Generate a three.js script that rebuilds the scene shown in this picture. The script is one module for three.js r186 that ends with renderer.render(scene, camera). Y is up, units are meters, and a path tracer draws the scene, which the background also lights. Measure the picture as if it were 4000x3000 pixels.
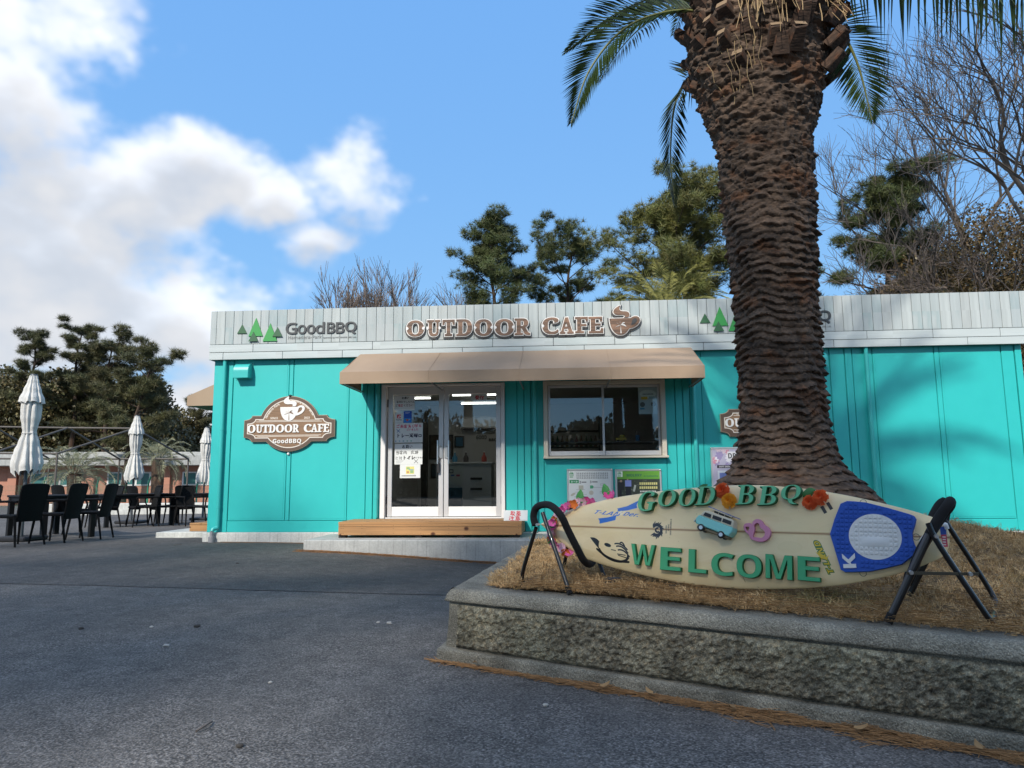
import * as THREE from 'three';
import { mergeGeometries, mergeVertices } from 'three/addons/utils/BufferGeometryUtils.js';
import { ConvexGeometry } from 'three/addons/geometries/ConvexGeometry.js';
import { TextGeometry } from 'three/addons/geometries/TextGeometry.js';
import { FontLoader } from 'three/addons/loaders/FontLoader.js';
import { ImprovedNoise } from 'three/addons/math/ImprovedNoise.js';
import { RectAreaLightUniformsLib } from 'three/addons/lights/RectAreaLightUniformsLib.js';

// ---------------------------------------------------------------- camera, exposure, sky, sun
const scene = new THREE.Scene();
const camera = new THREE.PerspectiveCamera(56.02, 4 / 3, 0.05, 400);
camera.position.set(0, 0.9, 11.053);
camera.rotation.order = 'YXZ';
camera.rotation.set(THREE.MathUtils.degToRad(7.66), THREE.MathUtils.degToRad(4.26), THREE.MathUtils.degToRad(-0.41));
const renderer = new THREE.WebGLRenderer({ antialias: true });
renderer.toneMapping = THREE.LinearToneMapping;
renderer.toneMappingExposure = 1.55;
renderer.shadowMap.enabled = true;

const SUN_DIR = new THREE.Vector3(-0.37, 0.77, 1).normalize();
const sun = new THREE.DirectionalLight(new THREE.Color(1.0, 0.94, 0.85), 3.0);
sun.position.copy(SUN_DIR).multiplyScalar(60);
sun.castShadow = true;
sun.shadow.radius = 3.6;
sun.shadow.mapSize.set(4096, 4096);
Object.assign(sun.shadow.camera, { left: -32, right: 32, top: 32, bottom: -32, near: 1, far: 160 });
scene.add(sun, sun.target);

const perlin = new ImprovedNoise();
const fbm = (x, y, z, o = 5, g = 0.5) => { let s = 0, a = 1, n = 0; for (let i = 0; i < o; i++) { s += a * perlin.noise(x, y, z); n += a; a *= g; x *= 2.03; y *= 2.03; z *= 2.03; } return s / n; };
const smooth = (a, b, x) => { let t = (x - a) / (b - a); t = t < 0 ? 0 : t > 1 ? 1 : t; return t * t * (3 - 2 * t); };
const mix = (a, b, t) => a + (b - a) * t;

{ // daylight sky: blue air that pales towards the horizon and broken white cumulus, denser to the left
  const W = 2048, H = 1024, data = new Float32Array(W * H * 4), D = Math.PI / 180;
  // cumulus heaps: azimuth (0 = -z, + to the right), elevation, half width, half height in degrees
  const heaps = [[-42, 26, 9.5, 11], [-39, 17, 10.5, 9], [-33, 20, 5.5, 5], [-28.5, 22.6, 5.6, 3.8], [-23, 20.8, 5, 2.6], [-17.2, 22.2, 4.8, 4.8], [-19.5, 18.6, 4.5, 2.0],
    [-42, 10, 14, 5.2], [-31, 11, 12, 4.6], [-23, 8.5, 8, 3.4], [-36, 5, 16, 4], [-52, 15, 9, 9], [-60, 27, 12, 10],
    [-86, 22, 16, 9], [-112, 30, 15, 10], [-100, 12, 22, 6], [-142, 24, 17, 11], [-168, 38, 14, 9], [160, 22, 20, 10], [-175, 14, 24, 6], [128, 31, 16, 9], [98, 18, 18, 7], [72, 30, 9, 6], [60, 9, 12, 3.5], [-34, 60, 22, 11], [30, 66, 20, 10], [105, 58, 24, 12], [-130, 60, 26, 13], [170, 62, 26, 13], [40, 48, 10, 6], [-85, 46, 20, 9], [140, 44, 18, 9]];
  for (let j = 0; j < H; j++) {
    const el = ((j + 0.5) / H - 0.5) * 180, ce = Math.cos(el * D), y = Math.sin(el * D);
    const t = Math.pow(1 - Math.max(0, y), 3.2);
    const r = mix(0.15, 0.36, t), g = mix(0.37, 0.66, t), b = mix(0.80, 0.95, t);
    for (let i = 0; i < W; i++) {
      const k = (j * W + i) * 4, a = ((i + 0.5) / W - 0.5) * 2 * Math.PI, x = Math.cos(a) * ce, z = Math.sin(a) * ce;
      let R = r, G = g, B = b;
      if (el > -2) {
        const az = Math.atan2(x, -z) / D;
        let d = -1, dUp = -1;
        for (const [ca, ee, ra, re] of heaps) {
          let da = az - ca; if (da > 180) da -= 360; if (da < -180) da += 360;
          da *= Math.max(0.25, ce);
          if (Math.abs(da) > ra * 2) continue;
          const q = (da / ra) ** 2, v = (el - ee) / re;
          d = Math.max(d, 1 - Math.sqrt(q + v * v)); dUp = Math.max(dUp, 1 - Math.sqrt(q + (v + 0.55) ** 2));
        }
        if (d > -1) {
          const n1 = fbm(x * 5.5, y * 8, z * 5.5, 6, 0.55), n2 = fbm(x * 14 + 7, y * 18, z * 14, 4, 0.55);
          const n3 = fbm(x * 34 + 3, y * 44, z * 34, 3, 0.6), c = smooth(-0.08, 0.62, d + n1 * 1.25 + n2 * 0.42 + n3 * 0.16), fade = smooth(-1, -0.35, d);
          const cover = c * fade * (0.86 + 0.14 * smooth(-0.3, 0.4, n2));
          const thick = smooth(0.1, 0.75, dUp + n1 * 0.9 + n2 * 0.5);
          const L = mix(0.985, 0.62, thick * 0.85) + n2 * 0.12;
          R = mix(R, L * 0.93, cover); G = mix(G, L * 0.965, cover); B = mix(B, L * 1.05, cover);
        }
      }
      data[k] = R * 0.75; data[k + 1] = G * 0.745; data[k + 2] = B * 0.725; data[k + 3] = 1;
    }
  }
  const sky = new THREE.DataTexture(data, W, H, THREE.RGBAFormat, THREE.FloatType);
  sky.mapping = THREE.EquirectangularReflectionMapping; sky.magFilter = THREE.LinearFilter; sky.minFilter = THREE.LinearFilter; sky.wrapS = THREE.RepeatWrapping; sky.needsUpdate = true;
  scene.background = sky; scene.environment = sky;
}

// ---------------------------------------------------------------- helpers
let seed = 12345;
const setSeed = (s) => { seed = (s * 2654435761) >>> 0; };
const rnd = () => { seed |= 0; seed = (seed + 0x6D2B79F5) | 0; let t = Math.imul(seed ^ (seed >>> 15), 1 | seed); t = (t + Math.imul(t ^ (t >>> 7), 61 | t)) ^ t; return ((t ^ (t >>> 14)) >>> 0) / 4294967296; };
const rr = (a, b) => a + (b - a) * rnd();
const pick = (a) => a[Math.floor(rnd() * a.length)];
const V3 = (x, y, z) => new THREE.Vector3(x, y, z);
const lin = (r, g, b) => new THREE.Color().setRGB(r, g, b);
const used = {};
function numbered(name) { const n = used[name] = (used[name] ?? -1) + 1; return n ? name + '_' + String(n).padStart(3, '0') : name; }
function tag(o, label, category, group, kind) { if (label) o.userData.label = label; if (category) o.userData.category = category; if (group) o.userData.group = group; if (kind) o.userData.kind = kind; return o; }
function thing(name, label, category, pos = [0, 0, 0], turn = 0, group) {
  const o = new THREE.Group(); o.name = numbered(name); o.position.set(...pos); o.rotation.y = turn; scene.add(o);
  return tag(o, label, category, group);
}
function mesh(name, geo, m) { const o = new THREE.Mesh(geo, m); o.name = name; o.castShadow = o.receiveShadow = true; return o; }
function part(parent, name, geo, m, pos, label) { const o = mesh(name, geo, m); if (pos) o.position.set(...pos); parent.add(o); if (label) o.userData.label = label; return o; }
function single(name, geo, m, label, category, pos, group) { const o = mesh(numbered(name), geo, m); if (pos) o.position.set(...pos); scene.add(o); return tag(o, label, category, group); }
function structure(name, geo, m, label) { const o = mesh(numbered(name), geo, m); scene.add(o); return tag(o, label, null, null, 'structure'); }
function copy(o, label, pos, turn) { const c = o.clone(); c.userData = { ...o.userData, label }; c.name = numbered(o.name.replace(/_\d{3}$/, '')); if (pos) c.position.set(...pos); if (turn !== undefined) c.rotation.y = turn; scene.add(c); return c; }
// give a geometry uv in metres from the axis each face points along
function uvMetres(g, ox = 0, oy = 0) {
  if (g.index) g = g.toNonIndexed();
  const p = g.attributes.position, n = g.attributes.normal, uv = new Float32Array(p.count * 2);
  for (let i = 0; i < p.count; i++) {
    const ax = Math.abs(n.getX(i)), ay = Math.abs(n.getY(i)), az = Math.abs(n.getZ(i)), x = p.getX(i), y = p.getY(i), z = p.getZ(i);
    const [u, v] = az >= ax && az >= ay ? [x, y] : ay >= ax ? [x, z] : [z, y];
    uv[2 * i] = u + ox; uv[2 * i + 1] = v + oy;
  }
  g.setAttribute('uv', new THREE.BufferAttribute(uv, 2));
  return g;
}
// box with chamfered edges, centred at the origin
function cbox(w, h, d, c = 0.003, ox = 0, oy = 0) {
  c = Math.min(c, w / 3, h / 3, d / 3);
  const pts = [];
  for (const sx of [-1, 1]) for (const sy of [-1, 1]) for (const sz of [-1, 1]) {
    const x = sx * w / 2, y = sy * h / 2, z = sz * d / 2;
    pts.push(V3(x - sx * c, y - sy * c, z), V3(x - sx * c, y, z - sz * c), V3(x, y - sy * c, z - sz * c));
  }
  return uvMetres(new ConvexGeometry(pts), ox, oy);
}
// the same from its limits
const bx = (x0, x1, y0, y1, z0, z1, c = 0.003, ox = 0, oy = 0) => cbox(x1 - x0, y1 - y0, z1 - z0, c, ox, oy).translate((x0 + x1) / 2, (y0 + y1) / 2, (z0 + z1) / 2);
function tube(points, r, seg = 8, n, closed = false) {
  const c = new THREE.CatmullRomCurve3(points.map((p) => p.isVector3 ? p : V3(...p)), closed, 'centripetal');
  return new THREE.TubeGeometry(c, n ?? Math.max(2, points.length * 4), r, seg, closed);
}
function rod(a, b, r, r2 = r, seg = 10) {
  a = a.isVector3 ? a : V3(...a); b = b.isVector3 ? b : V3(...b);
  const d = b.clone().sub(a), g = new THREE.CylinderGeometry(r2, r, d.length(), seg);
  g.applyQuaternion(new THREE.Quaternion().setFromUnitVectors(V3(0, 1, 0), d.clone().normalize()));
  return g.translate((a.x + b.x) / 2, (a.y + b.y) / 2, (a.z + b.z) / 2);
}
const strip = (g) => { g = g.index ? g.toNonIndexed() : g; for (const k of Object.keys(g.attributes)) if (!['position', 'normal', 'uv'].includes(k)) g.deleteAttribute(k); if (!g.attributes.uv) g.setAttribute('uv', new THREE.BufferAttribute(new Float32Array(g.attributes.position.count * 2), 2)); return g; };
const merge = (list) => mergeGeometries(list.map(strip));
function extrude(shape, depth, bevel = 0, o = {}) { return new THREE.ExtrudeGeometry(shape, { depth, bevelEnabled: bevel > 0, bevelThickness: bevel, bevelSize: bevel, bevelOffset: -bevel, bevelSegments: 1, curveSegments: 10, steps: 1, ...o }); }
function shapeOf(pts) { const s = new THREE.Shape(); pts.forEach(([x, y], i) => i ? s.lineTo(x, y) : s.moveTo(x, y)); s.closePath(); return s; }
// grid mesh from a function (u, v in 0..1) -> [x, y, z]
function grid(nu, nv, f, uvScale) {
  const p = [], uv = [], ix = [];
  for (let j = 0; j <= nv; j++) for (let i = 0; i <= nu; i++) { const q = f(i / nu, j / nv); p.push(q[0], q[1], q[2]); uv.push(q[3] ?? i / nu, q[4] ?? j / nv); }
  for (let j = 0; j < nv; j++) for (let i = 0; i < nu; i++) { const a = j * (nu + 1) + i, b = a + 1, c = a + nu + 1, d = c + 1; ix.push(a, b, d, a, d, c); }
  const g = new THREE.BufferGeometry();
  g.setAttribute('position', new THREE.Float32BufferAttribute(p, 3)); g.setAttribute('uv', new THREE.Float32BufferAttribute(uv, 2)); g.setIndex(ix); g.computeVertexNormals();
  return g;
}
// textures
function dataTex(w, h, f, srgb = true, rep = [1, 1]) {
  const d = new Uint8Array(w * h * 4);
  for (let j = 0; j < h; j++) for (let i = 0; i < w; i++) { const c = f(i / w, j / h, i, j), k = (j * w + i) * 4; if (typeof c === 'number') { d[k] = d[k + 1] = d[k + 2] = Math.max(0, Math.min(255, c * 255)); } else { d[k] = Math.max(0, Math.min(255, c[0] * 255)); d[k + 1] = Math.max(0, Math.min(255, c[1] * 255)); d[k + 2] = Math.max(0, Math.min(255, c[2] * 255)); } d[k + 3] = 255; }
  const t = new THREE.DataTexture(d, w, h); t.wrapS = t.wrapT = THREE.RepeatWrapping; t.magFilter = THREE.LinearFilter; t.minFilter = THREE.LinearMipmapLinearFilter; t.generateMipmaps = true; t.repeat.set(...rep);
  if (srgb) t.colorSpace = THREE.SRGBColorSpace; t.needsUpdate = true; return t;
}
// tileable fbm over a torus-free lattice: value noise with wrap
function tileNoise(per, s) {
  setSeed(s); const v = Array.from({ length: per * per }, rnd);
  return (x, y) => { x = ((x % 1) + 1) % 1 * per; y = ((y % 1) + 1) % 1 * per; const i = Math.floor(x), j = Math.floor(y), fx = smooth(0, 1, x - i), fy = smooth(0, 1, y - j), a = (p, q) => v[((q + per) % per) * per + (p + per) % per]; return mix(mix(a(i, j), a(i + 1, j), fx), mix(a(i, j + 1), a(i + 1, j + 1), fx), fy); };
}
function tileFbm(per, o, s, g = 0.5) { // baked once into a table, then looked up bilinearly
  const ns = Array.from({ length: o }, (_, k) => tileNoise(per << k, s + k)), S = Math.min(512, per << o), t = new Float32Array(S * S); let tot = 0; for (let k = 0; k < o; k++) tot += g ** k;
  for (let j = 0; j < S; j++) for (let i = 0; i < S; i++) { let r = 0, w = 1; for (let k = 0; k < o; k++) { r += w * ns[k](i / S, j / S); w *= g; } t[j * S + i] = r / tot; }
  return (x, y) => { x = (x - Math.floor(x)) * S; y = (y - Math.floor(y)) * S; const i = x | 0, j = y | 0, fx = x - i, fy = y - j, i1 = (i + 1) % S, j1 = (j + 1) % S * S, j0 = (j % S) * S, i0 = i % S; return (t[j0 + i0] * (1 - fx) + t[j0 + i1] * fx) * (1 - fy) + (t[j1 + i0] * (1 - fx) + t[j1 + i1] * fx) * fy; };
}
function canvasTex(w, h, draw) { const c = document.createElement('canvas'); c.width = w; c.height = h; draw(c.getContext('2d'), w, h); const t = new THREE.CanvasTexture(c); t.colorSpace = THREE.SRGBColorSpace; t.anisotropy = 8; return t; }
const std = (o) => new THREE.MeshStandardMaterial({ roughness: 0.8, metalness: 0, ...o });
const phys = (o) => new THREE.MeshPhysicalMaterial({ roughness: 0.5, metalness: 0, ...o });
const fonts = { sans: await new FontLoader().loadAsync('fonts/droid/droid_sans_bold.typeface.json'), thin: await new FontLoader().loadAsync('fonts/droid/droid_sans_regular.typeface.json'), serif: await new FontLoader().loadAsync('fonts/droid/droid_serif_bold.typeface.json') };
// text fitted into the rectangle x0..x1, y0..y1, its back at z 0; grow widens the outline all round
function textIn(str, font, x0, x1, y0, y1, depth, bevel = 0, grow = 0) {
  const o = { font: fonts[font], size: 1, depth: 0.1, curveSegments: 5, bevelEnabled: false };
  const g0 = new TextGeometry(str, o); g0.computeBoundingBox(); const b = g0.boundingBox;
  const sx = (x1 - x0) / (b.max.x - b.min.x), sy = (y1 - y0) / (b.max.y - b.min.y), s = Math.min(sx, sy);
  const g = bevel || grow ? new TextGeometry(str, { ...o, bevelEnabled: true, bevelThickness: 0.01, bevelSize: (bevel) / s, bevelOffset: (grow - bevel) / s, bevelSegments: 1 }) : g0;
  g.computeBoundingBox(); const zb = g.boundingBox;
  g.translate(-b.min.x, -b.min.y, -zb.min.z); g.scale(sx, sy, depth / (zb.max.z - zb.min.z)); g.translate(x0, y0, 0);
  g.computeVertexNormals();
  return g;
}
// ---------------------------------------------------------------- surface materials
const nA = tileFbm(8, 5, 11), nB = tileFbm(16, 5, 23), nC = tileFbm(64, 3, 37), nD = tileFbm(4, 5, 51), nE = tileNoise(256, 77), nF = tileNoise(512, 83);
const asphaltMap = dataTex(1024, 1024, (x, y) => { const s = nE(x, y), q = nF(x, y), c = 0.285 + 0.10 * (nB(x, y) - 0.5) + 0.24 * (s - 0.5) * (0.4 + nA(x, y)) + 0.14 * (q - 0.5) + (q > 0.93 && s > 0.6 ? 0.16 : 0); return [c * 1.0, c * 1.0, c * 1.0]; });
const asphaltBump = dataTex(1024, 1024, (x, y) => 0.55 * nE(x, y) + 0.3 * nF(x, y) + 0.25 * nC(x, y), false);
const M = {};
M.asphalt = std({ color: lin(1, 1, 1), map: asphaltMap, bumpMap: asphaltBump, bumpScale: 0.006, roughness: 0.88, vertexColors: true });
M.newAsphalt = std({ color: lin(0.86, 0.845, 0.83), map: asphaltMap, bumpMap: asphaltBump, bumpScale: 0.005, roughness: 0.9, vertexColors: true });
const paintBump = dataTex(512, 512, (x, y) => 0.5 * nA(x, y) + 0.2 * nC(x, y), false);
const tealMap = dataTex(512, 512, (x, y) => { const d = (nA(x, y) - 0.5) * 0.015 + (nD(x, y) - 0.5) * 0.012, k = nF(x, y) > 0.985 && nE(x, y) > 0.8 ? -0.12 : 0; return [0.175 + d + k * 0.4, 0.725 + d + k, 0.708 + d + k]; });
M.teal = phys({ map: tealMap, bumpMap: paintBump, bumpScale: 0.0003, roughness: 0.42, clearcoat: 0.15, clearcoatRoughness: 0.35 });
M.tealPipe = phys({ color: lin(0.04, 0.46, 0.43), roughness: 0.35, clearcoat: 0.3, clearcoatRoughness: 0.3 });
const concreteMap = dataTex(1024, 1024, (x, y) => { const st = tileStreak(x, y), c = 0.66 + 0.10 * (nA(x, y) - 0.5) + 0.09 * (nC(x, y) - 0.5) - 0.07 * st; const pit = nF(x, y) > 0.975 && nB(x, y) > 0.52 ? -0.22 : 0; return [c + pit, c + pit + 0.004, c * 0.985 + pit]; });
function tileStreak(x, y) { const a = nB(x * 3, 0.21 + y * 0.15), b = nA(x, y * 0.5); return smooth(0.55, 0.8, a) * (0.3 + b); }
const concreteBump = dataTex(512, 512, (x, y) => 0.6 * nC(x, y) + 0.4 * nB(x, y) - (nF(x, y) > 0.97 ? 0.35 : 0), false);
M.concrete = std({ map: concreteMap, bumpMap: concreteBump, bumpScale: 0.003, roughness: 0.9 });
M.whiteConcrete = std({ color: lin(1.45, 1.43, 1.40), map: concreteMap, bumpMap: concreteBump, bumpScale: 0.002, roughness: 0.85 });
// pale printed plank panels of the fascia: grain, blue green weathering, knots
function plankTex(s, vertical, tint) {
  const g1 = tileFbm(4, 5, s), g2 = tileFbm(32, 3, s + 9);
  return dataTex(256, 512, (x, y) => {
    const [a, l] = vertical ? [x, y] : [y, x];
    const grain = g2(a * 1.0, l * 0.06) - 0.5, wide = g1(a * 0.6, l * 0.25) - 0.5, st = smooth(0.58, 0.75, g1(a * 1.3 + 0.3, l * 0.5 + 0.2));
    let c = 0.785 + 0.06 * grain + 0.06 * wide; const kx = a - 0.4, ky = (l - 0.7) * 3, kd = Math.hypot(kx, ky);
    if (tint.knot) c -= 0.10 * smooth(0.16, 0.05, kd) * (0.6 + 0.4 * Math.sin(kd * 90));
    return [c - 0.03 - st * 0.07 * tint.w, c - st * 0.035 * tint.w, c - 0.003 - st * 0.03 * tint.w];
  });
}
const plankTints = [{ w: 0.3 }, { w: 0.6 }, { w: 0.1 }, { w: 0.5, knot: 1 }, { w: 1.1 }, { w: 0.2 }];
M.plankV = plankTints.map((t, i) => std({ map: plankTex(101 + i * 20, true, t), color: lin(...[[0.80, 0.80, 0.80], [0.74, 0.76, 0.77], [0.83, 0.83, 0.82], [0.78, 0.79, 0.79], [0.75, 0.77, 0.77], [0.79, 0.78, 0.77]][i]), roughness: 0.7 }));
M.plankH = plankTints.slice(0, 4).map((t, i) => { const tx = plankTex(301 + i * 20, false, { w: t.w * 0.5 }); tx.repeat.set(0.8, 1); return std({ map: tx, color: lin(0.94, 0.95, 0.95), roughness: 0.7 }); });
const fabricBump = dataTex(256, 256, (x, y) => 0.5 + 0.25 * Math.sin(x * 256 * Math.PI / 2) * 0.5 + 0.25 * Math.sin(y * 256 * Math.PI / 2) * 0.5, false, [12, 12]);
const awnMap = dataTex(512, 512, (x, y) => { const c = (nD(x, y) - 0.5) * 0.05 + (nA(x * 2, y * 0.4) - 0.5) * 0.03; return [0.635 + c, 0.545 + c, 0.455 + c]; }, true, [0.3, 0.3]);
M.awning = std({ map: awnMap, bumpMap: fabricBump, bumpScale: 0.0006, roughness: 0.72 });
M.alu = phys({ color: lin(0.62, 0.62, 0.62), roughness: 0.42, metalness: 0.55 });
M.aluDark = phys({ color: lin(0.30, 0.30, 0.31), roughness: 0.45, metalness: 0.5 });
M.whiteAlu = std({ color: lin(0.74, 0.73, 0.71), roughness: 0.45 });
M.beige = std({ color: lin(0.60, 0.55, 0.45), roughness: 0.5 });
M.steel = phys({ color: lin(0.66, 0.65, 0.63), roughness: 0.3, metalness: 0.9 });
M.black = std({ color: lin(0.012, 0.012, 0.014), roughness: 0.5 });
M.gap = std({ color: lin(0.02, 0.02, 0.02), roughness: 0.9 });
M.glass = phys({ color: lin(0.92, 0.95, 0.94), transmission: 1, roughness: 0.01, thickness: 0, ior: 1.7, specularIntensity: 1 });
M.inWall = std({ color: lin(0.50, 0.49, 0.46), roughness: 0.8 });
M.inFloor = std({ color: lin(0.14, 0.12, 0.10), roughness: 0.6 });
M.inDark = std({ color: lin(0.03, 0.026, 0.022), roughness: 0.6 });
M.greyPipe = std({ color: lin(0.28, 0.28, 0.29), roughness: 0.5 });
// cedar decking
function cedarTex(s) {
  const g1 = tileFbm(4, 4, s), g2 = tileFbm(48, 3, s + 5), knots = []; setSeed(s); for (let i = 0; i < 5; i++) knots.push([rnd(), rr(0.15, 0.85), rr(0.006, 0.014)]);
  return dataTex(1024, 128, (x, y) => {
    let w = y + 0.05 * (g1(x * 0.7, y * 0.3) - 0.5), k = 0;
    for (const [kx, ky, kr] of knots) { const d = Math.hypot((x - kx) * 1.0, (y - ky) * 0.1); k = Math.max(k, smooth(kr * 1.4, kr * 0.4, d)); w += 0.06 * Math.exp(-d * d / (kr * kr * 9)); }
    const gr = g2(x * 0.05, w), c = 0.80 + 0.25 * (gr - 0.5) + 0.22 * (g1(x, y * 0.3) - 0.5);
    return [c * 0.72 * (1 - 0.55 * k), c * 0.545 * (1 - 0.65 * k), c * 0.36 * (1 - 0.7 * k)];
  }, true, [0.4, 5]);
}
M.cedar = [501, 521, 541].map((s) => std({ map: cedarTex(s), roughness: 0.75, color: lin(1.35, 1.3, 1.25) }));

// ---------------------------------------------------------------- ground
// asphalt height: a shallow dip in front of the entrance step, a slight fall towards the terrace behind
const groundY = (x, z) => -0.22 * Math.exp(-((x / 2.6) ** 2)) * smooth(6.4, 1.6, z) * smooth(-6, -1, z) - 0.011 * Math.max(0, -z) * smooth(-4.5, -6.5, x) * Math.min(1, 12 / Math.max(1, -z));
const spread = (fineA, fineB, step, far) => { const a = []; for (const f of far.slice().reverse()) a.push(fineA - f); for (let v = fineA; v <= fineB + 1e-6; v += step) a.push(v); for (const f of far) a.push(fineB + f); return a; };
{
  const xs = spread(-15, 5, 0.16, [1, 2.5, 5, 9, 15, 25, 45, 80, 130]), zs = spread(-12, 12, 0.16, [1, 2.5, 5, 9, 15, 25, 45, 80, 130]);
  const g = grid(xs.length - 1, zs.length - 1, (u, v) => { const x = xs[Math.round(u * (xs.length - 1))], z = zs[zs.length - 1 - Math.round(v * (zs.length - 1))]; return [x, groundY(x, z), z, x / 1.6, z / 1.6]; });
  const p = g.attributes.position, c = new Float32Array(p.count * 3);
  for (let i = 0; i < p.count; i++) { const x = p.getX(i), z = p.getZ(i), n = fbm(x * 0.35, z * 0.35, 3.3, 4), m = fbm(x * 1.6 + 9, z * 1.1, 7.7, 4); const k = 1.44 + 0.50 * n + 0.26 * m; c[3 * i] = k * 1.07; c[3 * i + 1] = k; c[3 * i + 2] = k * 0.935; }
  g.setAttribute('color', new THREE.BufferAttribute(c, 3));
  structure('ground', g, M.asphalt, 'worn grey asphalt forecourt in front of the cafe');
}
{ // newer, darker asphalt between the seam and the building
  const near = [[-15, 4.42], [-9, 4.5], [-5.2, 4.61], [-2.69, 4.84], [-1.03, 4.9], [0.6, 5.0]], far = [[-15, 4.0], [-9.3, 1.7], [-7.7, 0.25], [-6.25, -1.02], [-5.55, 0.02], [0.6, 0.02]];
  const at = (l, t) => { const k = Math.min(l.length - 2, Math.floor(t * (l.length - 1))), f = t * (l.length - 1) - k; return [mix(l[k][0], l[k + 1][0], f), mix(l[k][1], l[k + 1][1], f)]; };
  const g = grid(150, 40, (u, v) => { const a = at(near, u), b = at(far, u), e = 0.02 * fbm(a[0] * 2, 3, 1, 3) * 2, x = mix(a[0], b[0], v), z = mix(a[1] + e, b[1], v); return [x, groundY(x, z) + 0.004, z, x / 1.6 + 0.37, z / 1.6 + 0.2]; });
  const p = g.attributes.position, c = new Float32Array(p.count * 3);
  for (let i = 0; i < p.count; i++) { const x = p.getX(i), z = p.getZ(i), k = 1.30 + 0.34 * fbm(x * 0.5, z * 0.9, 5.3, 4) + 0.26 * fbm(x * 2.0 + 9, z * 2.4, 7.7, 4); c[3 * i] = k * 1.07; c[3 * i + 1] = k * 0.99; c[3 * i + 2] = k * 0.93; }
  g.setAttribute('color', new THREE.BufferAttribute(c, 3));
  structure('asphalt_patch', g, M.newAsphalt, 'darker newer asphalt laid between the seam and the cafe');
}

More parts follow.
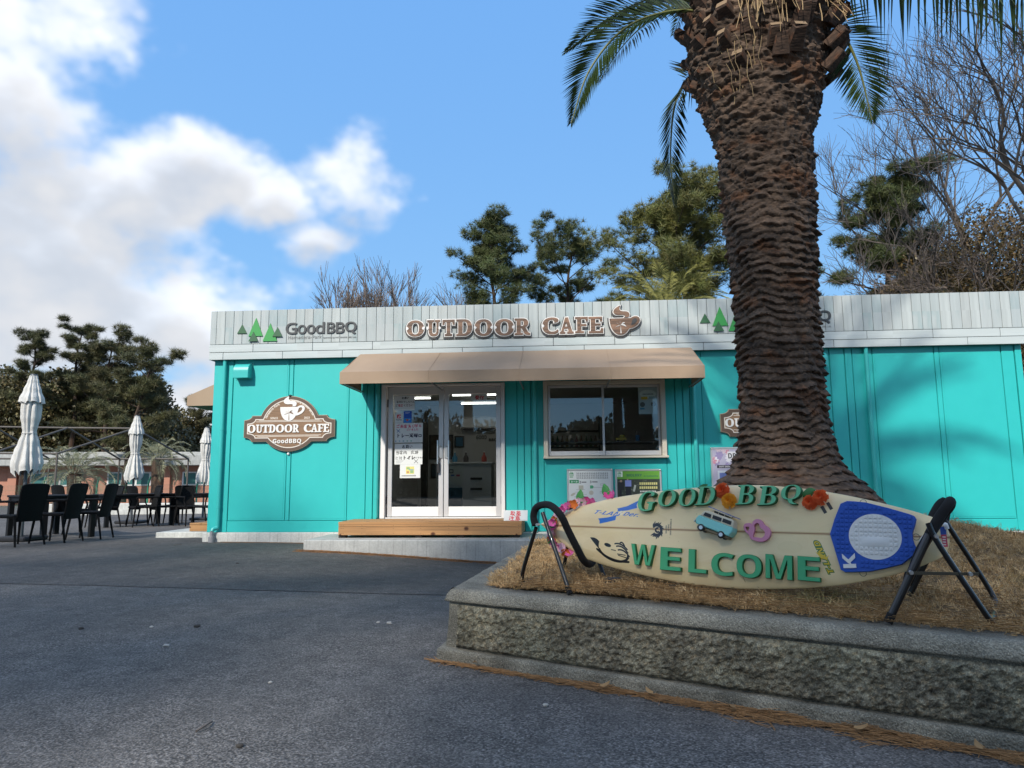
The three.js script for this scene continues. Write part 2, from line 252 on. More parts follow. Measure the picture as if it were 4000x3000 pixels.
// ---------------------------------------------------------------- cafe building
const X0 = -5.6, X1 = 6.72, Y0 = 0.145, YT = 2.86;
const cafe = thing('cafe_building', 'low turquoise prefabricated cafe with pale plank fascia and tan awning', 'building');
{
  // wall behind the panels, with the door and window openings
  const s = shapeOf([[X0 + 0.02, Y0 + 0.01], [X1 - 0.02, Y0 + 0.01], [X1 - 0.02, 3.0], [X0 + 0.02, 3.0]]);
  s.holes.push(shapeOf([[-2.86, 0.335], [-2.86, 2.41], [-0.935, 2.41], [-0.935, 0.335]]), shapeOf([[-0.33, 1.24], [-0.33, 2.41], [1.5, 2.41], [1.5, 1.24]]));
  part(cafe, 'wall', uvMetres(extrude(s, 0.12)), M.teal, [0, 0, -0.14]);
  const pan = (x0, x1, y0 = 0.318, y1 = YT + 0.1, d = 0) => { // pressed sheet panel with a shallow raised field
    const o = part(cafe, 'wall_panel', bx(x0, x1, y0, y1, -0.02, 0.0 + d, 0.006, x0, 0), M.teal);
    part(o, 'raised_field', bx(x0 + 0.028, x1 - 0.028, y0 + 0.028, y1 - 0.028, 0.0 + d, 0.003 + d, 0.0028, x0, 1), M.teal);
  };
  const post = (x0, x1, y0 = Y0, y1 = YT + 0.1, d = 0.004) => part(cafe, 'wall_post', bx(x0, x1, y0, y1, -0.02, d, 0.005, x0, 0), M.teal);
  const rail = (x0, x1) => part(cafe, 'bottom_rail', bx(x0, x1, Y0, 0.312, -0.02, 0.013, 0.006, x0, 0), M.teal);
  post(X0, -5.287, Y0, YT + 0.1, 0.012); rail(-5.28, -3.11); pan(-5.28, -4.372); post(-4.364, -4.302, 0.318); pan(-4.294, -3.395); post(-3.387, -3.107, 0.318, YT + 0.1, 0.006);
  post(-3.097, -2.992, Y0, YT + 0.1, 0.012); post(-2.982, -2.87);
  post(-0.93, -0.75); post(-0.742, -0.645, Y0, YT + 0.1, 0.012); post(-0.635, -0.54, Y0, YT + 0.1, 0.012); post(-0.53, -0.345);
  for (const [a, b] of [[-2.87, -0.93]]) post(a, b, 2.42, YT + 0.1);
  rail(-0.345, 1.64); pan(-0.335, 1.50, 0.318, 1.225); post(1.508, 1.652, 0.318); post(-0.335, 1.50, 2.43, YT + 0.1);
  post(1.66, 1.765, Y0, YT + 0.1, 0.012); post(1.775, 1.87, Y0, YT + 0.1, 0.012); post(1.88, 2.055);
  rail(2.06, 3.97); pan(2.063, 2.985); post(2.993, 3.06, 0.318); pan(3.068, 3.965); post(3.975, 4.185, Y0); post(4.195, 4.295, Y0, YT + 0.1, 0.012); post(4.305, 4.59);
  rail(4.60, 6.44); pan(4.60, 5.483); post(5.491, 5.558, 0.318); pan(5.566, 6.436); post(6.446, 6.62); post(6.63, X1, Y0, YT + 0.1, 0.02);
  // concrete footing, side and back walls, roof
  part(cafe, 'footing', bx(X0 - 0.045, X1 + 0.04, -0.45, Y0 - 0.002, -5.4, 0.062, 0.012), M.whiteConcrete);
  part(cafe, 'side_wall', bx(X0, X0 + 0.12, Y0, 3.0, -5.35, -0.025, 0.004), M.teal);
  part(cafe, 'side_wall', bx(X1 - 0.12, X1, Y0, 3.0, -5.35, -0.025, 0.004), M.teal);
  part(cafe, 'back_wall', bx(X0 + 0.121, X1 - 0.121, Y0, 3.0, -5.35, -5.23, 0.004), M.teal);
  part(cafe, 'roof', bx(X0, X1, 3.002, 3.12, -5.35, 0.0, 0.004), M.aluDark);
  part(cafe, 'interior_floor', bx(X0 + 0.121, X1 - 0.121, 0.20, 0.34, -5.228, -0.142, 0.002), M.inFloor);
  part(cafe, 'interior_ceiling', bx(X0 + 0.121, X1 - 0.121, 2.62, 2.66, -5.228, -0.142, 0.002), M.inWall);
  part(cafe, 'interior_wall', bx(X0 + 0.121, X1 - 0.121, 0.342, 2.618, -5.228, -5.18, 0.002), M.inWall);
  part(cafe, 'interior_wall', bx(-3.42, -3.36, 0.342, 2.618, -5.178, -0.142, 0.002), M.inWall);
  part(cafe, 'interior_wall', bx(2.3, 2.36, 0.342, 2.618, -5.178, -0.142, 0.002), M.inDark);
  // fascia: vertical planks over two rows of lying planks
  part(cafe, 'fascia_backing', bx(X0 - 0.04, X1 + 0.08, 2.85, 3.625, 0.02, 0.095, 0.002), M.gap);
  part(cafe, 'fascia_return', bx(X0 - 0.045, X0 - 0.041, 2.845, 3.63, -5.3, 0.09, 0.001), M.plankV[0]);
  setSeed(77);
  const wd = [0.042, 0.143, 0.141, 0.142, 0.16, 0.14, 0.13, 0.141, 0.159, 0.147, 0.14, 0.139, 0.162, 0.138, 0.136, 0.138, 0.142, 0.144, 0.158, 0.139, 0.135, 0.148, 0.158, 0.136, 0.129, 0.134, 0.152, 0.144, 0.137, 0.137, 0.145, 0.15, 0.14, 0.132, 0.13, 0.154, 0.148, 0.13, 0.135, 0.159, 0.139, 0.138, 0.137, 0.142];
  let x = -5.586 - 0.055, k = 0; const XE = X1 + 0.09;
  x = -5.645;
  while (x < XE - 0.01) {
    const w = k === 0 ? 0.1 : wd[k % wd.length] < 0.06 ? 0.146 : wd[k % wd.length], e = Math.min(XE, x + w), d = rr(-0.0015, 0.0015);
    part(cafe, 'fascia_plank', bx(x, e - 0.006, 3.09, 3.635, 0.095, 0.115 + d, 0.003, 0, 0).translate(0, 0, 0), pick(M.plankV)); x = e; k++;
  }
  const rowPlanks = (joints, y0, y1) => { let a = -5.65; for (const j of [...joints, XE]) { part(cafe, 'fascia_plank', bx(a, j - 0.007, y0, y1, 0.095, 0.118 + rr(-0.001, 0.001), 0.003, a * 0.3, 0), pick(M.plankH)); a = j; } };
  rowPlanks([-4.928, -3.96, -3.0, -2.05, -1.108, -0.169, 0.77, 1.7, 2.63, 3.56, 4.5, 5.445, 6.397], 2.962, 3.083);
  rowPlanks([-5.415, -4.443, -3.479, -2.525, -1.579, -0.638, 0.302, 1.2, 2.1, 3.05, 4.012, 4.975, 5.928], 2.843, 2.955);
  // downpipes with collars
  const pipe = (px, yb) => {
    const o = part(cafe, 'downpipe', rod([px, yb, 0.062], [px, 2.845, 0.062], 0.03, 0.03, 16), M.tealPipe);
    for (const y of [yb + 0.28, 1.72]) part(o, 'pipe_collar', rod([px, y, 0.062], [px, y + 0.045, 0.062], 0.034, 0.034, 16), M.tealPipe);
    return o;
  };
  const p0 = pipe(-5.405, 0.235);
  part(p0, 'elbow', tube([[-5.405, 0.24, 0.062], [-5.41, 0.215, 0.068], [-5.45, 0.2, 0.10], [-5.465, 0.165, 0.115]], 0.032, 14, 14), M.tealPipe);
  part(p0, 'outlet', rod([-5.467, -0.02, 0.116], [-5.466, 0.165, 0.116], 0.028, 0.028, 14), M.greyPipe);
  part(p0, 'socket', rod([-5.467, -0.03, 0.116], [-5.467, 0.085, 0.116], 0.047, 0.047, 18), M.greyPipe);
  pipe(-2.915, 0.36); pipe(-0.475, 0.15); pipe(1.93, 0.15); pipe(4.485, 0.1);
  // rounded vent hoods
  const hood = (cx) => {
    const q = new THREE.Shape(); q.moveTo(0, 0); q.lineTo(0, 0.235); q.lineTo(0.03, 0.235); q.quadraticCurveTo(0.15, 0.22, 0.15, 0.1); q.lineTo(0.15, 0); q.closePath();
    const g = extrude(q, 0.235, 0.006); g.rotateY(-Math.PI / 2); g.translate(cx + 0.118, 2.545, 0.01);
    const o = part(cafe, 'vent_hood', g, M.tealPipe);
    part(o, 'vent_flange', bx(cx - 0.14, cx + 0.14, 2.53, 2.80, 0.003, 0.012, 0.004), M.tealPipe);
  };
  hood(-5.10); hood(3.77);

  // awning over door and window
  const fab = (x, t) => 0.006 * fbm(x * 1.7, t * 3, 6, 3) - 0.010 * Math.sin(Math.PI * t) * (0.6 + 0.4 * Math.cos((x + 3.19) / 1.27 * Math.PI * 2)); // cloth sags between the frame bars
  const top = grid(120, 14, (u, v) => { const x = mix(-3.19, 1.905, u), t = 1 - v; return [x, mix(2.885, 2.452, t) + fab(x, t) * (v > 0.01 && v < 0.99 ? 1 : 0), mix(0.125, 1.12, t), x, t * 1.08]; }), under = top.clone(); under.translate(0, -0.004, 0); under.index.array.reverse(); under.computeVertexNormals();
  const A = part(cafe, 'awning', merge([top, under]), M.awning, null, 'sloping tan awning fabric');
  for (const sx of [-1.92, -0.64, 0.63]) part(A, 'seam', merge([rod([sx, 2.8865, 0.126], [sx + 0.004, 2.452, 1.123], 0.0022, 0.0022, 5), rod([sx, 2.452, 1.1245], [sx, 2.284, 1.1245], 0.0022, 0.0022, 5)]), M.awning);
  part(A, 'valance', merge([0, 1].map((k) => { const g = grid(120, 6, (u, v) => { const x = mix(-3.192, 1.907, u); return [x, mix(2.283, 2.452, v) + (v === 0 ? 0.003 * fbm(x * 2, 1, 1, 2) : 0), 1.122 - k * 0.004 + 0.006 * fbm(x * 1.6, v, 8, 2) * (1 - v), x, v * 0.17]; }); if (k) { g.index.array.reverse(); g.computeVertexNormals(); } return g; })), M.awning);
  for (const sx of [-3.19, 1.905]) {
    const q = new THREE.Shape(); q.moveTo(0.02, 2.283); q.lineTo(1.118, 2.283); q.lineTo(1.118, 2.45); q.lineTo(0.125, 2.882); q.lineTo(0.125, 2.83); q.lineTo(0.02, 2.83); q.closePath();
    const g = extrude(q, 0.004); g.rotateY(-Math.PI / 2); g.translate(sx + 0.002, 0, 0); part(A, 'end_panel', g, M.awning);
  }
  for (const fx of [-3.16, -1.9, -0.64, 0.62, 1.875]) part(A, 'frame_bar', merge([rod([fx, 2.3, 0.03], [fx, 2.3, 1.1], 0.012), rod([fx, 2.3, 1.1], [fx, 2.435, 1.1], 0.012), rod([fx, 2.435, 1.1], [fx, 2.80, 0.14], 0.012)]), M.aluDark);
  part(A, 'frame_bar', rod([-3.16, 2.3, 1.1], [1.875, 2.3, 1.1], 0.013), M.aluDark);
  part(A, 'frame_bar', rod([-3.16, 2.435, 1.1], [1.875, 2.435, 1.1], 0.013), M.aluDark);
  // side awning over the left door
  const B = part(cafe, 'side_awning', (() => { const q = new THREE.Shape(); q.moveTo(0, 2.60); q.lineTo(1.05, 2.43); q.lineTo(1.05, 2.436); q.lineTo(0, 2.88); q.closePath(); const g = new THREE.BufferGeometry(); return bx(0, 1.13, -0.003, 0.003, -3.6, -1.15, 0.001).rotateZ(Math.atan2(0.44, 1.04)).translate(-6.655, 2.425, 0); })(), M.awning, null, 'tan awning over the side door');
  part(B, 'valance', bx(-6.664, -6.657, 2.255, 2.425, -3.6, -1.15, 0.001), M.awning);
  for (const z of [-1.15, -3.6]) { const q = shapeOf([[-6.66, 2.255], [-5.605, 2.255], [-5.605, 2.87], [-6.66, 2.428]]); part(B, 'end_panel', extrude(q, 0.004), M.awning, [0, 0, z - 0.002]); }
}
// ---- entrance doors
{
  const D = part(cafe, 'door_frame', merge([bx(-2.862, -2.79, 0.345, 2.41, -0.1, 0.055, 0.004), bx(-0.995, -0.937, 0.345, 2.41, -0.1, 0.055, 0.004), bx(-2.79, -0.995, 2.375, 2.41, -0.1, 0.052, 0.004), bx(-2.79, -0.995, 0.342, 0.362, -0.1, 0.03, 0.003)]), M.whiteAlu);
  const leaf = (x0, x1, hs) => {
    const o = part(cafe, 'door', merge([bx(x0, x0 + 0.072, 0.37, 2.37, -0.065, -0.025, 0.004), bx(x1 - 0.072, x1, 0.37, 2.37, -0.065, -0.025, 0.004), bx(x0 + 0.072, x1 - 0.072, 2.25, 2.37, -0.064, -0.026, 0.004)]), M.alu);
    part(o, 'kick_panel', bx(x0 + 0.072, x1 - 0.072, 0.372, 0.52, -0.062, -0.03, 0.006), M.whiteAlu);
    part(o, 'pane', bx(x0 + 0.072, x1 - 0.072, 0.521, 2.249, -0.047, -0.043, 0.0005), M.glass);
    const hx = hs > 0 ? x1 - 0.035 : x0 + 0.035;
    part(o, 'handle', merge([rod([hx - hs * 0.045, 1.17, 0.03], [hx - hs * 0.045, 1.53, 0.03], 0.011), rod([hx - hs * 0.045, 1.26, 0.03], [hx, 1.26, -0.025], 0.008), rod([hx - hs * 0.045, 1.44, 0.03], [hx, 1.44, -0.025], 0.008), bx(hx - 0.022, hx + 0.022, 1.26, 1.43, -0.025, -0.008, 0.003)]), M.steel);
    for (const y of [0.62, 2.12]) part(o, 'hinge', rod([hs > 0 ? x0 - 0.006 : x1 + 0.006, y - 0.06, -0.02], [hs > 0 ? x0 - 0.006 : x1 + 0.006, y + 0.06, -0.02], 0.008), M.black);
    return o;
  };
  const l = leaf(-2.77, -1.897, 1), r = leaf(-1.887, -1.005, -1);
  part(l, 'padlock', merge([bx(-1.99, -1.945, 1.03, 1.2, -0.01, 0.03, 0.01), tube([[-1.985, 1.2, 0.01], [-1.985, 1.26, 0.012], [-1.967, 1.28, 0.014], [-1.95, 1.26, 0.012], [-1.95, 1.2, 0.01]], 0.006, 8, 14)]), M.black);
  part(r, 'lock', rod([-1.85, 1.56, -0.03], [-1.85, 1.56, -0.018], 0.016, 0.016, 14), M.steel);
}
// ---- serving window
{
  const W = part(cafe, 'window_frame', merge([bx(-0.341, -0.275, 1.262, 2.415, -0.12, 0.085, 0.004), bx(1.435, 1.502, 1.262, 2.415, -0.12, 0.085, 0.004), bx(-0.275, 1.435, 2.36, 2.413, -0.12, 0.083, 0.004)]), M.beige);
  part(W, 'sill', bx(-0.348, 1.52, 1.232, 1.264, -0.12, 0.125, 0.004), M.beige);
  const sash = (x0, x1, z) => {
    const o = part(cafe, 'window', merge([bx(x0, x0 + 0.032, 1.275, 2.355, z - 0.03, z, 0.003), bx(x1 - 0.032, x1, 1.275, 2.355, z - 0.03, z, 0.003), bx(x0 + 0.032, x1 - 0.032, 1.275, 1.345, z - 0.03, z, 0.004), bx(x0 + 0.032, x1 - 0.032, 2.315, 2.355, z - 0.03, z, 0.003)]), M.alu);
    part(o, 'pane', bx(x0 + 0.032, x1 - 0.032, 1.346, 2.314, z - 0.017, z - 0.013, 0.0005), M.glass);
  };
  sash(-0.27, 0.585, 0.012); sash(0.555, 1.43, -0.03);
}
// ---- entrance deck, step, side slab
{
  const step = single('concrete_step', (() => { const g = cbox(3.42, 0.56, 1.16, 0.012); return uvMetres(g); })(), M.concrete, 'long grey concrete step under the wooden entrance deck', 'step', [-1.905, -0.162, 0.63]);
  const deck = thing('entrance_deck', 'low cedar plank deck in front of the double glass door', 'deck', [0, 0, 0]);
  setSeed(5);
  for (let i = 0; i < 6; i++) part(deck, 'deck_plank', bx(-3.245, -0.635, 0.31, 0.343, 0.07 + i * 0.132, 0.07 + i * 0.132 + 0.127, 0.004, rr(0, 5), i * 0.2), M.cedar[i % 3]);
  part(deck, 'front_board', bx(-3.24, -0.64, 0.276, 0.309, 0.832, 0.862, 0.004, 0.3, 0.11), M.cedar[1]);
  part(deck, 'front_board', bx(-3.24, -0.64, 0.158, 0.2735, 0.832, 0.862, 0.004, 0.9, 0.0), M.cedar[0]);
  for (const [a, b] of [[-3.24, -3.21], [-0.67, -0.64]]) { part(deck, 'side_board', bx(a, b, 0.276, 0.309, 0.08, 0.831, 0.004, 0.7, 0), M.cedar[1]); part(deck, 'side_board', bx(a, b, 0.158, 0.2735, 0.08, 0.831, 0.004, 0.2, 0), M.cedar[2]); }
  for (const fx of [-3.2, -2.1, -1.5, -0.72]) part(deck, 'support_block', bx(fx - 0.05, fx + 0.05, 0.119, 0.157, 0.70, 0.82, 0.003), M.inDark);
  const screws = []; for (const sx of [-3.2, -3.17, -2.9, -2.45, -2.06, -1.66, -1.1, -0.68]) for (const sy of [0.29, 0.25, 0.185]) screws.push(rod([sx, sy, 0.861], [sx, sy, 0.8635], 0.0045, 0.0045, 6)); part(deck, 'screw_heads', merge(screws), M.inDark).userData.kind = 'stuff';
  single('side_slab', uvMetres(cbox(1.35, 0.16, 2.3, 0.01)), M.whiteConcrete, 'thin pale concrete slab beside the left end of the cafe', 'slab', [-6.31, 0.0, -2.1]);
  const sd = thing('side_deck', 'small cedar step on the slab at the left end of the cafe', 'step', [0, 0, 0]);
  for (let i = 0; i < 4; i++) part(sd, 'deck_plank', bx(-6.5 + i * 0.21, -6.5 + i * 0.21 + 0.2, 0.195, 0.222, -2.9, -1.15, 0.003, 0.3, i), M.cedar[i % 3]);
  part(sd, 'front_board', bx(-6.5, -5.655, 0.085, 0.192, -1.18, -1.152, 0.003, 0.1, 0.1), M.cedar[2]);
  part(sd, 'side_board', bx(-6.5, -6.472, 0.085, 0.192, -2.88, -1.182, 0.003), M.cedar[1]);
}
// ---------------------------------------------------------------- signs
const woodTex = (() => { const g1 = tileFbm(4, 4, 611), g2 = tileFbm(32, 3, 622); return dataTex(512, 256, (x, y) => { const gr = g2(x * 0.12, y + 0.03 * g1(x, y)), b = g1(x * 0.3, y * 1.5), c = 0.78 + 0.55 * (gr - 0.5) + 0.5 * (b - 0.5); return [c * 0.60, c * 0.465, c * 0.375]; }, true, [1.4, 2.2]); })();
M.wood = std({ map: woodTex, roughness: 0.6 });
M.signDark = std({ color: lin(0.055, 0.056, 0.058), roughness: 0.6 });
M.signWhite = std({ color: lin(0.78, 0.77, 0.74), roughness: 0.55 });
M.logoInk = std({ color: lin(0.045, 0.05, 0.055), roughness: 0.5 });
M.logoGrey = std({ color: lin(0.20, 0.21, 0.21), roughness: 0.6 });
M.leafGreen = std({ color: lin(0.035, 0.30, 0.065), roughness: 0.5 });
M.darkGreen = std({ color: lin(0.028, 0.11, 0.045), roughness: 0.5 });
// coffee cup emblem in a unit box, on anything with canvas-like path calls
const cupBowl = (c) => { c.moveTo(0, 0.56); c.lineTo(0.70, 0.56); c.bezierCurveTo(0.70, 0.25, 0.55, 0.06, 0.42, 0.02); c.lineTo(0.28, 0.02); c.bezierCurveTo(0.14, 0.06, 0, 0.25, 0, 0.56); };
const cupSteam = (c) => { c.moveTo(0.60, 0.585); c.bezierCurveTo(0.70, 0.68, 0.64, 0.79, 0.50, 0.79); c.bezierCurveTo(0.36, 0.79, 0.28, 0.83, 0.36, 0.99); c.bezierCurveTo(0.14, 0.90, 0.06, 0.76, 0.20, 0.69); c.bezierCurveTo(0.30, 0.64, 0.40, 0.70, 0.48, 0.66); c.bezierCurveTo(0.53, 0.63, 0.50, 0.61, 0.46, 0.585); c.lineTo(0.60, 0.585); };
const cupHandleOut = (c) => { c.moveTo(0.66, 0.54); c.bezierCurveTo(0.80, 0.68, 1.0, 0.62, 0.98, 0.48); c.bezierCurveTo(0.96, 0.34, 0.78, 0.22, 0.60, 0.22); c.lineTo(0.66, 0.54); };
const cupHandleIn = (c) => { c.moveTo(0.74, 0.50); c.bezierCurveTo(0.80, 0.57, 0.90, 0.55, 0.88, 0.47); c.bezierCurveTo(0.86, 0.40, 0.78, 0.34, 0.69, 0.33); c.lineTo(0.74, 0.50); };
const palmMark = (c) => { c.moveTo(0.345, 0.06); c.lineTo(0.355, 0.33); for (const [ex, ey, mx, my] of [[0.17, 0.26, 0.24, 0.40], [0.20, 0.40, 0.28, 0.44], [0.34, 0.47, 0.33, 0.42], [0.50, 0.41, 0.43, 0.44], [0.54, 0.27, 0.47, 0.40]]) { c.quadraticCurveTo(mx, my + 0.02, ex, ey); c.quadraticCurveTo(mx + (0.36 - mx) * 0.4, my - 0.07, 0.36, 0.33); } c.lineTo(0.375, 0.06); };
const shp = (...fs) => fs.map((f) => { const s = new THREE.Shape(); f(s); return s; });
{
  const sign = thing('name_sign', 'OUTDOOR CAFE lettering in brown wood with white rims on the pale fascia', 'sign', [0, 0, 0]);
  const L = [['O', -2.474, -2.161, 3.122, 3.418], ['U', -2.152, -1.905, 3.12, 3.416], ['T', -1.912, -1.678, 3.119, 3.416], ['D', -1.695, -1.406, 3.114, 3.418], ['O', -1.406, -1.09, 3.107, 3.411], ['O', -1.091, -0.757, 3.104, 3.406], ['R', -0.786, -0.506, 3.108, 3.411], ['C', -0.358, -0.069, 3.111, 3.413], ['A', -0.091, 0.162, 3.114, 3.408], ['F', 0.144, 0.383, 3.118, 3.411], ['E', 0.35, 0.613, 3.114, 3.409]];
  L.forEach(([ch, a, b, y0, y1], i) => {
    const m = 0.027, z = 0.119 + (i % 2) * 0.002, box = [a + m, b - m, y0 + m, y1 - m];
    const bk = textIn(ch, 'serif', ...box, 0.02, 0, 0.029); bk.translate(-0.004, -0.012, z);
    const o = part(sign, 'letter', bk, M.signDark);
    const rim = textIn(ch, 'serif', ...box, 0.012, 0, 0.018); rim.translate(0, 0, z + 0.0205); part(o, 'rim', rim, M.signWhite);
    const face = textIn(ch, 'serif', ...box, 0.008, 0, 0.006); face.translate(0, 0, z + 0.033); part(o, 'face', uvMetres(face, i * 0.37, i * 0.21), M.wood);
    if ('OUC'.includes(ch)) { // side spurs of the slab letters
      const cy = (y0 + y1) / 2; for (const s of ch === 'C' ? [-1] : [-1, 1]) { const cx = s < 0 ? a + 0.03 : b - 0.03, t = shapeOf([[cx - 0.022, cy], [cx, cy + 0.03], [cx + 0.022, cy], [cx, cy - 0.03]]); part(o, 'spur', extrude(t, 0.008, 0, {}).translate(0, 0, z + 0.0345), M.signWhite); }
    }
  });
  const cw = 0.47, x0 = 0.69, y0 = 3.09;
  const lay = (shapes, grow, dep, z, m, name, parent, dx = 0, dy = 0) => { const gs = shapes.map((s, i) => { const g = extrude(s, 0.01, 0, grow ? { bevelEnabled: true, bevelThickness: 0.001, bevelSize: 0, bevelOffset: grow / cw } : {}); g.scale(cw, cw, dep / 0.01); return g.translate(x0 + dx, y0 + dy, z + i * 0.0012); }); return part(parent, name, uvMetres(merge(gs)), m); };
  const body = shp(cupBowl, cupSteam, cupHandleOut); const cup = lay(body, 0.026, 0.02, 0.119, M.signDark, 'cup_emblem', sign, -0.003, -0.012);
  lay(body, 0.012, 0.01, 0.145, M.signWhite, 'rim', cup);
  const hs = shp(cupHandleOut)[0]; const hh = new THREE.Path(); cupHandleIn(hh); hs.holes.push(hh);
  lay([...shp(cupBowl, cupSteam), hs], 0, 0.006, 0.160, M.wood, 'face', cup); lay(shp(palmMark), 0, 0.003, 0.1705, M.signWhite, 'palm_mark', cup); lay(shp(cupHandleIn), 0, 0.003, 0.1715, M.signDark, 'handle_hole', cup);
}
{ // company logo on the fascia, twice
  const logo = thing('logo_sign', 'GoodBBQ logo of green triangle trees and dark letters at the left end of the fascia', 'sign', [0, 0, 0], 0, 'logo signs on the fascia');
  const tri = (x0, x1, y0, y1, m, z) => part(logo, 'tree_emblem', extrude(shapeOf([[x0, y0], [x1, y0], [(x0 + x1) / 2, y1]]), 0.012), m, [0, 0, z]);
  tri(-5.197, -5.038, 3.259, 3.405, M.darkGreen, 0.119); tri(-5.01, -4.776, 3.21, 3.505, M.leafGreen, 0.119); tri(-5.001, -4.843, 3.126, 3.278, M.darkGreen, 0.1325); tri(-4.774, -4.538, 3.124, 3.412, M.leafGreen, 0.119); tri(-4.611, -4.454, 3.195, 3.344, M.darkGreen, 0.1325);
  for (const [ch, a, b, y0, y1] of [['G', -4.399, -4.224, 3.233, 3.409], ['o', -4.203, -4.073, 3.233, 3.372], ['o', -4.058, -3.927, 3.233, 3.372], ['d', -3.911, -3.777, 3.233, 3.411], ['B', -3.732, -3.61, 3.233, 3.402], ['B', -3.587, -3.46, 3.232, 3.401], ['Q', -3.441, -3.264, 3.215, 3.405]]) part(logo, 'letter', textIn(ch, 'thin', a, b, y0, y1, 0.014, 0, 0.004), M.logoInk, [0, 0, 0.119]);
  part(logo, 'lettering', textIn('Hamadera-Park', 'thin', -4.361, -3.823, 3.15, 3.205, 0.003), M.logoGrey, [0, 0, 0.1185]);
  part(logo, 'small_lettering', textIn('operated by HATSUKAME BBQ Lab.', 'thin', -3.794, -3.262, 3.145, 3.176, 0.003), M.logoGrey, [0, 0, 0.1185]);
  copy(logo, 'GoodBBQ logo on the fascia partly hidden behind the palm trunk', [7.25, 0, 0]);
}
{ // wooden plaque with cup, twice
  const K = 0.000938, pts = (inset) => {
    const p = []; const add = (x, y) => p.push([x, y]);
    const hw = 780 - inset, hh = 147 - inset, mw = 645 - inset, mh = 220 - inset, R = 532 - inset;
    const corner = (sx, sy) => { const a = []; for (let i = 0; i <= 8; i++) { const t = i / 8 * Math.PI / 2; a.push([sx * (hw - (hw - mw) * Math.sin(t)), sy * (mh - (mh - hh) * Math.cos(t))]); } return a; };
    const cTop = 13, cBot = 147, ct = Math.sqrt(Math.max(0, R * R - (mh - cTop) ** 2)), cb = Math.sqrt(Math.max(0, R * R - (cBot + mh) ** 2));
    add(hw, 0); corner(1, 1).forEach((q) => add(...q));
    const a0 = Math.atan2(mh - cTop, ct); for (let i = 0; i <= 40; i++) { const a = a0 + (Math.PI - 2 * a0) * i / 40; add(R * Math.cos(a), cTop + R * Math.sin(a)); }
    corner(-1, 1).reverse().forEach((q) => add(...q)); corner(-1, -1).forEach((q) => add(...q));
    const b0 = Math.atan2(-mh - cBot, -cb); for (let i = 0; i <= 30; i++) { const a = b0 + (-Math.PI - 2 * b0) * i / 30; add(R * Math.cos(a), cBot + R * Math.sin(a)); }
    corner(1, -1).reverse().forEach((q) => add(...q));
    return p;
  };
  const sc = (p) => p.map(([x, y]) => [x * K, y * K]);
  const face = canvasTex(1024, 640, (c, w, h) => {
    const S = w / 1560; c.save(); c.translate(w / 2, h * 545 / 975); c.scale(S, -S);
    const path = (p) => { c.beginPath(); p.forEach(([x, y], i) => i ? c.lineTo(x, y) : c.moveTo(x, y)); c.closePath(); };
    c.fillStyle = '#5c4a3d'; c.fillRect(-800, -560, 1600, 1150);
    path(pts(60)); c.save(); c.clip(); setSeed(9);
    c.fillStyle = '#86694f'; c.fillRect(-800, -560, 1600, 1150);
    for (let i = 0; i < 900; i++) { const y = rr(-420, 560), x = rr(-800, 800); c.fillStyle = `rgba(${pick(['60,44,34', '150,118,92', '96,72,54', '112,92,66'])},${rr(0.1, 0.4)})`; c.fillRect(x, y, rr(60, 420), rr(1, 6)); }
    c.restore(); path(pts(66)); c.lineWidth = 14; c.strokeStyle = '#dcd6cc'; c.stroke();
    c.fillStyle = '#dcd6cc'; for (const [x0, x1, y] of [[-570, 560, 112], [-525, 520, 132], [-580, 550, -116], [-540, 510, -134]]) c.fillRect(x0, y, x1 - x0, 8);
    const txt = (s, x, y, px, rot = 0) => { c.save(); c.translate(x, y); c.rotate(rot); c.scale(1, -1); c.font = `bold ${px}px sans-serif`; c.textAlign = 'center'; c.fillText(s, 0, 0); c.restore(); };
    txt('SINCE', -262, 158, 46); txt('2023', 300, 160, 46);
    const arc = (s, a0, a1, R, px) => { for (let i = 0; i < s.length; i++) { const a = mix(a0, a1, i / (s.length - 1)); txt(s[i], R * Math.cos(a), 13 + R * Math.sin(a), px, a - Math.PI / 2); } };
    arc('Hamadera-Park', 2.72, 2.02, 418, 50); arc('operated by HATSUKAME BBQ Lab.', 1.5, 0.45, 440, 34);
    c.restore();
  });
  const faceM = std({ map: face, roughness: 0.6 });
  const P = thing('wall_plaque', 'brown wooden OUTDOOR CAFE plaque with a white coffee cup on the sunlit left wall', 'sign', [-4.325, 1.742, 0.016], 0, 'wall plaques');
  part(P, 'board', extrude(shapeOf(sc(pts(0))), 0.03, 0.006), std({ color: lin(0.36, 0.27, 0.20), roughness: 0.65 }));
  const fg = new THREE.ShapeGeometry(shapeOf(sc(pts(9)))), uv = fg.attributes.uv, fp = fg.attributes.position;
  for (let i = 0; i < uv.count; i++) uv.setXY(i, (fp.getX(i) / K + 780) / 1560, (fp.getY(i) / K + 430) / 975);
  part(P, 'face', fg, faceM, [0, 0, 0.0368]);
  const L = [['O', -705, -575], ['U', -560, -455], ['T', -455, -340], ['D', -340, -230], ['O', -215, -85], ['O', -70, 58], ['R', 68, 172], ['C', 262, 385], ['A', 385, 490], ['F', 495, 590], ['E', 590, 690]];
  for (const [ch, a, b] of L) part(P, 'letter', textIn(ch, 'serif', a * K, b * K, -65 * K, 65 * K, 0.012, 0.0012, 0.003), M.signWhite, [0, 0, 0.038]);
  part(P, 'lettering', textIn('GoodBBQ', 'sans', -268 * K, 220 * K, -262 * K, -170 * K, 0.01), M.signWhite, [0, 0, 0.038]);
  const cs = 430 * K, cg = []; shp(cupBowl, cupSteam).forEach((s, i) => { const g = extrude(s, 0.01); g.scale(cs, cs, 0.5); cg.push(g.translate(-160 * K, 118 * K, i * 0.001)); });
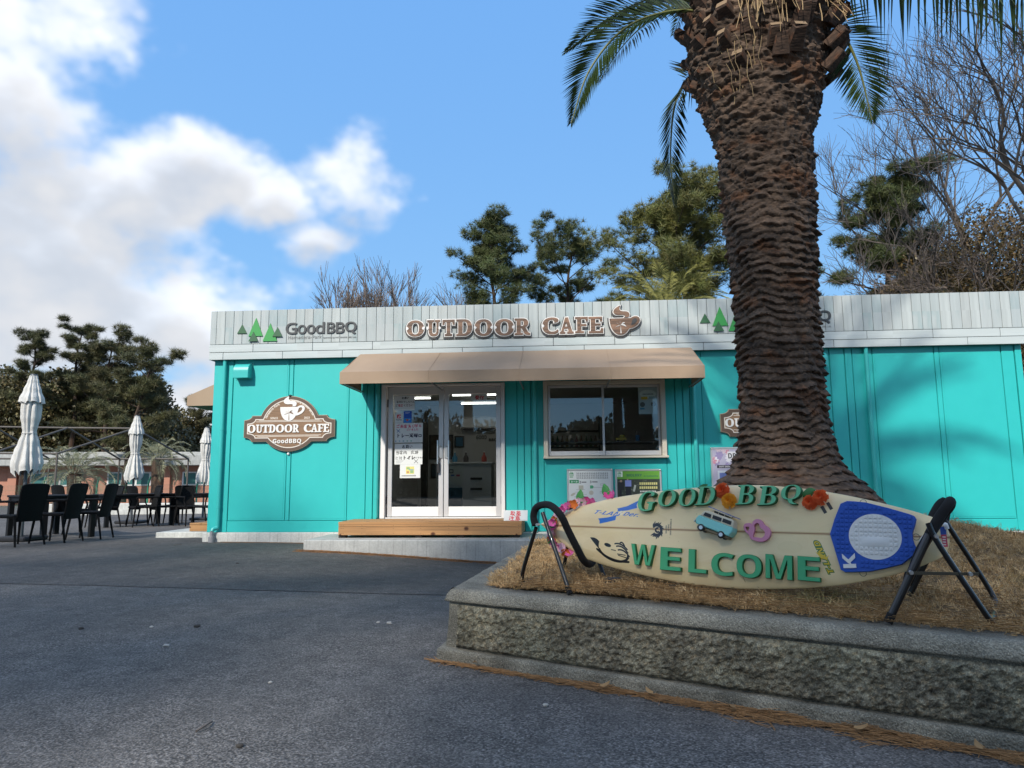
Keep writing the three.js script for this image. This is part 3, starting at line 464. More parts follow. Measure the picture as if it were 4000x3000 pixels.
  const hs = shp(cupHandleOut)[0], hh = new THREE.Path(); cupHandleIn(hh); hs.holes.push(hh); const hg = extrude(hs, 0.01); hg.scale(cs, cs, 0.5); cg.push(hg.translate(-160 * K, 118 * K, 0.002));
  const cup = part(P, 'cup_emblem', merge(cg), M.signWhite, [0, 0, 0.038]);
  const pg = extrude(shp(palmMark)[0], 0.002); pg.scale(cs, cs, 1); part(cup, 'palm_mark', pg, M.wood, [-160 * K, 118 * K, 0.0082]);
  part(P, 'spotlight_clip', bx(-0.016, 0.016, 0.50, 0.53, -0.005, 0.05, 0.003), M.black); part(P, 'round_plug', new THREE.SphereGeometry(0.022, 14, 10), M.signWhite, [-0.012, -0.395, 0]);
  copy(P, 'brown wooden plaque half hidden behind the palm trunk', [3.04, 1.742, 0.016]);
}
// ---------------------------------------------------------------- papers and boards
// brush strokes of the few Japanese characters the notices show, on a ten by ten grid
const GL = { 段: '4121 2128 2343 2545 1747 5254 5282 8284 8494 5686 8659 5799', 差: '3142 6152 1282 2484 1696 5219 4777 5759 3999', 注: '1122 0415 0826 5162 3393 4585 6369 3999', 意: '5051 1282 3233 6362 2424 2484 8487 2787 2427 2686 0918 3949 4979 9897', 受: '8121 2233 5243 8272 1414 1415 1494 9495 2676 7639 2699', 付: '3115 2429 4393 7378 7859 5566', お: '1363 4149 4917 1755 7587 8779 7242', 願: '1151 2125 2519 3143 4348 4888 3638 5191 6262 6383 8388 8868 6388 6289', い: '2227 2748 7285', 当: '5153 2233 8273 2484 8489 2686 2989', 店: '5051 1292 1218 4347 4575 3737 3777 7779 3739 3979', 内: '1393 1319 9399 5154 5437 5478', 広: '5051 1292 1219 5437 3787 7688', 場: '1343 2128 0838 5151 5181 8184 5484 5262 4595 6549 8579', に: '2129 4383 4858 5888', は: '2129 4393 7179 7957 5777 7799', ト: '3139 3565', イ: '8155 5552 5559 5517', レ: '3139 3985', あ: '2272 4148 7428 2866 6686 8679', り: '2227 7176 7649', ま: '2373 2575 5158 5838 3848 4879', せ: '1595 7277 3138 3878', ん: '5119 1945 4557 5799', ー: '1595', 返: '4191 4146 5181 8357 5488 1122 2527 0909 2799', 却: '3136 1242 0555 3517 1757 6161 6189 6169 9197 9787', 口: '2383 2328 8388 2888', ご: '2373 2848 4888 8191 7182', 来: '2282 1595 5159 5519 5599', 店2: '', ワ: '2222 2282 8249 2224', ン: '2233 1989 9889', ち: '2272 4236 3666 6687 8759', ゃ: '2474 4349 2464', く: '7125 2579', だ: '2252 4129 5484 5989 8191', さ: '2474 3165 6586 3969', う: '3161 2474 7477 7749', ル: '3236 3619 5258 5895', 慮: '5154 1292 1218 3777 3949 6977', 遠: '4181 5155 2383 4676 6669 1122 2527 2799', と: '3244 7335 3537 3788', が: '1353 3139 5359 7287 8191', し: '3137 3759 5987', た: '1252 3118 5484 5888', を: '2272 4126 2655 5559 9446' };
function jp(c, s, x, y, size, color, weight = 0.13, gap = 1.05) {
  c.strokeStyle = color; c.lineWidth = size * weight; c.lineCap = 'round';
  for (const ch of s) { const g = GL[ch]; if (g) { c.beginPath(); for (const st of g.split(' ')) for (let i = 0; i + 1 < st.length; i += 2) { const px = x + (+st[i] / 10 + 0.05) * size, py = y + (+st[i + 1] / 10 + 0.05) * size; i ? c.lineTo(px, py) : c.moveTo(px, py); } c.stroke(); } else if (ch !== ' ') { c.fillStyle = color; c.font = `bold ${size}px sans-serif`; c.fillText(ch, x, y + size * 0.85); } x += size * gap; }
}
const paperM = (w, h, draw) => std({ map: canvasTex(w, h, (c) => { c.fillStyle = '#d9dcda'; c.fillRect(0, 0, w, h); draw(c, w, h); }), roughness: 0.55 });
function paper(name, x0, x1, y0, y1, z, m, label, cat = 'notice') { // a sheet with its print, slightly curled
  const g = grid(6, 6, (u, v) => [mix(x0, x1, u), mix(y0, y1, v), z + 0.004 * (1 - v) * Math.sin(u * 3.1), u, v]);
  const back = g.clone(); back.translate(0, 0, -0.0015); back.index.array.reverse();
  const o = thing(name, label, cat, [0, 0, 0]); part(o, 'print', g, m); part(o, 'backing_sheet', back, M.signWhite); return o;
}
{
  const zg = -0.0425;
  paper('door_notice', -2.68, -2.356, 2.012, 2.24, zg, paperM(256, 180, (c) => { jp(c, 'お願い', 92, 12, 30, '#222', 0.16); jp(c, '店内にワンちゃん', 28, 62, 27, '#222'); jp(c, 'ご', 12, 104, 30, '#333'); jp(c, '遠慮', 46, 104, 32, '#c0303c', 0.16); jp(c, 'ください', 116, 104, 30, '#5a3030'); c.strokeStyle = '#fff'; c.lineWidth = 4; c.strokeRect(2, 168, 250, 8); }), 'white notice topmost in the column of papers on the left glass door');
  paper('payment_sticker', -2.668, -2.538, 1.815, 1.966, zg, paperM(128, 150, (c) => { c.fillStyle = '#d3222e'; c.fillRect(34, 22, 58, 58); c.strokeStyle = '#fff'; c.lineWidth = 8; c.beginPath(); c.moveTo(50, 76); c.lineTo(66, 42); c.bezierCurveTo(96, 34, 92, 66, 58, 62); c.stroke(); c.fillStyle = '#333'; c.font = 'bold 26px sans-serif'; c.fillText('PayPay', 18, 112); }), 'small white PayPay sticker with a red square on the left glass door', 'sticker');
  paper('blue_card', -2.528, -2.402, 1.814, 1.995, zg, paperM(96, 140, (c) => { c.fillStyle = '#1d55b8'; c.fillRect(0, 0, 96, 140); c.fillStyle = '#e8eefc'; c.fillRect(18, 14, 56, 4); c.fillRect(18, 24, 40, 3); c.fillStyle = '#2b86d8'; c.fillRect(0, 84, 96, 56); c.fillStyle = '#d8483c'; c.beginPath(); c.arc(44, 108, 13, 0, 7); c.fill(); c.fillStyle = '#44a048'; c.fillRect(16, 96, 20, 10); c.fillStyle = '#f0d048'; c.fillRect(64, 96, 14, 8); }), 'small bright blue card beside the payment sticker on the left glass door', 'sticker');
  paper('tray_notice', -2.669, -2.224, 1.505, 1.81, zg, paperM(320, 220, (c) => { jp(c, 'ご来店あり', 14, 14, 42, '#c83a62', 0.14); jp(c, 'がと', 226, 10, 40, '#c83a62', 0.14); jp(c, 'ごいました', 134, 60, 26, '#c83a62', 0.15); c.strokeStyle = '#2b5f9c'; c.lineWidth = 6; c.beginPath(); c.moveTo(24, 72); c.lineTo(60, 104); c.moveTo(58, 72); c.lineTo(28, 104); c.stroke(); jp(c, 'トレー返却口', 22, 116, 46, '#1c1c3a', 0.17); for (let i = 0; i < 5; i++) { c.fillStyle = ['#4a7aa8', '#6aa0b8', '#4a8a9a', '#5aa088', '#4a9a8a'][i]; c.beginPath(); c.ellipse(14 + i * 44, 202, 9, 6, 0, 0, 7); c.fill(); } }), 'handwritten notice in pink and navy ink on the left glass door');
  paper('restroom_notice', -2.664, -2.226, 1.168, 1.49, zg, paperM(320, 235, (c) => { jp(c, '※お願い※', 40, 14, 40, '#222', 0.14); jp(c, '当店内 広場', 10, 78, 42, '#222', 0.12); jp(c, 'には', 8, 142, 38, '#222', 0.11); jp(c, 'トイレ', 96, 136, 44, '#1a1a1a', 0.2); jp(c, 'ありません', 222, 148, 21, '#222', 0.13); c.strokeStyle = '#444'; c.lineWidth = 5; c.beginPath(); c.moveTo(226, 180); c.lineTo(270, 222); c.moveTo(268, 180); c.lineTo(226, 222); c.stroke(); c.fillStyle = '#999'; for (let i = 0; i < 4; i++) c.fillRect(20, 190 + i * 9, 90 - i * 12, 3); }), 'handwritten black ink notice below the pink one on the left glass door');
  paper('map_notice', -2.576, -2.257, 0.958, 1.167, zg + 0.003, paperM(256, 168, (c) => { c.fillStyle = '#d8cf7a'; c.fillRect(76, 26, 104, 92); c.fillStyle = '#8fb07a'; c.fillRect(84, 34, 40, 26); c.fillRect(130, 74, 42, 34); c.fillStyle = '#7aa0b8'; c.fillRect(112, 60, 60, 12); c.fillStyle = '#c08a60'; c.fillRect(86, 84, 30, 24); c.fillStyle = '#555'; for (let i = 0; i < 13; i++) c.fillRect(24 + i * 14, 132, 9, 16); }), 'white sheet with a small yellow map at the bottom of the left glass door');
  paper('reception_sign', -1.473, -1.216, 2.15, 2.248, zg - 0.004, paperM(192, 76, (c) => { jp(c, '受付', 46, 14, 54, '#c8303a', 0.15); }), 'white paper with red characters at the top of the right glass door');
  paper('window_poster', 1.116, 1.40, 1.90, 2.312, -0.062, paperM(192, 280, (c) => { c.fillStyle = '#b8c6cc'; c.fillRect(0, 0, 192, 280); c.fillStyle = '#e4ebee'; c.beginPath(); c.ellipse(96, 70, 84, 44, 0, 0, 7); c.fill(); c.fillStyle = '#55636a'; for (let i = 0; i < 8; i++) c.fillRect(44 + i * 14, 66, 9, 12); c.fillStyle = '#e0b62c'; c.fillRect(26, 98, 66, 30); c.fillStyle = '#9fb8c4'; c.fillRect(104, 96, 62, 28); c.fillStyle = '#6a6a68'; c.beginPath(); c.arc(38, 180, 26, 0, 7); c.arc(150, 176, 26, 0, 7); c.fill(); c.fillStyle = '#4a8fb0'; c.fillRect(12, 214, 46, 18); }), 'pale blue poster at the upper right of the serving window', 'poster');
  const sg = thing('step_warning_sign', 'small white board with red step warning characters at the right end of the deck', 'sign', [-0.735, 0.344, 0.70], -0.06);
  const wm = paperM(192, 84, (c) => { jp(c, '段差', 48, 2, 42, '#c8303c', 0.14, 1.15); jp(c, '注意', 42, 42, 42, '#c8303c', 0.14, 1.15); });
  const wg = cbox(0.34, 0.15, 0.004, 0.001); const wf = new THREE.PlaneGeometry(0.336, 0.146); wf.translate(0, 0, 0.003);
  const b = part(sg, 'board', wg, M.signWhite, [0, 0.072, -0.02]); b.rotation.x = -0.25; const f = part(b, 'print', wf, wm); part(sg, 'prop', rod([0, 0.0, -0.09], [0, 0.13, -0.045], 0.004), M.signWhite);
}
function frameBoard(name, label, w, h, m, pos) { // snap frame board leaning against the wall
  const o = thing(name, label, 'notice board', pos); o.rotation.x = -0.012;
  part(o, 'panel', cbox(w - 0.04, h - 0.04, 0.012, 0.002), M.signWhite, [0, h / 2, 0]);
  const pg = new THREE.PlaneGeometry(w - 0.05, h - 0.05); part(o, 'poster', pg, m, [0, h / 2, 0.0075]);
  for (const s of [-1, 1]) { part(o, 'frame_rail', cbox(0.03, h - 0.05, 0.024, 0.008), M.alu, [s * (w / 2 - 0.015), h / 2, 0.003]); part(o, 'frame_rail', cbox(w - 0.05, 0.03, 0.024, 0.008), M.alu, [0, h / 2 + s * (h / 2 - 0.015), 0.003]); for (const t of [-1, 1]) part(o, 'corner', new THREE.SphereGeometry(0.02, 10, 8), M.steel, [s * (w / 2 - 0.017), h / 2 + t * (h / 2 - 0.017), 0.003]); }
  return o;
}
const trees = (c, x, y, s) => { c.fillStyle = '#2f8a4a'; for (const [dx, h, w] of [[0, 0.5, 0.25], [0.3, 1, 0.35], [0.65, 0.8, 0.35], [0.95, 0.45, 0.25]]) { c.beginPath(); c.moveTo(x + dx * s, y); c.lineTo(x + (dx + w / 2) * s, y - h * s); c.lineTo(x + (dx + w) * s, y); c.fill(); } c.font = `bold ${s * 0.45}px sans-serif`; c.fillText('Good', x + s * 0.05, y + s * 0.45); c.fillText('BBQ', x + s * 0.1, y + s * 0.9); };
frameBoard('rules_board', 'white rules poster in a silver frame under the serving window', 0.69, 0.90, paperM(384, 512, (c) => {
  trees(c, 6, 34, 34); jp(c, '', 0, 0, 1, '#000'); setSeed(3); c.strokeStyle = '#4a4a4a'; c.lineWidth = 2;
  for (let r = 0; r < 3; r++) for (let i = 0; i < 18; i++) { c.beginPath(); const x = 72 + i * 16, y = 20 + r * 20; c.moveTo(x, y + rr(0, 4)); c.lineTo(x + 11, y + rr(2, 10)); c.moveTo(x + 5, y - 2); c.lineTo(x + rr(2, 9), y + 13); c.moveTo(x, y + 12); c.lineTo(x + 11, y + 12); c.stroke(); }
  c.fillStyle = '#2f8a56'; c.fillRect(8, 84, 84, 30); jp(c, 'ルール', 20, 88, 20, '#fff', 0.14); c.fillStyle = '#444'; c.font = 'bold 30px sans-serif'; c.fillText('2', 96, 116); c.fillText('3', 190, 114); c.fillStyle = '#777'; c.fillRect(116, 100, 44, 10); c.fillRect(212, 98, 48, 10);
  c.fillStyle = '#49a070'; for (const [x, y] of [[192, 134], [170, 268], [180, 360]]) { c.beginPath(); c.moveTo(x, y); c.lineTo(x + 24, y); c.lineTo(x + 34, y + 14); c.lineTo(x + 24, y + 28); c.lineTo(x, y + 28); c.fill(); }
  c.fillStyle = '#b8b4a4'; c.fillRect(90, 134, 42, 40); c.beginPath(); c.ellipse(38, 214, 24, 10, -0.5, 0, 7); c.fill(); c.fillStyle = '#c8b878'; c.fillRect(86, 212, 44, 30); c.fillStyle = '#c4bcac'; c.beginPath(); c.arc(202, 200, 20, 0, 7); c.fill();
  c.fillStyle = '#9a9a9a'; for (let i = 0; i < 16; i++) c.fillRect(rr(20, 250), 150 + i * 21, rr(40, 90), 3); c.strokeStyle = '#aaa'; for (const [x, y] of [[286, 120], [280, 190], [210, 280], [280, 280], [210, 330]]) c.strokeRect(x, y, 40, 14);
}), [0.345, 0.175, 0.03]);
frameBoard('game_board', 'green headed photo poster in a silver frame under the serving window', 0.69, 0.90, paperM(384, 512, (c) => {
  c.fillStyle = '#6aa83c'; c.fillRect(0, 0, 384, 74); c.fillStyle = '#e8efe4'; c.fillRect(4, 4, 48, 50); trees(c, 8, 26, 28); c.font = 'bold 34px sans-serif'; c.fillStyle = '#2c6a58'; c.fillText('MOLKKY', 86, 52); c.font = 'bold 20px sans-serif'; c.fillText('in matsuuma', 240, 54);
  setSeed(8); c.fillStyle = '#3a4238'; c.fillRect(0, 74, 384, 438); for (let i = 0; i < 500; i++) { c.fillStyle = `rgba(${pick(['70,84,60', '120,124,110', '44,50,44', '88,98,70'])},${rr(0.2, 0.6)})`; c.fillRect(rr(0, 384), rr(74, 512), rr(4, 22), rr(3, 12)); }
  c.fillStyle = '#a88a78'; c.beginPath(); c.arc(36, 92, 11, 0, 7); c.arc(96, 78, 8, 0, 7); c.fill(); c.fillStyle = '#2a2a2e'; c.fillRect(10, 102, 54, 70); c.fillStyle = '#8a94d0'; c.fillRect(72, 84, 56, 56); c.fillStyle = '#22262c'; c.fillRect(76, 140, 48, 130); c.fillRect(20, 172, 20, 80); c.fillStyle = '#b8bcb0'; c.save(); c.translate(148, 150); c.rotate(0.25); c.fillRect(0, -26, 18, 60); c.restore();
  c.fillStyle = '#dcd48a'; for (let r = 0; r < 2; r++) for (let i = 0; i < 9; i++) c.fillRect(200 + i * 18, 104 + r * 36, 14, 22); c.fillStyle = '#e8e8e0'; for (let r = 0; r < 3; r++) for (let i = 0; i < 11; i++) c.fillRect(204 + i * 13, 178 + r * 25, 9, 13);
}), [1.068, 0.165, 0.03]);
frameBoard('drink_board', 'DRINK menu poster in a silver frame half hidden behind the palm trunk', 0.66, 0.92, paperM(384, 512, (c) => {
  c.fillStyle = '#b9b4c8'; c.fillRect(0, 0, 384, 512); setSeed(31); for (let i = 0; i < 16; i++) { const x = rr(0, 170), y = rr(0, 150), r = rr(18, 34); c.fillStyle = pick(['#c98a9c', '#d8c4cc', '#9c8fb8', '#e0dce4']); for (let k = 0; k < 6; k++) { c.beginPath(); c.ellipse(x + r * 0.6 * Math.cos(k), y + r * 0.6 * Math.sin(k), r * 0.5, r * 0.28, k, 0, 7); c.fill(); } }
  c.fillStyle = '#e4e2e4'; c.fillRect(140, 24, 200, 80); c.fillStyle = '#22242a'; c.font = 'bold 62px sans-serif'; c.fillText('DRINK', 142, 84); c.fillStyle = '#3a3640'; c.fillRect(40, 142, 160, 26); c.fillStyle = '#e8e4e0'; c.font = 'bold 20px sans-serif'; c.fillText('SOFT DRINK', 58, 162);
  c.fillStyle = '#d4d8e0'; c.fillRect(44, 190, 300, 240); c.fillStyle = '#6f7fb8'; c.fillRect(60, 210, 70, 60); c.fillStyle = '#8a5aa8'; c.beginPath(); c.arc(150, 260, 26, 0, 7); c.fill(); c.fillStyle = '#a8703c'; c.fillRect(230, 220, 60, 80);
}), [2.475, 0.46, 0.03]);
// ---------------------------------------------------------------- inside the cafe
{
  RectAreaLightUniformsLib.init();
  const glow = std({ color: lin(0.9, 0.9, 0.9), emissive: lin(1, 0.98, 0.93), emissiveIntensity: 3 });
  const lamp = (x, z, len, label) => { const o = thing('tube_lamp', label, 'lamp', [x, 2.5, z], 0, 'ceiling tube lamps'); part(o, 'lamp_housing', cbox(len + 0.06, 0.05, 0.12, 0.006), M.signWhite, [0, 0.09, 0]); part(o, 'lamp_tube', rod([-len / 2, 0.03, 0], [len / 2, 0.03, 0], 0.016), glow); const l = new THREE.RectAreaLight(lin(1, 0.97, 0.92), 5, len, 0.06); l.position.set(x, 2.505, z); l.lookAt(x, 0, z); scene.add(l); };
  lamp(-1.70, -2.5, 0.9, 'lit ceiling tube lamp seen nearer through the right glass door'); lamp(-1.75, -4.0, 0.9, 'lit ceiling tube lamp seen farther back through the right glass door'); lamp(-2.95, -2.9, 0.6, 'lit ceiling tube lamp seen through the left glass door');
  const ct = thing('service_counter', 'white service counter seen through the right glass door', 'counter', [0, 0, 0]);
  part(ct, 'counter_body', bx(-2.55, -1.46, 0.342, 1.24, -3.5, -3.0, 0.006), std({ color: lin(0.62, 0.62, 0.60), roughness: 0.5 })); part(ct, 'counter_top', bx(-2.58, -1.43, 1.241, 1.275, -3.52, -2.97, 0.006), M.signWhite);
  for (const y of [0.93, 0.73]) part(ct, 'drawer_pull', bx(-1.87, -1.64, y, y + 0.045, -3.0, -2.985, 0.004), M.inDark);
  const cp = canvasTex(192, 192, (c) => { c.fillStyle = '#c8ccc6'; c.fillRect(0, 0, 192, 192); jp(c, '口の', 30, 16, 64, '#2a3040', 0.12); jp(c, 'です', 40, 120, 56, '#2a3040', 0.12); c.fillStyle = '#b05060'; c.fillRect(120, 88, 40, 20); c.fillStyle = '#4a6aa0'; c.fillRect(60, 88, 40, 18); });
  paper('counter_poster', -2.36, -2.02, 0.84, 1.2, -2.985, std({ map: cp, roughness: 0.6 }), 'white poster on the counter front behind the right door handle', 'poster');
  const gb = thing('wall_lettering', 'dark GOOD BBQ letters on the back wall inside the cafe', 'sign', [0, 0, 0]); part(gb, 'lettering', textIn('GOOD', 'sans', -2.03, -1.79, 1.84, 1.93, 0.02), M.black, [0, 0, -5.178]); part(gb, 'lettering', textIn('BBQ', 'sans', -1.74, -1.56, 1.78, 1.86, 0.02), M.black, [0, 0, -5.178]);
  const ac = thing('air_conditioner', 'white air conditioner high on the back wall inside the cafe', 'air conditioner', [0, 0, 0]); part(ac, 'casing', bx(-2.35, -1.45, 2.08, 2.33, -5.175, -4.95, 0.03), M.signWhite); part(ac, 'louvre', bx(-2.3, -1.5, 2.05, 2.078, -5.1, -4.97, 0.004), M.inDark);
  const fr = (x0, x1, y0, y1, z, m, label) => { const o = thing('wall_picture', label, 'picture'); part(o, 'frame', bx(x0, x1, y0, y1, z, z + 0.02, 0.004), M.inDark); part(o, 'picture', bx(x0 + 0.03, x1 - 0.03, y0 + 0.03, y1 - 0.03, z + 0.021, z + 0.024, 0.001), m); };
  fr(-3.06, -2.72, 0.98, 1.30, -5.17, std({ color: lin(0.05, 0.08, 0.10) }), 'dark framed picture low on the back wall behind the left glass door'); fr(-2.52, -2.3, 1.66, 1.92, -5.17, std({ color: lin(0.05, 0.16, 0.26) }), 'small blue picture on the back wall seen beside the door handles'); fr(-3.1, -2.55, 1.4, 1.95, -5.17, std({ color: lin(0.10, 0.07, 0.05) }), 'large brown framed board on the back wall behind the left glass door');
  single('floor_mat_panel', bx(-2.42, -2.02, 0.342, 0.78, -2.96, -2.94, 0.003), std({ color: lin(0.03, 0.10, 0.15), roughness: 0.7 }), 'dark blue panel standing at the foot of the counter', 'panel');
  single('dark_post', bx(-3.0, -2.88, 0.342, 2.45, -3.9, -3.78, 0.004), M.inDark, 'dark upright post inside behind the left glass door', 'post');
  for (const [x, c, l] of [[-2.2, [0.06, 0.26, 0.42], 'small blue soap bottle on the counter top'], [-1.62, [0.5, 0.08, 0.06], 'red garland piece on the counter top'], [-1.98, [0.08, 0.07, 0.06], 'dark box standing on the counter top']]) { const o = thing('counter_item', l, 'item', [x, 1.277, -3.15]); const bm = std({ color: lin(...c), roughness: 0.5 }); part(o, 'body', new THREE.LatheGeometry([[0, 0], [0.05, 0], [0.055, 0.08], [0.03, 0.13], [0.016, 0.14], [0.016, 0.19], [0, 0.19]].map((p) => new THREE.Vector2(...p)), 14), bm); part(o, 'cap', rod([0, 0.19, 0], [0, 0.21, 0], 0.02), M.signWhite); }
  const sh = thing('shelf_unit', 'dark shelf unit with bottles inside behind the serving window', 'shelf', [0, 0, 0]);
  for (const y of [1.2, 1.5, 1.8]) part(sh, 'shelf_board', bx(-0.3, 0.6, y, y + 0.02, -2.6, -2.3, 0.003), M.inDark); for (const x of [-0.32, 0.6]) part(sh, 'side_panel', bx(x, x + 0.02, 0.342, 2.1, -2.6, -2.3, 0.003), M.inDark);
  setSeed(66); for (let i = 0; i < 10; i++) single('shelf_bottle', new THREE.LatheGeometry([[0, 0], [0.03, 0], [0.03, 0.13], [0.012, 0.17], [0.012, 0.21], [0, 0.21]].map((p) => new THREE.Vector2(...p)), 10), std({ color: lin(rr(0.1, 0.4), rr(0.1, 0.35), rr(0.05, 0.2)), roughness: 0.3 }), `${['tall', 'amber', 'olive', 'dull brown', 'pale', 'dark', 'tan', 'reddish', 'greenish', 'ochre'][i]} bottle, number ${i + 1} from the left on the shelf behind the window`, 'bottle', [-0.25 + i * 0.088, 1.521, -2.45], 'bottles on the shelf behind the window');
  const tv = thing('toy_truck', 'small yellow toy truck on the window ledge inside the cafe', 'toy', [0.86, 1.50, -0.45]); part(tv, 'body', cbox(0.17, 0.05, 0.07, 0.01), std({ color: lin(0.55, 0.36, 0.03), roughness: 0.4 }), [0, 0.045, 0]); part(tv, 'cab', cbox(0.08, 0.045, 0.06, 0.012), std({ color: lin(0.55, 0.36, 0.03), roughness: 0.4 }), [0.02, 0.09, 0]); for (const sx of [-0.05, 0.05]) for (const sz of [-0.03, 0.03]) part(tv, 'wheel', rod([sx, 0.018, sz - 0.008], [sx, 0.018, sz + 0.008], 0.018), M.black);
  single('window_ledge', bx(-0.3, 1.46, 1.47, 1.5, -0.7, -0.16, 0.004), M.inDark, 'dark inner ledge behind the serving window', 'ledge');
  const pc = thing('pen_cup', 'blue cup of pens on the ledge inside the serving window', 'cup', [1.12, 1.50, -0.42]); part(pc, 'cup', rod([0, 0, 0], [0, 0.1, 0], 0.035), std({ color: lin(0.03, 0.14, 0.25) })); part(pc, 'pens', merge([[-0.015, 0], [0.01, 0.01], [0, -0.015]].map(([a, b]) => rod([a, 0.02, b], [a * 2, 0.17, b * 2], 0.005))), M.black);
}
// ---------------------------------------------------------------- concrete planter and grass mound
const kerbMap = dataTex(1024, 1024, (x, y) => { const a = nE(x, y), q = nF(x, y), b = nA(x, y), d = nD(x * 2, y * 2); let c = 0.40 + 0.12 * (a - 0.5) * (0.5 + b) + 0.16 * (q - 0.5) + 0.20 * (b - 0.5) + 0.16 * (d - 0.5); if (q > 0.93 && a > 0.6) c += 0.14; return [c, c * 0.99, c * 0.935]; });
const kerbBump = dataTex(512, 512, (x, y) => 0.6 * nE(x, y) + 0.4 * nC(x, y), false);
M.kerb = std({ map: kerbMap, bumpMap: kerbBump, bumpScale: 0.006, roughness: 0.95, color: lin(1.45, 1.36, 1.2) });
M.aggregate = std({ map: kerbMap, bumpMap: kerbBump, bumpScale: 0.009, roughness: 0.95, color: lin(1.38, 1.28, 1.10), vertexColors: true });
const C0 = V3(-0.635, 0, 7.25), dW = V3(0.874, 0, 0.486).normalize(), outF = V3(-dW.z, 0, dW.x);           // front wall: corner, direction, outward
const sidePath = [[-0.635, 7.25], [-0.56, 6.5], [-0.5, 5.9], [-0.42, 5.1], [-0.25, 4.4], [0.15, 3.7], [0.7, 2.9], [1.0, 1.9], [1.05, 0.12]];
const sideAt = (t) => { const k = Math.min(sidePath.length - 2, Math.floor(t * (sidePath.length - 1))), f = t * (sidePath.length - 1) - k; return [mix(sidePath[k][0], sidePath[k + 1][0], f), mix(sidePath[k][1], sidePath[k + 1][1], f)]; };
const PALM = V3(1.66, 0, 5.41);
const lawnY = (x, z) => { const d = Math.hypot(x - PALM.x, z - PALM.z + 0.1); const low = mix(0.10, 0.345, smooth(0.2, 4.2, z)) - 0.14 * smooth(4.9, 6.7, x) * smooth(4, 0, z); return low + 0.36 * Math.exp(-d * d / (2 * 1.15 * 1.15)) + 0.018 * fbm(x * 1.7, z * 1.7, 2, 3); };
{
  const PL = thing('concrete_planter', 'weathered concrete planter wall holding up the dry grass mound', 'planter', [0, 0, 0]);
  // path of the outer top edge: along the front from far right to the corner, then back along the side
  const path = []; for (let s = 4.9; s > 0.001; s -= 0.03) path.push(C0.clone().addScaledVector(dW, s)); for (let i = 0; i <= 150; i++) { const [x, z] = sideAt(i / 150); path.push(V3(x, 0, z)); }
  const nrm = path.map((p, i) => { const a = path[Math.max(0, i - 1)], b = path[Math.min(path.length - 1, i + 1)], t1 = p.clone().sub(a), t2 = b.clone().sub(p); if (!t1.length()) t1.copy(t2); if (!t2.length()) t2.copy(t1); t1.normalize(); t2.normalize(); const n1 = V3(t1.z, 0, -t1.x), n2 = V3(t2.z, 0, -t2.x), n = n1.clone().add(n2).normalize(); return n.multiplyScalar(1 / Math.max(0.6, n.dot(n1))); });
  nrm.forEach((n, i) => { if (n.dot(i < 100 ? outF : V3(-1, 0, 0)) < 0) n.negate(); });
  const len = [0]; for (let i = 1; i < path.length; i++) len.push(len[i - 1] + path[i].distanceTo(path[i - 1]));
  const sweep = (prof, amp) => { const L = [0]; for (let k = 1; k < prof.length; k++) L.push(L[k - 1] + Math.hypot(prof[k][0] - prof[k - 1][0], prof[k][1] - prof[k - 1][1])); return grid(path.length - 1, prof.length - 1, (u, v) => { const i = Math.round(u * (path.length - 1)), k = Math.round(v * (prof.length - 1)), p = path[i], n = nrm[i]; const gy = Math.min(0, groundY(p.x, p.z)); let [o, y] = prof[k]; const q = amp * (fbm(len[i] * 14, L[k] * 30, 1, 3) + 0.8 * fbm(len[i] * 2.2, L[k] * 4, 5, 2)); return [p.x + n.x * (o + q), y + q * 0.8 + (y < 0.05 ? gy : 0), p.z + n.z * (o + q), len[i] / 1.1, L[k] / 1.1]; }); };
  const dense = (prof, st = 0.012) => { const r = []; for (let k = 0; k < prof.length - 1; k++) { const n = Math.max(1, Math.ceil(Math.hypot(prof[k + 1][0] - prof[k][0], prof[k + 1][1] - prof[k][1]) / st)); for (let i = 0; i < n; i++) r.push([mix(prof[k][0], prof[k + 1][0], i / n), mix(prof[k][1], prof[k + 1][1], i / n)]); } r.push(prof[prof.length - 1]); return r; };
  part(PL, 'cap', sweep(dense([[-0.24, 0.30], [-0.235, 0.345], [-0.045, 0.352], [-0.024, 0.345], [-0.008, 0.328], [0.003, 0.296], [-0.002, 0.288], [-0.024, 0.286]]), 0.006), M.kerb);
  part(PL, 'wall_core', sweep(dense([[-0.02, 0.284], [-0.012, 0.16], [0.0, 0.06], [0.0, -0.1], [0.0, -0.3]], 0.03), 0.002), M.kerb);
  part(PL, 'base_strip', sweep(dense([[0.0, 0.066], [0.03, 0.063], [0.038, 0.055], [0.046, -0.05], [0.05, -0.3]]), 0.004), M.kerb);
  // rough washed aggregate panel let into the front
  const L0 = 0.075, L1 = 4.9, g = grid(780, 42, (u, v) => {
    const s = mix(L0, L1, u), y = mix(0.070, 0.276, v), edge = Math.min(1, Math.min(u * (L1 - L0), (v) * 0.2, (1 - v) * 0.2) / 0.012);
    const n1 = fbm(s * 28, y * 28, 4, 3), n2 = fbm(s * 75, y * 75, 9, 2), n3 = fbm(s * 6, y * 6, 2, 2), d = mix(0.014, 0.03, edge) + edge * (0.022 * n1 + 0.015 * n2 + 0.010 * n3);
    const p = C0.clone().addScaledVector(dW, s).addScaledVector(outF, mix(0.012, -0.006, v) + d - 0.020); return [p.x, y, p.z, s / 1.1, y / 1.1];
  });
  const P = g.attributes.position, col = new Float32Array(P.count * 3);
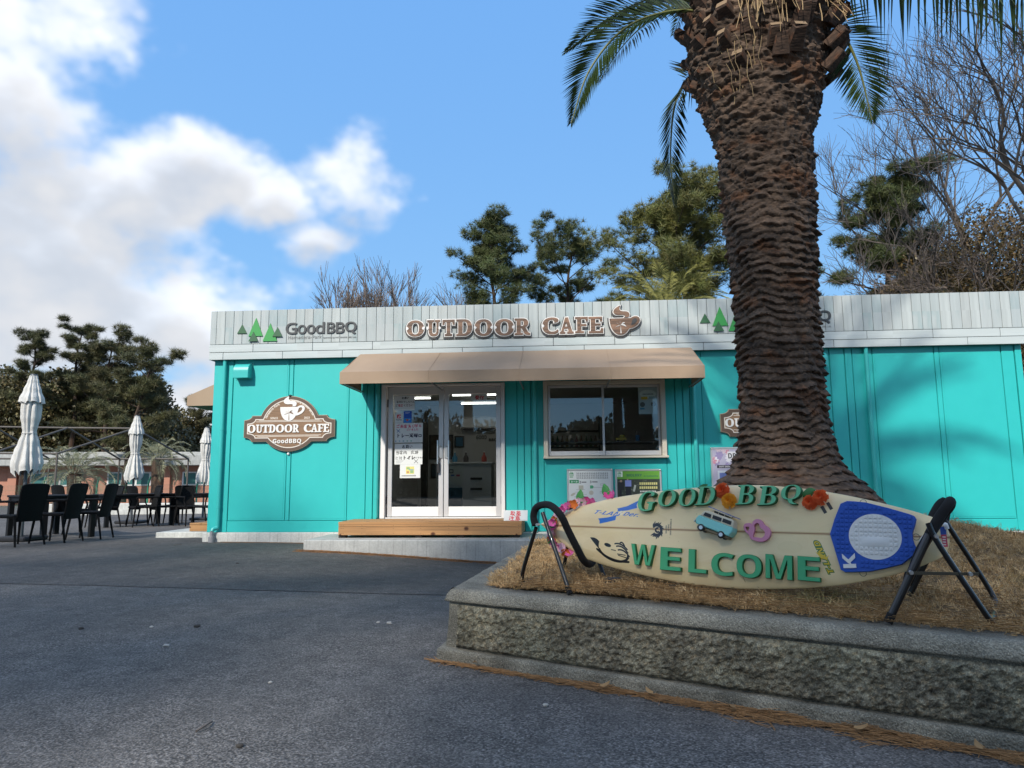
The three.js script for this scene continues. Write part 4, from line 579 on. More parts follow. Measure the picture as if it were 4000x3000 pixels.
  for (let i = 0; i < P.count; i++) { const x = P.getX(i) * 1.14, y = P.getY(i), st = fbm(x * 45, y * 45, 31, 2), big = fbm(x * 2.2, y * 3, 12, 3), k = 0.94 + 1.3 * st + 0.6 * big; const warm = fbm(x * 60, y * 60, 71, 1) > 0.25 ? 1.12 : 1; col[3 * i] = k * warm; col[3 * i + 1] = k * (1 + 0.06 * big); col[3 * i + 2] = k * 0.93 / (warm); }
  g.setAttribute('color', new THREE.BufferAttribute(col, 3)); part(PL, 'aggregate_panel', g, M.aggregate, null, 'rough washed stone panel let into the front');
  // soil and turf sheet
  const soilMap = dataTex(512, 512, (x, y) => { const c = 0.42 + 0.3 * (nB(x, y) - 0.5) + 0.2 * (nC(x, y) - 0.5); return [c * 1.05, c * 0.83, c * 0.55]; });
  M.soil = std({ map: soilMap, roughness: 1, bumpMap: kerbBump, bumpScale: 0.01 });
  const lg = grid(110, 110, (u, v) => { const [lx, lz] = sideAt(v), rx = mix(C0.x + dW.x * 4.9, 9.5, v), rz = mix(C0.z + dW.z * 4.9, 0.12, v); const ins = 0.1; const x = mix(lx + ins, rx, u), z = mix(lz - (v < 0.02 ? ins : 0), rz, u); const e = Math.min(u * 6, v * 9); return [x, mix(0.335, lawnY(x, z), smooth(0, 0.5, e)), z, x / 0.9, z / 0.9]; });
  structure('lawn', lg, M.soil, 'raised mound of dry grass around the palm');
}
// ---------------------------------------------------------------- surfboard sign
const BO = V3(-0.02, 0.66, 7.05), BU = V3(0.858, 0, 0.514).normalize(), BN = V3(-0.506, 0.18, 0.844).normalize(), BV = BN.clone().cross(BU).normalize();
const boardFrame = new THREE.Matrix4().makeBasis(BU, BV, BN).setPosition(BO);
const topE = [[-0.148, 0.002], [-0.121, 0.018], [-0.074, 0.037], [0.047, 0.089], [0.159, 0.12], [0.303, 0.153], [0.562, 0.188], [0.838, 0.212], [1.035, 0.217], [1.15, 0.21], [1.315, 0.191], [1.47, 0.161], [1.615, 0.125], [1.707, 0.098], [1.765, 0.076], [1.792, 0.058], [1.803, 0.02], [1.804, -0.003]];
const botE = [[-0.148, 0.0], [-0.119, -0.02], [-0.087, -0.04], [-0.022, -0.088], [0.131, -0.163], [0.346, -0.212], [0.672, -0.255], [0.909, -0.262], [1.137, -0.248], [1.351, -0.22], [1.502, -0.185], [1.642, -0.14], [1.74, -0.094], [1.782, -0.067], [1.8, -0.031], [1.804, -0.005]];
const edgeCurve = (l) => { const c = new THREE.SplineCurve(l.map((p) => new THREE.Vector2(...p))); const P = c.getPoints(400); return (u) => { let i = 0; while (i < P.length - 2 && P[i + 1].x < u) i++; const a = P[i], b = P[i + 1]; return mix(a.y, b.y, b.x > a.x ? Math.min(1, Math.max(0, (u - a.x) / (b.x - a.x))) : 0); }; };
const eT = edgeCurve(topE), eB = edgeCurve(botE);
const U0 = -0.148, U1 = 1.804;
const thick = (u) => { const t = (u - U0) / (U1 - U0); return 0.058 * Math.pow(Math.max(0, Math.sin(Math.PI * Math.min(0.985, Math.pow(t, 0.85) * 0.97 + 0.015))), 0.55); };
const rocker = (u) => { const t = (u - U0) / (U1 - U0); return -0.07 * Math.pow(1 - t, 4) * 0 - 0.0 * t; };
// height of the deck above the board plane
const deckZ = (u, v) => { const a = eB(u), b = eT(u), m = (a + b) / 2, h = Math.max(1e-4, (b - a) / 2), q = Math.min(1, Math.abs(v - m) / h), T = thick(u); return T * 0.5 * Math.pow(Math.max(0, 1 - Math.pow(q, 3.2)), 0.5) * (1 + 0.25 * (1 - q * q)) + rocker(u); };
const boardArt = canvasTex(2048, 560, (c, w, h) => {
  const S = w / 1.96, X = (u) => (u + 0.152) * S, Y = (v) => h - (v + 0.28) * S;
  c.fillStyle = '#ead4a4'; c.fillRect(0, 0, w, h); setSeed(21);
  for (let i = 0; i < 260; i++) { c.fillStyle = `rgba(${pick(['236,216,172', '206,178,124', '190,160,104', '240,224,190'])},${rr(0.03, 0.10)})`; c.beginPath(); c.ellipse(rr(0, w), rr(0, h), rr(20, 170), rr(8, 40), rr(-0.3, 0.3), 0, 7); c.fill(); }
  for (let i = 0; i < 90; i++) { c.fillStyle = `rgba(120,92,52,${rr(0.08, 0.35)})`; c.beginPath(); c.arc(rr(0, w), rr(0, h), rr(0.6, 2.4), 0, 7); c.fill(); }
  c.strokeStyle = '#9a7448'; c.lineWidth = 5; c.beginPath(); c.moveTo(X(-0.15), Y(-0.004)); c.bezierCurveTo(X(0.4), Y(-0.012), X(1), Y(-0.006), X(1.81), Y(0.002)); c.stroke(); c.strokeStyle = 'rgba(140,100,60,0.25)'; c.lineWidth = 14; c.stroke();
  const poly = (p, f) => { c.fillStyle = f; c.beginPath(); p.forEach(([u, v], i) => i ? c.lineTo(X(u), Y(v)) : c.moveTo(X(u), Y(v))); c.closePath(); c.fill(); };
  // blue brand lettering with two bars
  poly([[0.327, 0.091], [0.385, 0.105], [0.446, 0.135], [0.438, 0.112], [0.443, 0.096], [0.39, 0.083], [0.331, 0.076], [0.335, 0.086]], '#2f6bc0'); poly([[0.222, 0.038], [0.28, 0.045], [0.331, 0.058], [0.326, 0.044], [0.325, 0.032], [0.28, 0.021], [0.233, 0.011], [0.232, 0.026]], '#2f6bc0');
  const txt = (s, u0, u1, v0, v1, col, rot = 0, font = 'bold 100px sans-serif', skew = -0.3) => { c.save(); c.translate(X(u0), Y(v0)); c.rotate(rot); c.font = font; const mw = c.measureText(s).width; c.transform((u1 - u0) * S / mw, 0, skew, (v1 - v0) * S / 72, 0, 0); c.fillStyle = col; c.fillText(s, 0, 0); c.restore(); };
  txt('T-LAN', 0.185, 0.345, 0.064, 0.084, '#2f6bc0', 0.07); txt('Der.', 0.36, 0.452, 0.057, 0.077, '#2f6bc0', 0.07); txt('N', 0.325, 0.36, 0.06, 0.082, '#eadfc4', 0.07);
  // black spiked spiral
  c.save(); c.translate(X(0.558), Y(-0.012)); c.scale(S, S); c.fillStyle = '#26262a'; for (let k = 0; k < 17; k++) { const a = -2.4 + k * 0.29, r = 0.036 + 0.006 * Math.sin(k * 2.1); c.beginPath(); c.moveTo(0.022 * Math.cos(a - 0.18), 0.024 * Math.sin(a - 0.18)); c.quadraticCurveTo(0.035 * Math.cos(a - 0.05), 0.037 * Math.sin(a - 0.05), r * Math.cos(a + 0.28), (r + 0.005) * Math.sin(a + 0.28)); c.lineTo(0.022 * Math.cos(a + 0.2), 0.024 * Math.sin(a + 0.2)); c.fill(); } c.strokeStyle = '#26262a'; c.lineWidth = 0.009; c.beginPath(); c.arc(0, 0, 0.022, -2.6, 2.4); c.stroke(); c.beginPath(); c.arc(0.004, 0, 0.010, 0.6, 5.2); c.stroke(); c.restore();
  c.save(); c.translate(X(0.612), Y(-0.035)); c.rotate(-Math.PI / 2); c.fillStyle = '#3a3632'; c.font = 'bold 11px sans-serif'; c.fillText('SHAPED', 8, 0); c.fillText('BY', 22, 12); c.fillText('BAC', 36, 12); c.fillText('SANTABARBELO', 0, 24); c.restore();
  // black brush drawing in an oval
  c.save(); c.translate(X(0.30), Y(-0.118)); c.scale(S, -S); c.fillStyle = c.strokeStyle = '#141414'; c.lineWidth = 0.012; c.lineCap = 'round';
  c.beginPath(); c.moveTo(-0.118, 0.056); c.quadraticCurveTo(-0.085, 0.062, -0.062, 0.038); c.quadraticCurveTo(-0.07, 0.01, -0.055, -0.006); c.quadraticCurveTo(-0.085, 0.02, -0.118, 0.056); c.fill();
  c.beginPath(); c.ellipse(0.02, -0.008, 0.088, 0.042, -0.32, 3.6, 6.5); c.stroke(); c.lineWidth = 0.010; c.beginPath(); c.moveTo(-0.075, 0.0); c.quadraticCurveTo(0.0, -0.062, 0.108, -0.056); c.stroke();
  c.beginPath(); c.ellipse(-0.012, 0.022, 0.02, 0.009, -0.25, 0, 7); c.fill(); for (const [a, b, d, e] of [[0.03, 0.03, 0.10, 0.004], [0.04, 0.018, 0.104, -0.012], [0.05, 0.0, 0.112, -0.03], [0.06, 0.036, 0.085, 0.02]]) { c.lineWidth = 0.007; c.beginPath(); c.moveTo(a, b); c.quadraticCurveTo((a + d) / 2, b + 0.008, d, e); c.stroke(); } c.lineWidth = 0.004; c.beginPath(); c.moveTo(0.01, 0.0); c.lineTo(0.035, -0.004); c.moveTo(0.05, -0.026); c.lineTo(0.11, -0.04); c.moveTo(0.045, -0.02); c.lineTo(0.09, -0.024); c.stroke(); c.restore();
  // yellow vertical lettering with green outline
  c.save(); c.translate(X(1.372), Y(-0.168)); c.rotate(-1.98); c.font = 'bold 44px sans-serif'; c.strokeStyle = '#2f6a2c'; c.lineWidth = 8; c.fillStyle = '#d8b422'; c.transform(1, 0, -0.25, 0.75, 0, 0); c.strokeText('T-LAND', 0, 0); c.fillText('T-LAND', 0, 0); c.restore(); poly([[1.300, -0.082], [1.322, -0.088], [1.345, -0.1], [1.352, -0.092], [1.345, -0.112], [1.33, -0.106], [1.318, -0.115], [1.315, -0.1]], '#d8b422');
  c.strokeStyle = '#4a4640'; c.lineWidth = 2.2; for (const [u, v] of [[1.493, 0.139], [1.687, -0.001], [1.483, -0.158]]) { c.beginPath(); c.arc(X(u), Y(v), 13, 0, 7); c.stroke(); }
  poly([[1.772, 0.044], [1.794, 0.046], [1.794, 0.014], [1.774, 0.012]], '#2f4f9c'); poly([[1.774, 0.012], [1.794, 0.014], [1.796, -0.034], [1.78, -0.036]], '#c43a50'); c.fillStyle = '#e8dcd0'; for (let i = 0; i < 4; i++) c.fillRect(X(1.779), Y(0.006 - i * 0.01), 12, 5);
  for (const [a, b] of [[0.80, 0.19], [0.98, -0.2]]) { c.strokeStyle = 'rgba(110,84,44,0.8)'; c.lineWidth = 2; c.beginPath(); c.moveTo(X(a), Y(b)); c.lineTo(X(a + 0.012), Y(b - 0.03)); c.stroke(); }
});
M.board = phys({ map: boardArt, roughness: 0.32, clearcoat: 0.5, clearcoatRoughness: 0.2 });
M.boardBack = phys({ color: lin(0.62, 0.49, 0.28), roughness: 0.35, clearcoat: 0.4 });
M.letterGreen = std({ color: lin(0.055, 0.36, 0.165), roughness: 0.75, bumpMap: paintBump, bumpScale: 0.001 });
M.letterMint = std({ color: lin(0.13, 0.48, 0.26), roughness: 0.75, bumpMap: paintBump, bumpScale: 0.001 });
M.letterSide = std({ color: lin(0.024, 0.14, 0.045), roughness: 0.8 });
const board = thing('surfboard', 'cream surfboard on its side with green GOOD BBQ and WELCOME letters', 'surfboard');
board.matrixAutoUpdate = false; boardFrame.decompose(board.position, board.quaternion, board.scale); board.matrixAutoUpdate = true;
{
  const us = []; for (let i = 0; i <= 150; i++) { const t = i / 150; us.push(mix(U0, U1, t < 0.1 ? t * t / 0.2 + t * 0.5 : t > 0.9 ? 1 - ((1 - t) * (1 - t) / 0.2 + (1 - t) * 0.5) : t)); }
  const half = (front) => grid(150, 40, (i, j) => { const u = us[Math.round(i * 150)], a = eB(u), b = eT(u), t = 0.5 - 0.5 * Math.cos(Math.PI * j), v = mix(a, b, t); const z = front ? deckZ(u, v) : -deckZ(u, v) * 0.8; return [u, v, z, (u + 0.152) / 1.96, (v + 0.28) / (1.96 * 560 / 2048)]; });
  part(board, 'deck', half(true), M.board); const bk = half(false); bk.index.array.reverse(); bk.computeVertexNormals(); part(board, 'underside', bk, M.boardBack);
  // letters glued on the deck
  const letters = [['G', 0.46, 0.554, 0.076, 0.177], ['O', 0.569, 0.662, 0.102, 0.186], ['O', 0.677, 0.762, 0.104, 0.192], ['D', 0.764, 0.858, 0.112, 0.202], ['B', 0.962, 1.043, 0.117, 0.209], ['B', 1.061, 1.145, 0.116, 0.204], ['Q', 1.16, 1.247, 0.119, 0.209], ['W', 0.431, 0.562, -0.187, -0.086], ['E', 0.59, 0.695, -0.203, -0.095], ['L', 0.733, 0.821, -0.206, -0.098], ['C', 0.844, 0.95, -0.211, -0.107], ['O', 0.962, 1.075, -0.212, -0.108], ['M', 1.091, 1.207, -0.208, -0.103], ['E', 1.228, 1.32, -0.207, -0.104]];
  letters.forEach(([ch, a, b, y0, y1], i) => {
    const serif = i < 7, z = deckZ((a + b) / 2, (y0 + y1) / 2) * 0.75, t = serif ? 0.042 : 0.032;
    const g = textIn(ch, serif ? 'serif' : 'sans', a, b, y0, y1, t, 0.0012);
    const p = g.attributes.position, cx = (a + b) / 2, cy = (y0 + y1) / 2, sk = serif ? 0.16 : -0.03, rot = serif ? 0.05 : -0.02;
    for (let k = 0; k < p.count; k++) { const x = p.getX(k) - cx, y = p.getY(k) - cy; p.setXY(k, cx + x + y * sk * (serif ? 1 : 0), cy + y + x * rot); }
    g.computeVertexNormals(); g.translate(0, 0, z);
    const m = serif ? M.letterMint : M.letterGreen, n = g.attributes.normal; // painted fronts, darker painted sides
    g.clearGroups(); const gs = g.toNonIndexed ? (g.index ? g.toNonIndexed() : g) : g, front = [], side = [], np = gs.attributes.normal, pp = gs.attributes.position;
    for (let k = 0; k < pp.count; k += 3) (np.getZ(k) > 0.5 && np.getZ(k + 1) > 0.5 ? front : side).push(k);
    const sub = (l) => { const q = new THREE.BufferGeometry(), P = [], N = [], UV = []; for (const k of l) for (let e = 0; e < 3; e++) { P.push(pp.getX(k + e), pp.getY(k + e), pp.getZ(k + e)); N.push(np.getX(k + e), np.getY(k + e), np.getZ(k + e)); UV.push(pp.getX(k + e) * 3, pp.getY(k + e) * 3); } q.setAttribute('position', new THREE.Float32BufferAttribute(P, 3)); q.setAttribute('normal', new THREE.Float32BufferAttribute(N, 3)); q.setAttribute('uv', new THREE.Float32BufferAttribute(UV, 2)); return q; };
    const o = part(board, 'letter', sub(front), m); part(o, 'letter_side', sub(side), M.letterSide);
  });
  // traction pad: blue field, raised studs, white oval, white K
  const blue = std({ color: lin(0.018, 0.085, 0.42), roughness: 0.75 }), white = std({ color: lin(0.70, 0.70, 0.68), roughness: 0.75 });
  const pad = [[1.434, 0.14], [1.462, 0.139], [1.506, 0.135], [1.587, 0.114], [1.666, 0.09], [1.686, 0.082], [1.692, 0.07], [1.686, 0.044], [1.676, 0.013], [1.676, -0.012], [1.681, -0.032], [1.689, -0.052], [1.684, -0.07], [1.631, -0.115], [1.569, -0.135], [1.511, -0.151], [1.418, -0.16], [1.401, -0.15], [1.382, -0.077], [1.362, -0.003], [1.382, 0.062], [1.408, 0.128]];
  const zP = 0.0445, pb = part(board, 'traction_pad', extrude(shapeOf(pad), 0.006, 0.0015), blue, [0, 0, zP - 0.02]); pb.position.z = zP - 0.012;
  part(pb, 'pad_skirt', extrude(shapeOf(pad.map(([x, y]) => [x, y])), 0.024), blue, [0, 0, -0.0242]);
  const oval = new THREE.Shape(); oval.absellipse(1.5375, -0.008, 0.1, 0.094, 0, Math.PI * 2); part(pb, 'white_oval', new THREE.ShapeGeometry(oval, 32), white, [0, 0, 0.0085]);
  const inside = (x, y) => { let r = false; for (let i = 0, j = pad.length - 1; i < pad.length; j = i++) { const [xi, yi] = pad[i], [xj, yj] = pad[j]; if ((yi > y) !== (yj > y) && x < (xj - xi) * (y - yi) / (yj - yi) + xi) r = !r; } return r; };
  const sb = [], sw = []; for (let x = 1.375; x < 1.7; x += 0.0185) for (let y = -0.15; y < 0.14; y += 0.0185) { const e = 0.009; if (![[e, e], [-e, e], [e, -e], [-e, -e]].every(([a, b]) => inside(x + a, y + b))) continue; const q = ((x - 1.5375) / 0.1) ** 2 + ((y + 0.008) / 0.094) ** 2; if ((q > 0.84 && q < 1.18) || (Math.abs(x - 1.436) < 0.034 && Math.abs(y + 0.112) < 0.036)) continue; (q < 1 ? sw : sb).push(cbox(0.0115, 0.0115, 0.004, 0.0012).translate(x, y, 0.0098)); }
  part(pb, 'blue_studs', merge(sb), blue).userData.kind = 'stuff'; part(pb, 'white_studs', merge(sw), white).userData.kind = 'stuff';
  const arch = grid(20, 6, (u, v) => { const x = 1.5375 + 0.07 * (2 * u - 1), y = -0.03 + 0.026 * (2 * v - 1); return [x, y, 0.0092 + 0.007 * Math.sin(Math.PI * v) * Math.sin(Math.PI * u)]; }); part(pb, 'arch_bar', arch, white);
  part(pb, 'white_mark', textIn('K', 'sans', -0.03, 0.03, -0.025, 0.025, 0.004).rotateZ(1.66), white, [1.436, -0.112, 0.0085]);
  // tail cord and taped strips
  part(board, 'tail_cord', tube([[1.75, 0.012, 0.03], [1.735, 0.016, 0.045], [1.715, 0.0, 0.042], [1.702, -0.022, 0.036], [1.698, -0.05, 0.034]], 0.0035, 7, 20), white);
  part(board, 'tail_wrap', tube([[1.79, 0.052, 0.0], [1.795, 0.05, 0.022], [1.799, 0.034, 0.02]], 0.009, 8, 12), white);
  for (const [x, y] of [[1.336, 0.103], [1.36, 0.12]]) { const g = cbox(0.014, 0.034, 0.001, 0.0002); g.rotateZ(0.5); part(board, 'tape_strip', g, M.signDark, [x, y, deckZ(x, y) + 0.002]); }
}
// child placed on the board's plane, as a thing of its own
function onBoard(name, label, cat, u, v, rot = 0, dz = 0, group) { const o = thing(name, label, cat, [0, 0, 0], 0, group); const m = boardFrame.clone().multiply(new THREE.Matrix4().makeTranslation(u, v, deckZ(u, v) + dz)).multiply(new THREE.Matrix4().makeRotationZ(rot)); m.decompose(o.position, o.quaternion, o.scale); return o; }
{ // artificial flowers
  const petalsM = { orange: std({ color: lin(0.75, 0.13, 0.03), roughness: 0.8 }), yellow: std({ color: lin(0.82, 0.36, 0.02), roughness: 0.8 }) };
  const bloom = (o, m, cx, cy, r, s) => { setSeed(s); const gs = []; for (let ring = 0; ring < 4; ring++) { const n = 11 - ring; for (let k = 0; k < n; k++) { const a = k / n * 6.283 + ring * 0.3 + rr(-0.15, 0.15), R = r * (1 - ring * 0.2) * rr(0.85, 1.1), w = r * 0.42; const g = grid(3, 3, (u, v) => { const rad = R * (0.15 + 0.85 * v), ww = (u - 0.5) * w * (0.3 + v) * 1.1; return [rad, ww, 0.006 + ring * 0.006 + 0.010 * v * (1 + ring * 0.5) + 0.005 * Math.sin(u * 9) * v]; }); g.rotateZ(a); gs.push(g.translate(cx, cy, 0)); } } return part(o, 'petals', merge(gs), m); };
  const f1 = onBoard('silk_flower', 'orange artificial marigold beside the letter D on the surfboard', 'flower', 0.886, 0.186, 0, 0.004, 'artificial flowers on the surfboard'); bloom(f1, petalsM.orange, 0, 0, 0.036, 1);
  const f2 = onBoard('silk_flower', 'yellow artificial marigold between the words GOOD and BBQ on the surfboard', 'flower', 0.923, 0.135, 0, 0.008, 'artificial flowers on the surfboard'); bloom(f2, petalsM.yellow, 0, 0, 0.037, 2);
  const f3 = onBoard('silk_flower', 'pair of orange artificial marigolds with a green leaf after the letter Q', 'flower', 1.30, 0.143, 0, 0.004, 'artificial flowers on the surfboard'); bloom(f3, petalsM.orange, -0.018, -0.012, 0.033, 3); bloom(f3, petalsM.orange, 0.026, 0.012, 0.034, 4);
  const lf = grid(4, 4, (u, v) => [-0.05 + 0.055 * v, 0.01 + (u - 0.5) * 0.045 * Math.sin(Math.PI * (0.15 + 0.8 * v)) + 0.02 * v + 0.014, 0.006 + 0.006 * Math.sin(u * 3)]); part(f3, 'leaf', lf, std({ color: lin(0.04, 0.17, 0.04), roughness: 0.6 }));
  const f4 = onBoard('silk_leaf', 'small green artificial leaf on top of the letter D', 'leaf', 0.79, 0.206, 0.2, 0.02); part(f4, 'blade', grid(4, 3, (u, v) => [(u - 0.5) * 0.05, (v - 0.5) * 0.016 * Math.sin(Math.PI * u) + 0.004, 0.002]), std({ color: lin(0.05, 0.16, 0.05) }));
}
{ // toy camper van, driver's side up, nose to the left, pitched down to the right
  const van = onBoard('toy_van', 'turquoise and cream toy camper van with tiny surfboards on its roof', 'toy van', 0.874, 0.022, -0.30, 0.0);
  const cream = std({ color: lin(0.62, 0.56, 0.42), roughness: 0.45 }), aqua = std({ color: lin(0.22, 0.58, 0.55), roughness: 0.4 }), dark = std({ color: lin(0.015, 0.012, 0.012), roughness: 0.3 });
  const side = (pts, d) => extrude(shapeOf(pts), d, 0.004);
  part(van, 'lower_body', side([[-0.086, -0.03], [0.08, -0.036], [0.09, -0.01], [0.088, 0.008], [-0.084, 0.012], [-0.093, -0.008]], 0.062), aqua, [0, 0, 0.002]);
  const ub = part(van, 'upper_body', side([[-0.080, 0.012], [0.087, 0.008], [0.082, 0.034], [0.07, 0.042], [-0.05, 0.044], [-0.066, 0.038]], 0.056), cream, [0, 0, 0.005]);
  for (const [x0, x1] of [[-0.064, -0.026], [-0.018, 0.026], [0.032, 0.074]]) part(ub, 'side_window', shapeGeo([[x0 + (x0 < -0.05 ? 0.006 : 0), 0.034], [x1, 0.033], [x1 + 0.001, 0.016], [x0, 0.017]]), dark, [0, 0, 0.0615]);
  part(van, 'chassis', bx(-0.08, 0.078, -0.05, -0.034, 0.006, 0.058, 0.004), std({ color: lin(0.20, 0.16, 0.10), roughness: 0.6, metalness: 0.4 }));
  for (const x of [-0.055, 0.045]) for (const z of [0.008, 0.066]) { const w = part(van, 'wheel', new THREE.TorusGeometry(0.012, 0.0055, 8, 18), dark, [x, -0.04, z]); part(w, 'hub_cap', rod([0, 0, -0.004], [0, 0, 0.005], 0.009, 0.009, 14), M.steel); }
  part(van, 'headlight', new THREE.SphereGeometry(0.006, 10, 8), M.steel, [-0.09, -0.012, 0.055]); part(van, 'bumper', bx(-0.1, -0.092, -0.026, -0.016, 0.004, 0.066, 0.003), M.steel);
  const rk = part(van, 'roof_rack', merge([rod([-0.03, 0.058, 0.012], [0.062, 0.052, 0.012], 0.0015), rod([-0.03, 0.058, 0.055], [0.062, 0.052, 0.055], 0.0015), ...[-0.03, 0.0, 0.03, 0.062].flatMap((x) => [rod([x, 0.044, 0.055], [x, 0.0565, 0.055], 0.0012), rod([x, 0.056, 0.012], [x, 0.056, 0.055], 0.0012)])]), cream);
  part(rk, 'luggage', bx(-0.026, 0.056, 0.046, 0.055, 0.015, 0.052, 0.003), dark);
  for (const [c, z, n] of [[lin(0.03, 0.12, 0.42), 0.045, 0], [lin(0.45, 0.05, 0.06), 0.026, 0.012]]) { const s = new THREE.Shape(); s.moveTo(-0.062 + n, 0); s.quadraticCurveTo(0, 0.013, 0.1 - n * 0.4, 0.003); s.lineTo(0.1 - n * 0.4, -0.003); s.quadraticCurveTo(0, -0.013, -0.062 + n, 0); const g = extrude(s, 0.003); g.rotateX(-Math.PI / 2); g.rotateZ(-0.06); part(rk, 'tiny_surfboard', g, std({ color: c, roughness: 0.3 }), [0, 0.06, z]); }
}
function shapeGeo(pts) { return new THREE.ShapeGeometry(shapeOf(pts)); }
{ // pink cut-out: small heart joined to a larger outline
  const h = onBoard('heart_ornament', 'pink double heart shaped ornament right of the toy van', 'ornament', 1.062, 0.0, 0, 0.0);
  const s = new THREE.Shape(); s.moveTo(-0.045, -0.02); s.bezierCurveTo(-0.078, 0.002, -0.075, 0.034, -0.048, 0.032); s.bezierCurveTo(-0.040, 0.035, -0.034, 0.03, -0.03, 0.028); s.bezierCurveTo(-0.026, 0.055, 0.008, 0.062, 0.020, 0.034); s.bezierCurveTo(0.024, 0.028, 0.026, 0.026, 0.03, 0.024); s.bezierCurveTo(0.062, 0.01, 0.06, -0.034, 0.022, -0.048); s.bezierCurveTo(0.002, -0.054, -0.024, -0.046, -0.036, -0.038); s.lineTo(-0.045, -0.02);
  const a = new THREE.Path(); a.moveTo(-0.048, -0.006); a.bezierCurveTo(-0.066, 0.008, -0.062, 0.022, -0.05, 0.016); a.bezierCurveTo(-0.042, 0.022, -0.034, 0.01, -0.048, -0.006);
  const b = new THREE.Path(); b.moveTo(-0.026, -0.03); b.lineTo(-0.024, -0.014); b.bezierCurveTo(-0.018, 0.0, -0.018, 0.012, -0.022, 0.022); b.bezierCurveTo(-0.012, 0.042, 0.006, 0.036, 0.006, 0.02); b.lineTo(0.010, 0.012); b.bezierCurveTo(0.036, 0.004, 0.036, -0.024, 0.012, -0.034); b.lineTo(-0.026, -0.03);
  s.holes.push(a, b); part(h, 'outline', extrude(s, 0.02, 0.001), std({ color: lin(0.60, 0.24, 0.36), roughness: 0.7 }));
}
{ // flower garland looped round the nose
  const lei = thing('flower_garland', 'garland of pink and orange artificial flowers looped round the nose of the surfboard', 'garland');
  const pk = [std({ color: lin(0.75, 0.16, 0.42), roughness: 0.8 }), std({ color: lin(0.82, 0.22, 0.04), roughness: 0.8 }), std({ color: lin(0.80, 0.52, 0.60), roughness: 0.8 }), std({ color: lin(0.70, 0.08, 0.28), roughness: 0.8 })], gr = std({ color: lin(0.05, 0.25, 0.05), roughness: 0.6 });
  const pts = [[0.155, 0.128, -0.02], [0.135, 0.132, -0.012], [0.11, 0.128, -0.005], [0.088, 0.122, 0.01], [0.065, 0.112, 0.022], [0.042, 0.1, 0.028], [0.022, 0.09, 0.03], [0.004, 0.076, 0.034], [-0.012, 0.062, 0.036], [-0.022, 0.045, 0.036], [-0.03, 0.03, 0.036], [-0.042, 0.014, 0.035], [-0.05, 0.0, 0.034], [-0.056, -0.025, 0.03], [-0.06, -0.042, 0.026], [-0.058, -0.058, 0.02], [-0.056, -0.074, 0.016], [-0.05, -0.088, 0.012], [-0.036, -0.102, 0.012], [-0.02, -0.115, 0.012], [-0.004, -0.124, 0.01], [0.01, -0.13, 0.008], [0.03, -0.14, 0.004], [0.05, -0.15, 0.0], [0.29, 0.165, -0.012], [0.25, 0.16, -0.014]];
  setSeed(43); const w = (p) => V3(...p).applyMatrix4(boardFrame);
  pts.forEach((p, i) => { const c = w(p), gs = []; for (let k = 0; k < 5; k++) { const g = grid(3, 3, (u, v) => [0.027 * v, (u - 0.5) * 0.028 * Math.sin(Math.PI * (0.2 + 0.7 * v)), 0.004 + 0.012 * v * v + 0.003 * Math.sin(u * 8)]); g.rotateZ(k * 1.2566 + rr(-0.2, 0.2)); gs.push(g); } const g = merge(gs); g.rotateX(rr(-0.7, 0.7)); g.rotateY(rr(-0.8, 0.5)); g.applyQuaternion(board.quaternion); const o = part(lei, 'flower', g.translate(c.x, c.y, c.z), pk[(i * 2 + (i % 3)) % 4]); });
  for (const p of [[0.085, 0.15, -0.002], [-0.068, -0.018, 0.03], [-0.07, -0.075, 0.016], [0.235, 0.185, -0.016]]) { const g = grid(4, 4, (u, v) => [(u - 0.5) * 0.05 * Math.sin(Math.PI * (0.1 + 0.85 * v)), (v - 0.4) * 0.075, 0.006 * Math.sin(u * 3.1)]); g.rotateZ(rr(-0.4, 0.5)); g.applyQuaternion(board.quaternion); const c = w(p); part(lei, 'leaf', g.translate(c.x, c.y, c.z), gr); }
  part(lei, 'string', tube(pts.slice(0, 24).map(w), 0.004, 6, 60), gr);
}
